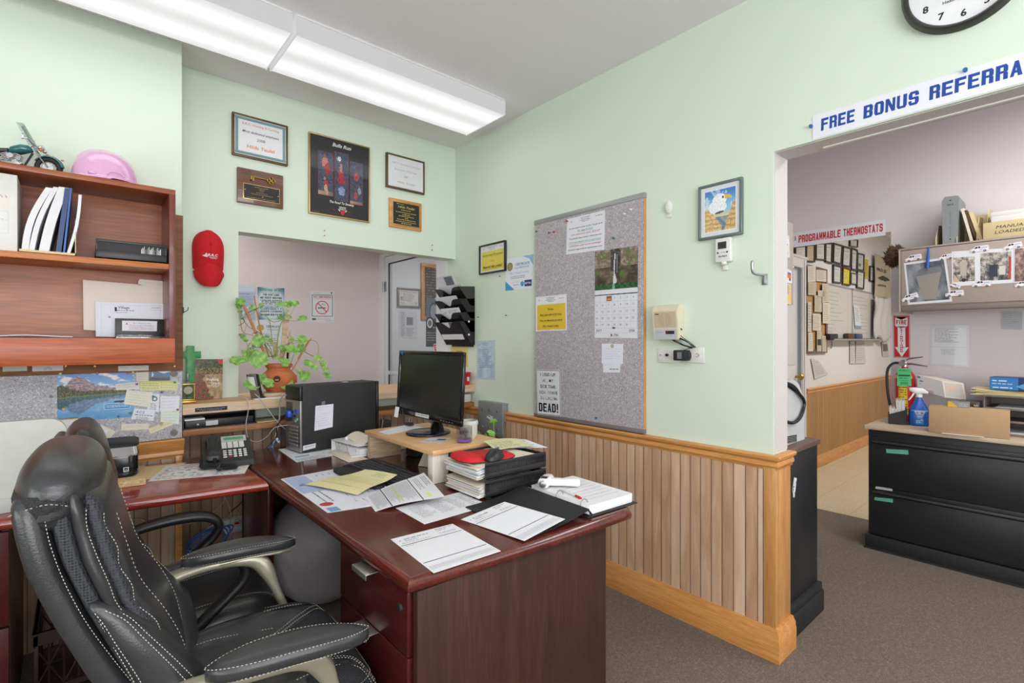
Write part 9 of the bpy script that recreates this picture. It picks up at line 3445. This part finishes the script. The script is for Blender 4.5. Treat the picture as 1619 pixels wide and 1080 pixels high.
# ---- black cabinet, overhead cabinet and machine just behind the right wall
t=thing('black_file_cabinet','black metal cabinet with walnut top just past the wall end','cabinet',(2.57,1.3,0))
m=MB();m.box((XA2+.006,.890,.144),(2.772,1.90,.822),.003);m.build('body','metal_black',t,world=True)
m=MB();m.box((XA2+.006,.880,.823),(2.782,1.90,.848),.002);m.build('wood_top','walnut_top',t,world=True)
m=MB();m.box((XA2+.02,.868,0),(2.800,1.92,.105),.006);m.box((XA2+.02,.874,.105),(2.792,1.915,.143),.005);m.build('plinth','rubber_black',t,world=True)
q=[aY(*sB(82,882),.8885),aY(*sB(76,790),.8885),aY(*sB(104,780),.8885),aY(*sB(110,868),.8885)]
c=(q[0]+q[2])/2
s=Sheet([V((c.x-.03,.8885,c.z-.045)),V((c.x+.03,.8885,c.z-.045)),V((c.x+.03,.8885,c.z+.045)),V((c.x-.03,.8885,c.z+.045))],base=None)
van(s,s.W/2,s.H/2,.082,False,math.radians(72))
s.build('van_magnet','white van magnet stuck upright on the black cabinet past the wall end','magnet')
t=thing('grey_machine','light grey plastic machine with black loop handle on the walnut top','machine',(2.58,1.0,.8485))
m=MB()
yf=.925
prof=[(2.40,.8495),(2.706,.8495),(2.706,1.035),(2.668,1.085),(2.628,1.128),(2.56,1.150),(2.40,1.150)]
m.prism(prof,yf,yf+.30,'XZ');m.build('housing','pale_grey',t,world=True,sharp=30)
m=MB()
P=[aY(*sB(x,y),yf-.012)for x,y in((20,236),(60,240),(95,262),(122,300),(147,335),(148,375),(128,430),(95,460),(60,460),(20,440))]
m.tube(smooth(P),[.008]*len(smooth(P)),8);m.build('loop_handle','plastic_black',t,world=True)
m=MB();P2=[aY(*sB(x,y),yf-.004)for x,y in((20,232),(62,236),(98,258),(125,298),(100,290),(60,262),(20,255))]
m.add([p for p in P2]+[p+V((0,.012,0))for p in P2],[list(range(7))[::-1],list(range(7,14))]+[(i,(i+1)%7,7+(i+1)%7,7+i)for i in range(7)]);m.build('top_grip','plastic_black',t,world=True)
s=Sheet([aY(*sB(*p),yf-.0008)for p in((54,582),(107,570),(107,530),(54,540))],base='#1f2022',th=.0004)
s.up().para(.003,s.W-.003,s.H*.85,s.H*.1,s.H*.22,'#9a9a9c',.1)
s.build('rating_label',parent=t)
t=thing('overhead_cabinet','beige overhead cabinet end panel with notes and a truck sticker past the wall end','cabinet',(2.53,1.5,1.51))
m=MB();m.box((XA2+.006,.975,1.512),(2.703,2.0,1.920),.005);m.build('cabinet_shell','putty',t,world=True)
t=thing('desk_speaker','dark grey rounded speaker on top of the overhead cabinet past the wall end','speaker',(2.60,1.02,1.921))
m=MB();m.loft([((2.60,1.05,1.921),(1,0,0),(0,1,0),.095,.06,3.2),((2.60,1.05,1.98),(1,0,0),(0,1,0),.100,.066,3.2),((2.595,1.05,2.03),(1,0,0),(0,1,0),.090,.060,3),((2.585,1.05,2.043),(1,0,0),(0,1,0),.07,.045,3)],26)
m.build('speaker_body','speaker_cap',t,world=True,sharp=60)
for nm,pts,col,lab,kind in(('magnet_note',[(30,380),(68,388),(64,262),(30,250)],'#c9c2b8','cream note with a van magnet on the beige end panel past the wall end',0),('truck_sticker',[(30,520),(80,535),(78,462),(30,440)],'#c8ccd2','orange truck sticker on the beige end panel',1),('yellow_notice',[(25,648),(76,655),(75,538),(25,526)],'#c6b088','tan printed notice low on the beige end panel',2)):
 s=Sheet([aY(*sA(*p),.9742)for p in pts],base=col,th=.0005)
 W,H=s.W,s.H
 if kind==0:
  van(s,W*.55,H*.75,W*.8,False,-.6);s.para(W*.2,W*.8,H*.5,H*.1,H*.08)
 elif kind==1:
  s.up().rect(W*.2,H*.35,W*.9,H*.65,'#c86a34').rect(W*.5,H*.6,W*.9,H*.8,'#4a6a90').disk(W*.35,H*.3,W*.1,'#2a2a2c',10).disk(W*.75,H*.3,W*.1,'#2a2a2c',10)
 else:
  s.up().para(W*.1,W*.9,H*.92,H*.5,H*.05,'#6a5a40').poly([(W*.62,H*.3),(W*.8,H*.18),(W*.98,H*.3),(W*.8,H*.42)],'#d8b02c').para(W*.1,W*.55,H*.4,H*.1,H*.06,'#6a5a40')
 s.build(nm,lab,'note')
 # == THE FAR ROOM'S WALL
DY=YD-.001
FR=[((88,408),(155,408),(155,318),(90,326),'certificate in a black frame, first of the top row from the doorway',0),((150,413),(202,415),(203,310),(153,315),'cream certificate in a black frame, second in the top row',2),
((207,400),(262,405),(262,303),(207,306),'certificate in a black frame, third in the top row',0),((262,413),(298,425),(302,303),(264,302),'narrow certificate in a black frame, fourth in the top row',0),
((306,415),(353,430),(361,317),(310,303),'tilted certificate in a black frame, fifth in the top row',0),((358,435),(405,445),(411,332),(364,319),'tilted certificate in a black frame above the framed yellow one',0),
((410,458),(440,466),(446,342),(412,329),'narrow certificate in a black frame under the highest one',0),((444,458),(482,466),(485,368),(446,359),'certificate in a black frame, upper right of the group',3),
((306,530),(353,536),(355,437),(307,424),'certificate in a black frame at the lower left of the group',0),((359,540),(403,549),(407,452),(362,438),'bright yellow certificate in a black frame in the lower row',1),
((407,538),(443,543),(444,478),(408,472),'small certificate in a black frame in the lower row',0),((441,560),(482,569),(486,468),(444,457),'certificate in a black frame at the lower right of the group',0),
((515,522),(549,528),(550,441),(517,433),'certificate in a black frame right of the yellow strip',0),((401,322),(447,330),(449,287),(402,280),'highest certificate in a black frame on the far wall',0)]
for i,(bl,br,tr,tl,lab,kd)in enumerate(FR):
 cs=[aY(*sA(*p),DY)for p in(bl,br,tr,tl)]
 t=thing('framed_certificate',lab,'certificate',tuple((cs[0]+cs[1])/2),0,'framed certificates on the far wall')
 cen=(cs[0]+cs[1]+cs[2]+cs[3])/4
 inn=[cen+(c-cen)*.84 for c in cs]
 m=MB()
 off=V((0,-.018,0))
 m.add([c for c in cs]+[c+off for c in cs]+[c+off for c in inn]+[c+V((0,-.006,0))for c in inn],[(i_,(i_+1)%4,4+(i_+1)%4,4+i_)for i_ in range(4)]+[(4+i_,4+(i_+1)%4,8+(i_+1)%4,8+i_)for i_ in range(4)]+[(8+i_,8+(i_+1)%4,12+(i_+1)%4,12+i_)for i_ in range(4)])
 m.build('frame','frame_black',t,world=True)
 s=Sheet([c+V((0,-.008,0))for c in inn],base=['#c9c9c8','#d8c834','#b9a88c','#c0c0c4'][kd],th=.001)
 W,H=s.W,s.H
 s.up().scrib(W*.2,W*.8,H*.8,H*.05,'#8a8a88').para(W*.2,W*.8,H*.65,H*.3,H*.09,'#a2a2a0').scrib(W*.2,W*.45,H*.15,H*.02,'#8a8a88').scrib(W*.6,W*.8,H*.15,H*.02,'#8a8a88')
 if kd==3:
  s.up().rect(W*.2,H*.2,W*.6,H*.4,'#6a6a80')
 s.build('certificate_sheet',parent=t)
s=Sheet([aY(*sA(*p),DY)for p in((488,505),(513,512),(515,400),(490,392))],base='#c8ac48',th=.001)
s.up().para(s.W*.15,s.W*.85,s.H*.85,s.H*.15,s.H*.08,'#8a7838')
s.build('yellow_certificate','narrow yellow unframed certificate on the far wall','certificate')
# wood framed corkboard
q=[aY(*sA(*p),DY-.02)for p in((152,935),(277,930),(284,440),(155,420))]
x0,x1,z0,z1=q[0].x,q[1].x+.02,q[0].z,q[3].z
t=thing('cork_bulletin_board','wood framed cork board crowded with papers in the far room','bulletin board',((x0+x1)/2,DY,z0))
m=MB();m.box((x0+.02,DY-.010,z0+.02),(x1-.02,DY,z1-.02));m.build('cork_face','cork_tan',t,world=True)
picture_frame(t,x0,x1,z0,z1,DY-.022,DY,.045,.02,'plaque_walnut')
rnd=random.Random(3)
for i,(xa,ya,xb,yb_,lab)in enumerate(((170,435,215,525,'upper left sheet on the far cork board'),(218,455,275,520,'upper right sheet on the far cork board'),(172,525,216,598,'sheet below the upper left one on the far cork board'),(252,535,290,645,'long sheet overhanging the right side of the far cork board'),
(208,600,250,695,'middle sheet on the far cork board'),(170,638,192,810,'tall narrow strip at the left of the far cork board'),(198,705,245,800,'sheet in the lower middle of the far cork board'),(255,640,298,760,'second long sheet hanging off the right side of the far cork board'),
(172,815,200,920,'sheet at the bottom left of the far cork board'),(222,805,248,920,'sheet with a photo at the bottom of the far cork board'),(252,830,275,920,'narrow sheet at the bottom right of the far cork board'),(228,572,268,608,'small flap of paper in the middle of the far cork board'))):
 Yp=DY-.026-.002*(i%4)
 sk=rnd.uniform(-4,6)
 s=Sheet([aY(*sA(*p),Yp)for p in((xa,yb_),(xb,yb_+sk),(xb+rnd.uniform(-3,3),ya+sk),(xa,ya))],base=rnd.choice(['#cfc8bc','#c8c4bc','#d4cec4','#c2b8a6']),th=.0008)
 s.up().para(s.W*.12,s.W*.85,s.H*.9,s.H*.15,max(.012,s.H*.09),'#9a948a')
 if i==9:
  s.up().rect(s.W*.1,s.H*.3,s.W*.9,s.H*.6,'#3a3430')
 s.build('pinned_sheet',lab,'papers')
 # whiteboard
q=[aY(*sA(*p),DY-.02)for p in((283,850),(549,850),(550,588),(283,530))]
x0,x1,z0,z1=q[0].x,q[1].x,aY(*sA(400,852),DY-.02).z,q[3].z
t=thing('ruled_whiteboard','two-panel ruled whiteboard with a tray in the far room','whiteboard',((x0+x1)/2,DY,z0))
xm=aY(*sA(425,700),DY-.02).x
for(a_,b_)in((x0,xm),(xm+.01,x1)):
 s=Sheet(rectY(DY-.014,a_+.01,b_-.01,z0+.02,z1-.02),base='#c9c7c2',th=.012)
 W,H=s.W,s.H
 s.up()
 for k in range(1,34):
  s.rect(.01,H*k/34,W-.01,H*k/34+.0012,'#aaa6a0')
 for k in range(1,5):
  s.rect(W*k/5,0,W*k/5+.0014,H,'#aaa6a0')
 s.up()
 for k in range(12):
  s.scrib(W*.02,W*rnd.uniform(.2,.8),H*(k+.3)/13,H*.012,'#98948e',.3)
 s.build('writing_panel',parent=t,mat='print_gloss')
m=MB()
for(a_,b_)in((x0,xm+.004),(xm+.006,x1)):
 for bx_ in((a_,DY-.018,z0,b_,DY,z0+.02),(a_,DY-.018,z1-.02,b_,DY,z1),(a_,DY-.018,z0,a_+.012,DY,z1),(b_-.012,DY-.018,z0,b_,DY,z1)):
  m.box(bx_[:3],bx_[3:])
m.build('board_frame','alu',t,world=True)
m=MB();m.box((x0,DY-.08,z0-.012),(x1,DY,z0-.002),.002);m.box((x0,DY-.084,z0-.012),(x1,DY-.078,z0+.006));m.build('marker_tray','alu',t,world=True)
zt=z0-.0015
for(xa,xb,h,mt,lab,nm)in((285,330,.06,'plastic_matte','dark eraser on the left of the whiteboard tray','eraser'),(390,425,.07,'feather_brown','brown eraser in the middle of the whiteboard tray','eraser'),(433,470,.07,'dark_blue','blue box on the whiteboard tray','tray_box')):
 pa,pb=aY(*sA(xa,840),DY-.05).x,aY(*sA(xb,840),DY-.05).x
 m=MB();m.box((pa,DY-.072,zt+.0005),(pb,DY-.022,zt+h),.006)
 tag(m.build(nm,mt),lab,'eraser' if nm=='eraser' else 'box')
s=Sheet([aY(*sA(*p),DY-.022)for p in((440,788),(475,790),(462,665),(430,655))],base='#cfd2d4',th=.0008)
s.up().para(s.W*.15,s.W*.85,s.H*.9,s.H*.3,s.H*.08,'#8a98a0').rect(0,0,s.W,s.H*.12,'#7a9ab0')
s.build('taped_sheet','white sheet with blue foot taped on the right whiteboard panel','paper')
# canvas bag, plastic-wrapped garment
c0,c1=aY(*sA(550,610),DY-.04),aY(*sA(640,615),DY-.04)
zt=aY(*sA(555,365),DY-.04).z
t=thing('canvas_banner','off-white canvas cloth with printed writing hanging high in the far room','banner',((c0.x+c1.x)/2,DY,c0.z))
s=Sheet([c0,c1,V((c1.x,c1.y,zt)),V((c0.x+.02,c0.y,zt))],base='#b8ad98',th=.004,n=12,bend=lambda a,b:.010*math.sin(a*14+b*3)*(1.1-b))
W,H=s.W,s.H
s.layer=10
s.text('PRO_SS',W*.42,H*.62,H*.075,'#33312c',w=W*.6,bold=.03).poly([(W*.2,H*.46),(W*.45,H*.53),(W*.8,H*.50),(W*.92,H*.45),(W*.6,H*.40),(W*.4,H*.41)],'#33402f').text("SAFE'N RUN",W*.46,H*.26,H*.05,'#33312c',w=W*.56,bold=.02)
s.build('cloth',parent=t)
c0,c1=aY(*sA(548,852),DY-.06),aY(*sA(644,862),DY-.06)
zt=aY(*sA(560,612),DY-.06).z
m=MB()
m.grid(lambda a,b:(c0.x+(c1.x-c0.x)*a*(1-.15*b),c0.y+.008*math.sin(a*16+math.sin(b*5)*2)-.02,c0.z+(zt-c0.z)*b+.03*math.sin(a*9)*(1-b)),40,16,(0,.02,0))
tag(m.build('garment_bag','plastic_film',sharp=90),'crinkled translucent garment bag hanging below the canvas cloth','bag')
for(pts,lab,ph,nm)in((((410,990),(440,990),(438,862),(410,862)),'left white sheet hanging under the whiteboard',0,'hanging_sheet'),(((442,990),(500,988),(492,862),(445,862)),'grey-white sheets hanging under the whiteboard',0,'hanging_sheet'),
(((596,950),(632,946),(624,866),(590,868)),'card with a photo hanging right of the whiteboard',1,'photo_card'),(((210,1078),(286,1050),(232,975),(188,958)),'folded white paper hanging from the cork board',0,'hanging_sheet')):
 s=Sheet([aY(*sA(*p),DY-.01)for p in pts],base='#c8c6c6',th=.001)
 s.up().para(s.W*.1,s.W*.9,s.H*.9,s.H*.1,s.H*.1,'#aaa8a8')
 if ph:
  s.up().rect(s.W*.1,s.H*.35,s.W*.9,s.H*.85,'#6f6a6a')
 s.build(nm,lab,'papers')
m=MB();p=aY(*sA(308,875),DY-.03)
m.tube([(p.x+.03*math.cos(a*PI/8),DY-.02,p.z+.05*math.sin(a*PI/8))for a in range(-4,5)],.008,8)
tag(m.build('wall_bracket','steel'),'grey C-shaped bracket on the far wall under the whiteboard','bracket')
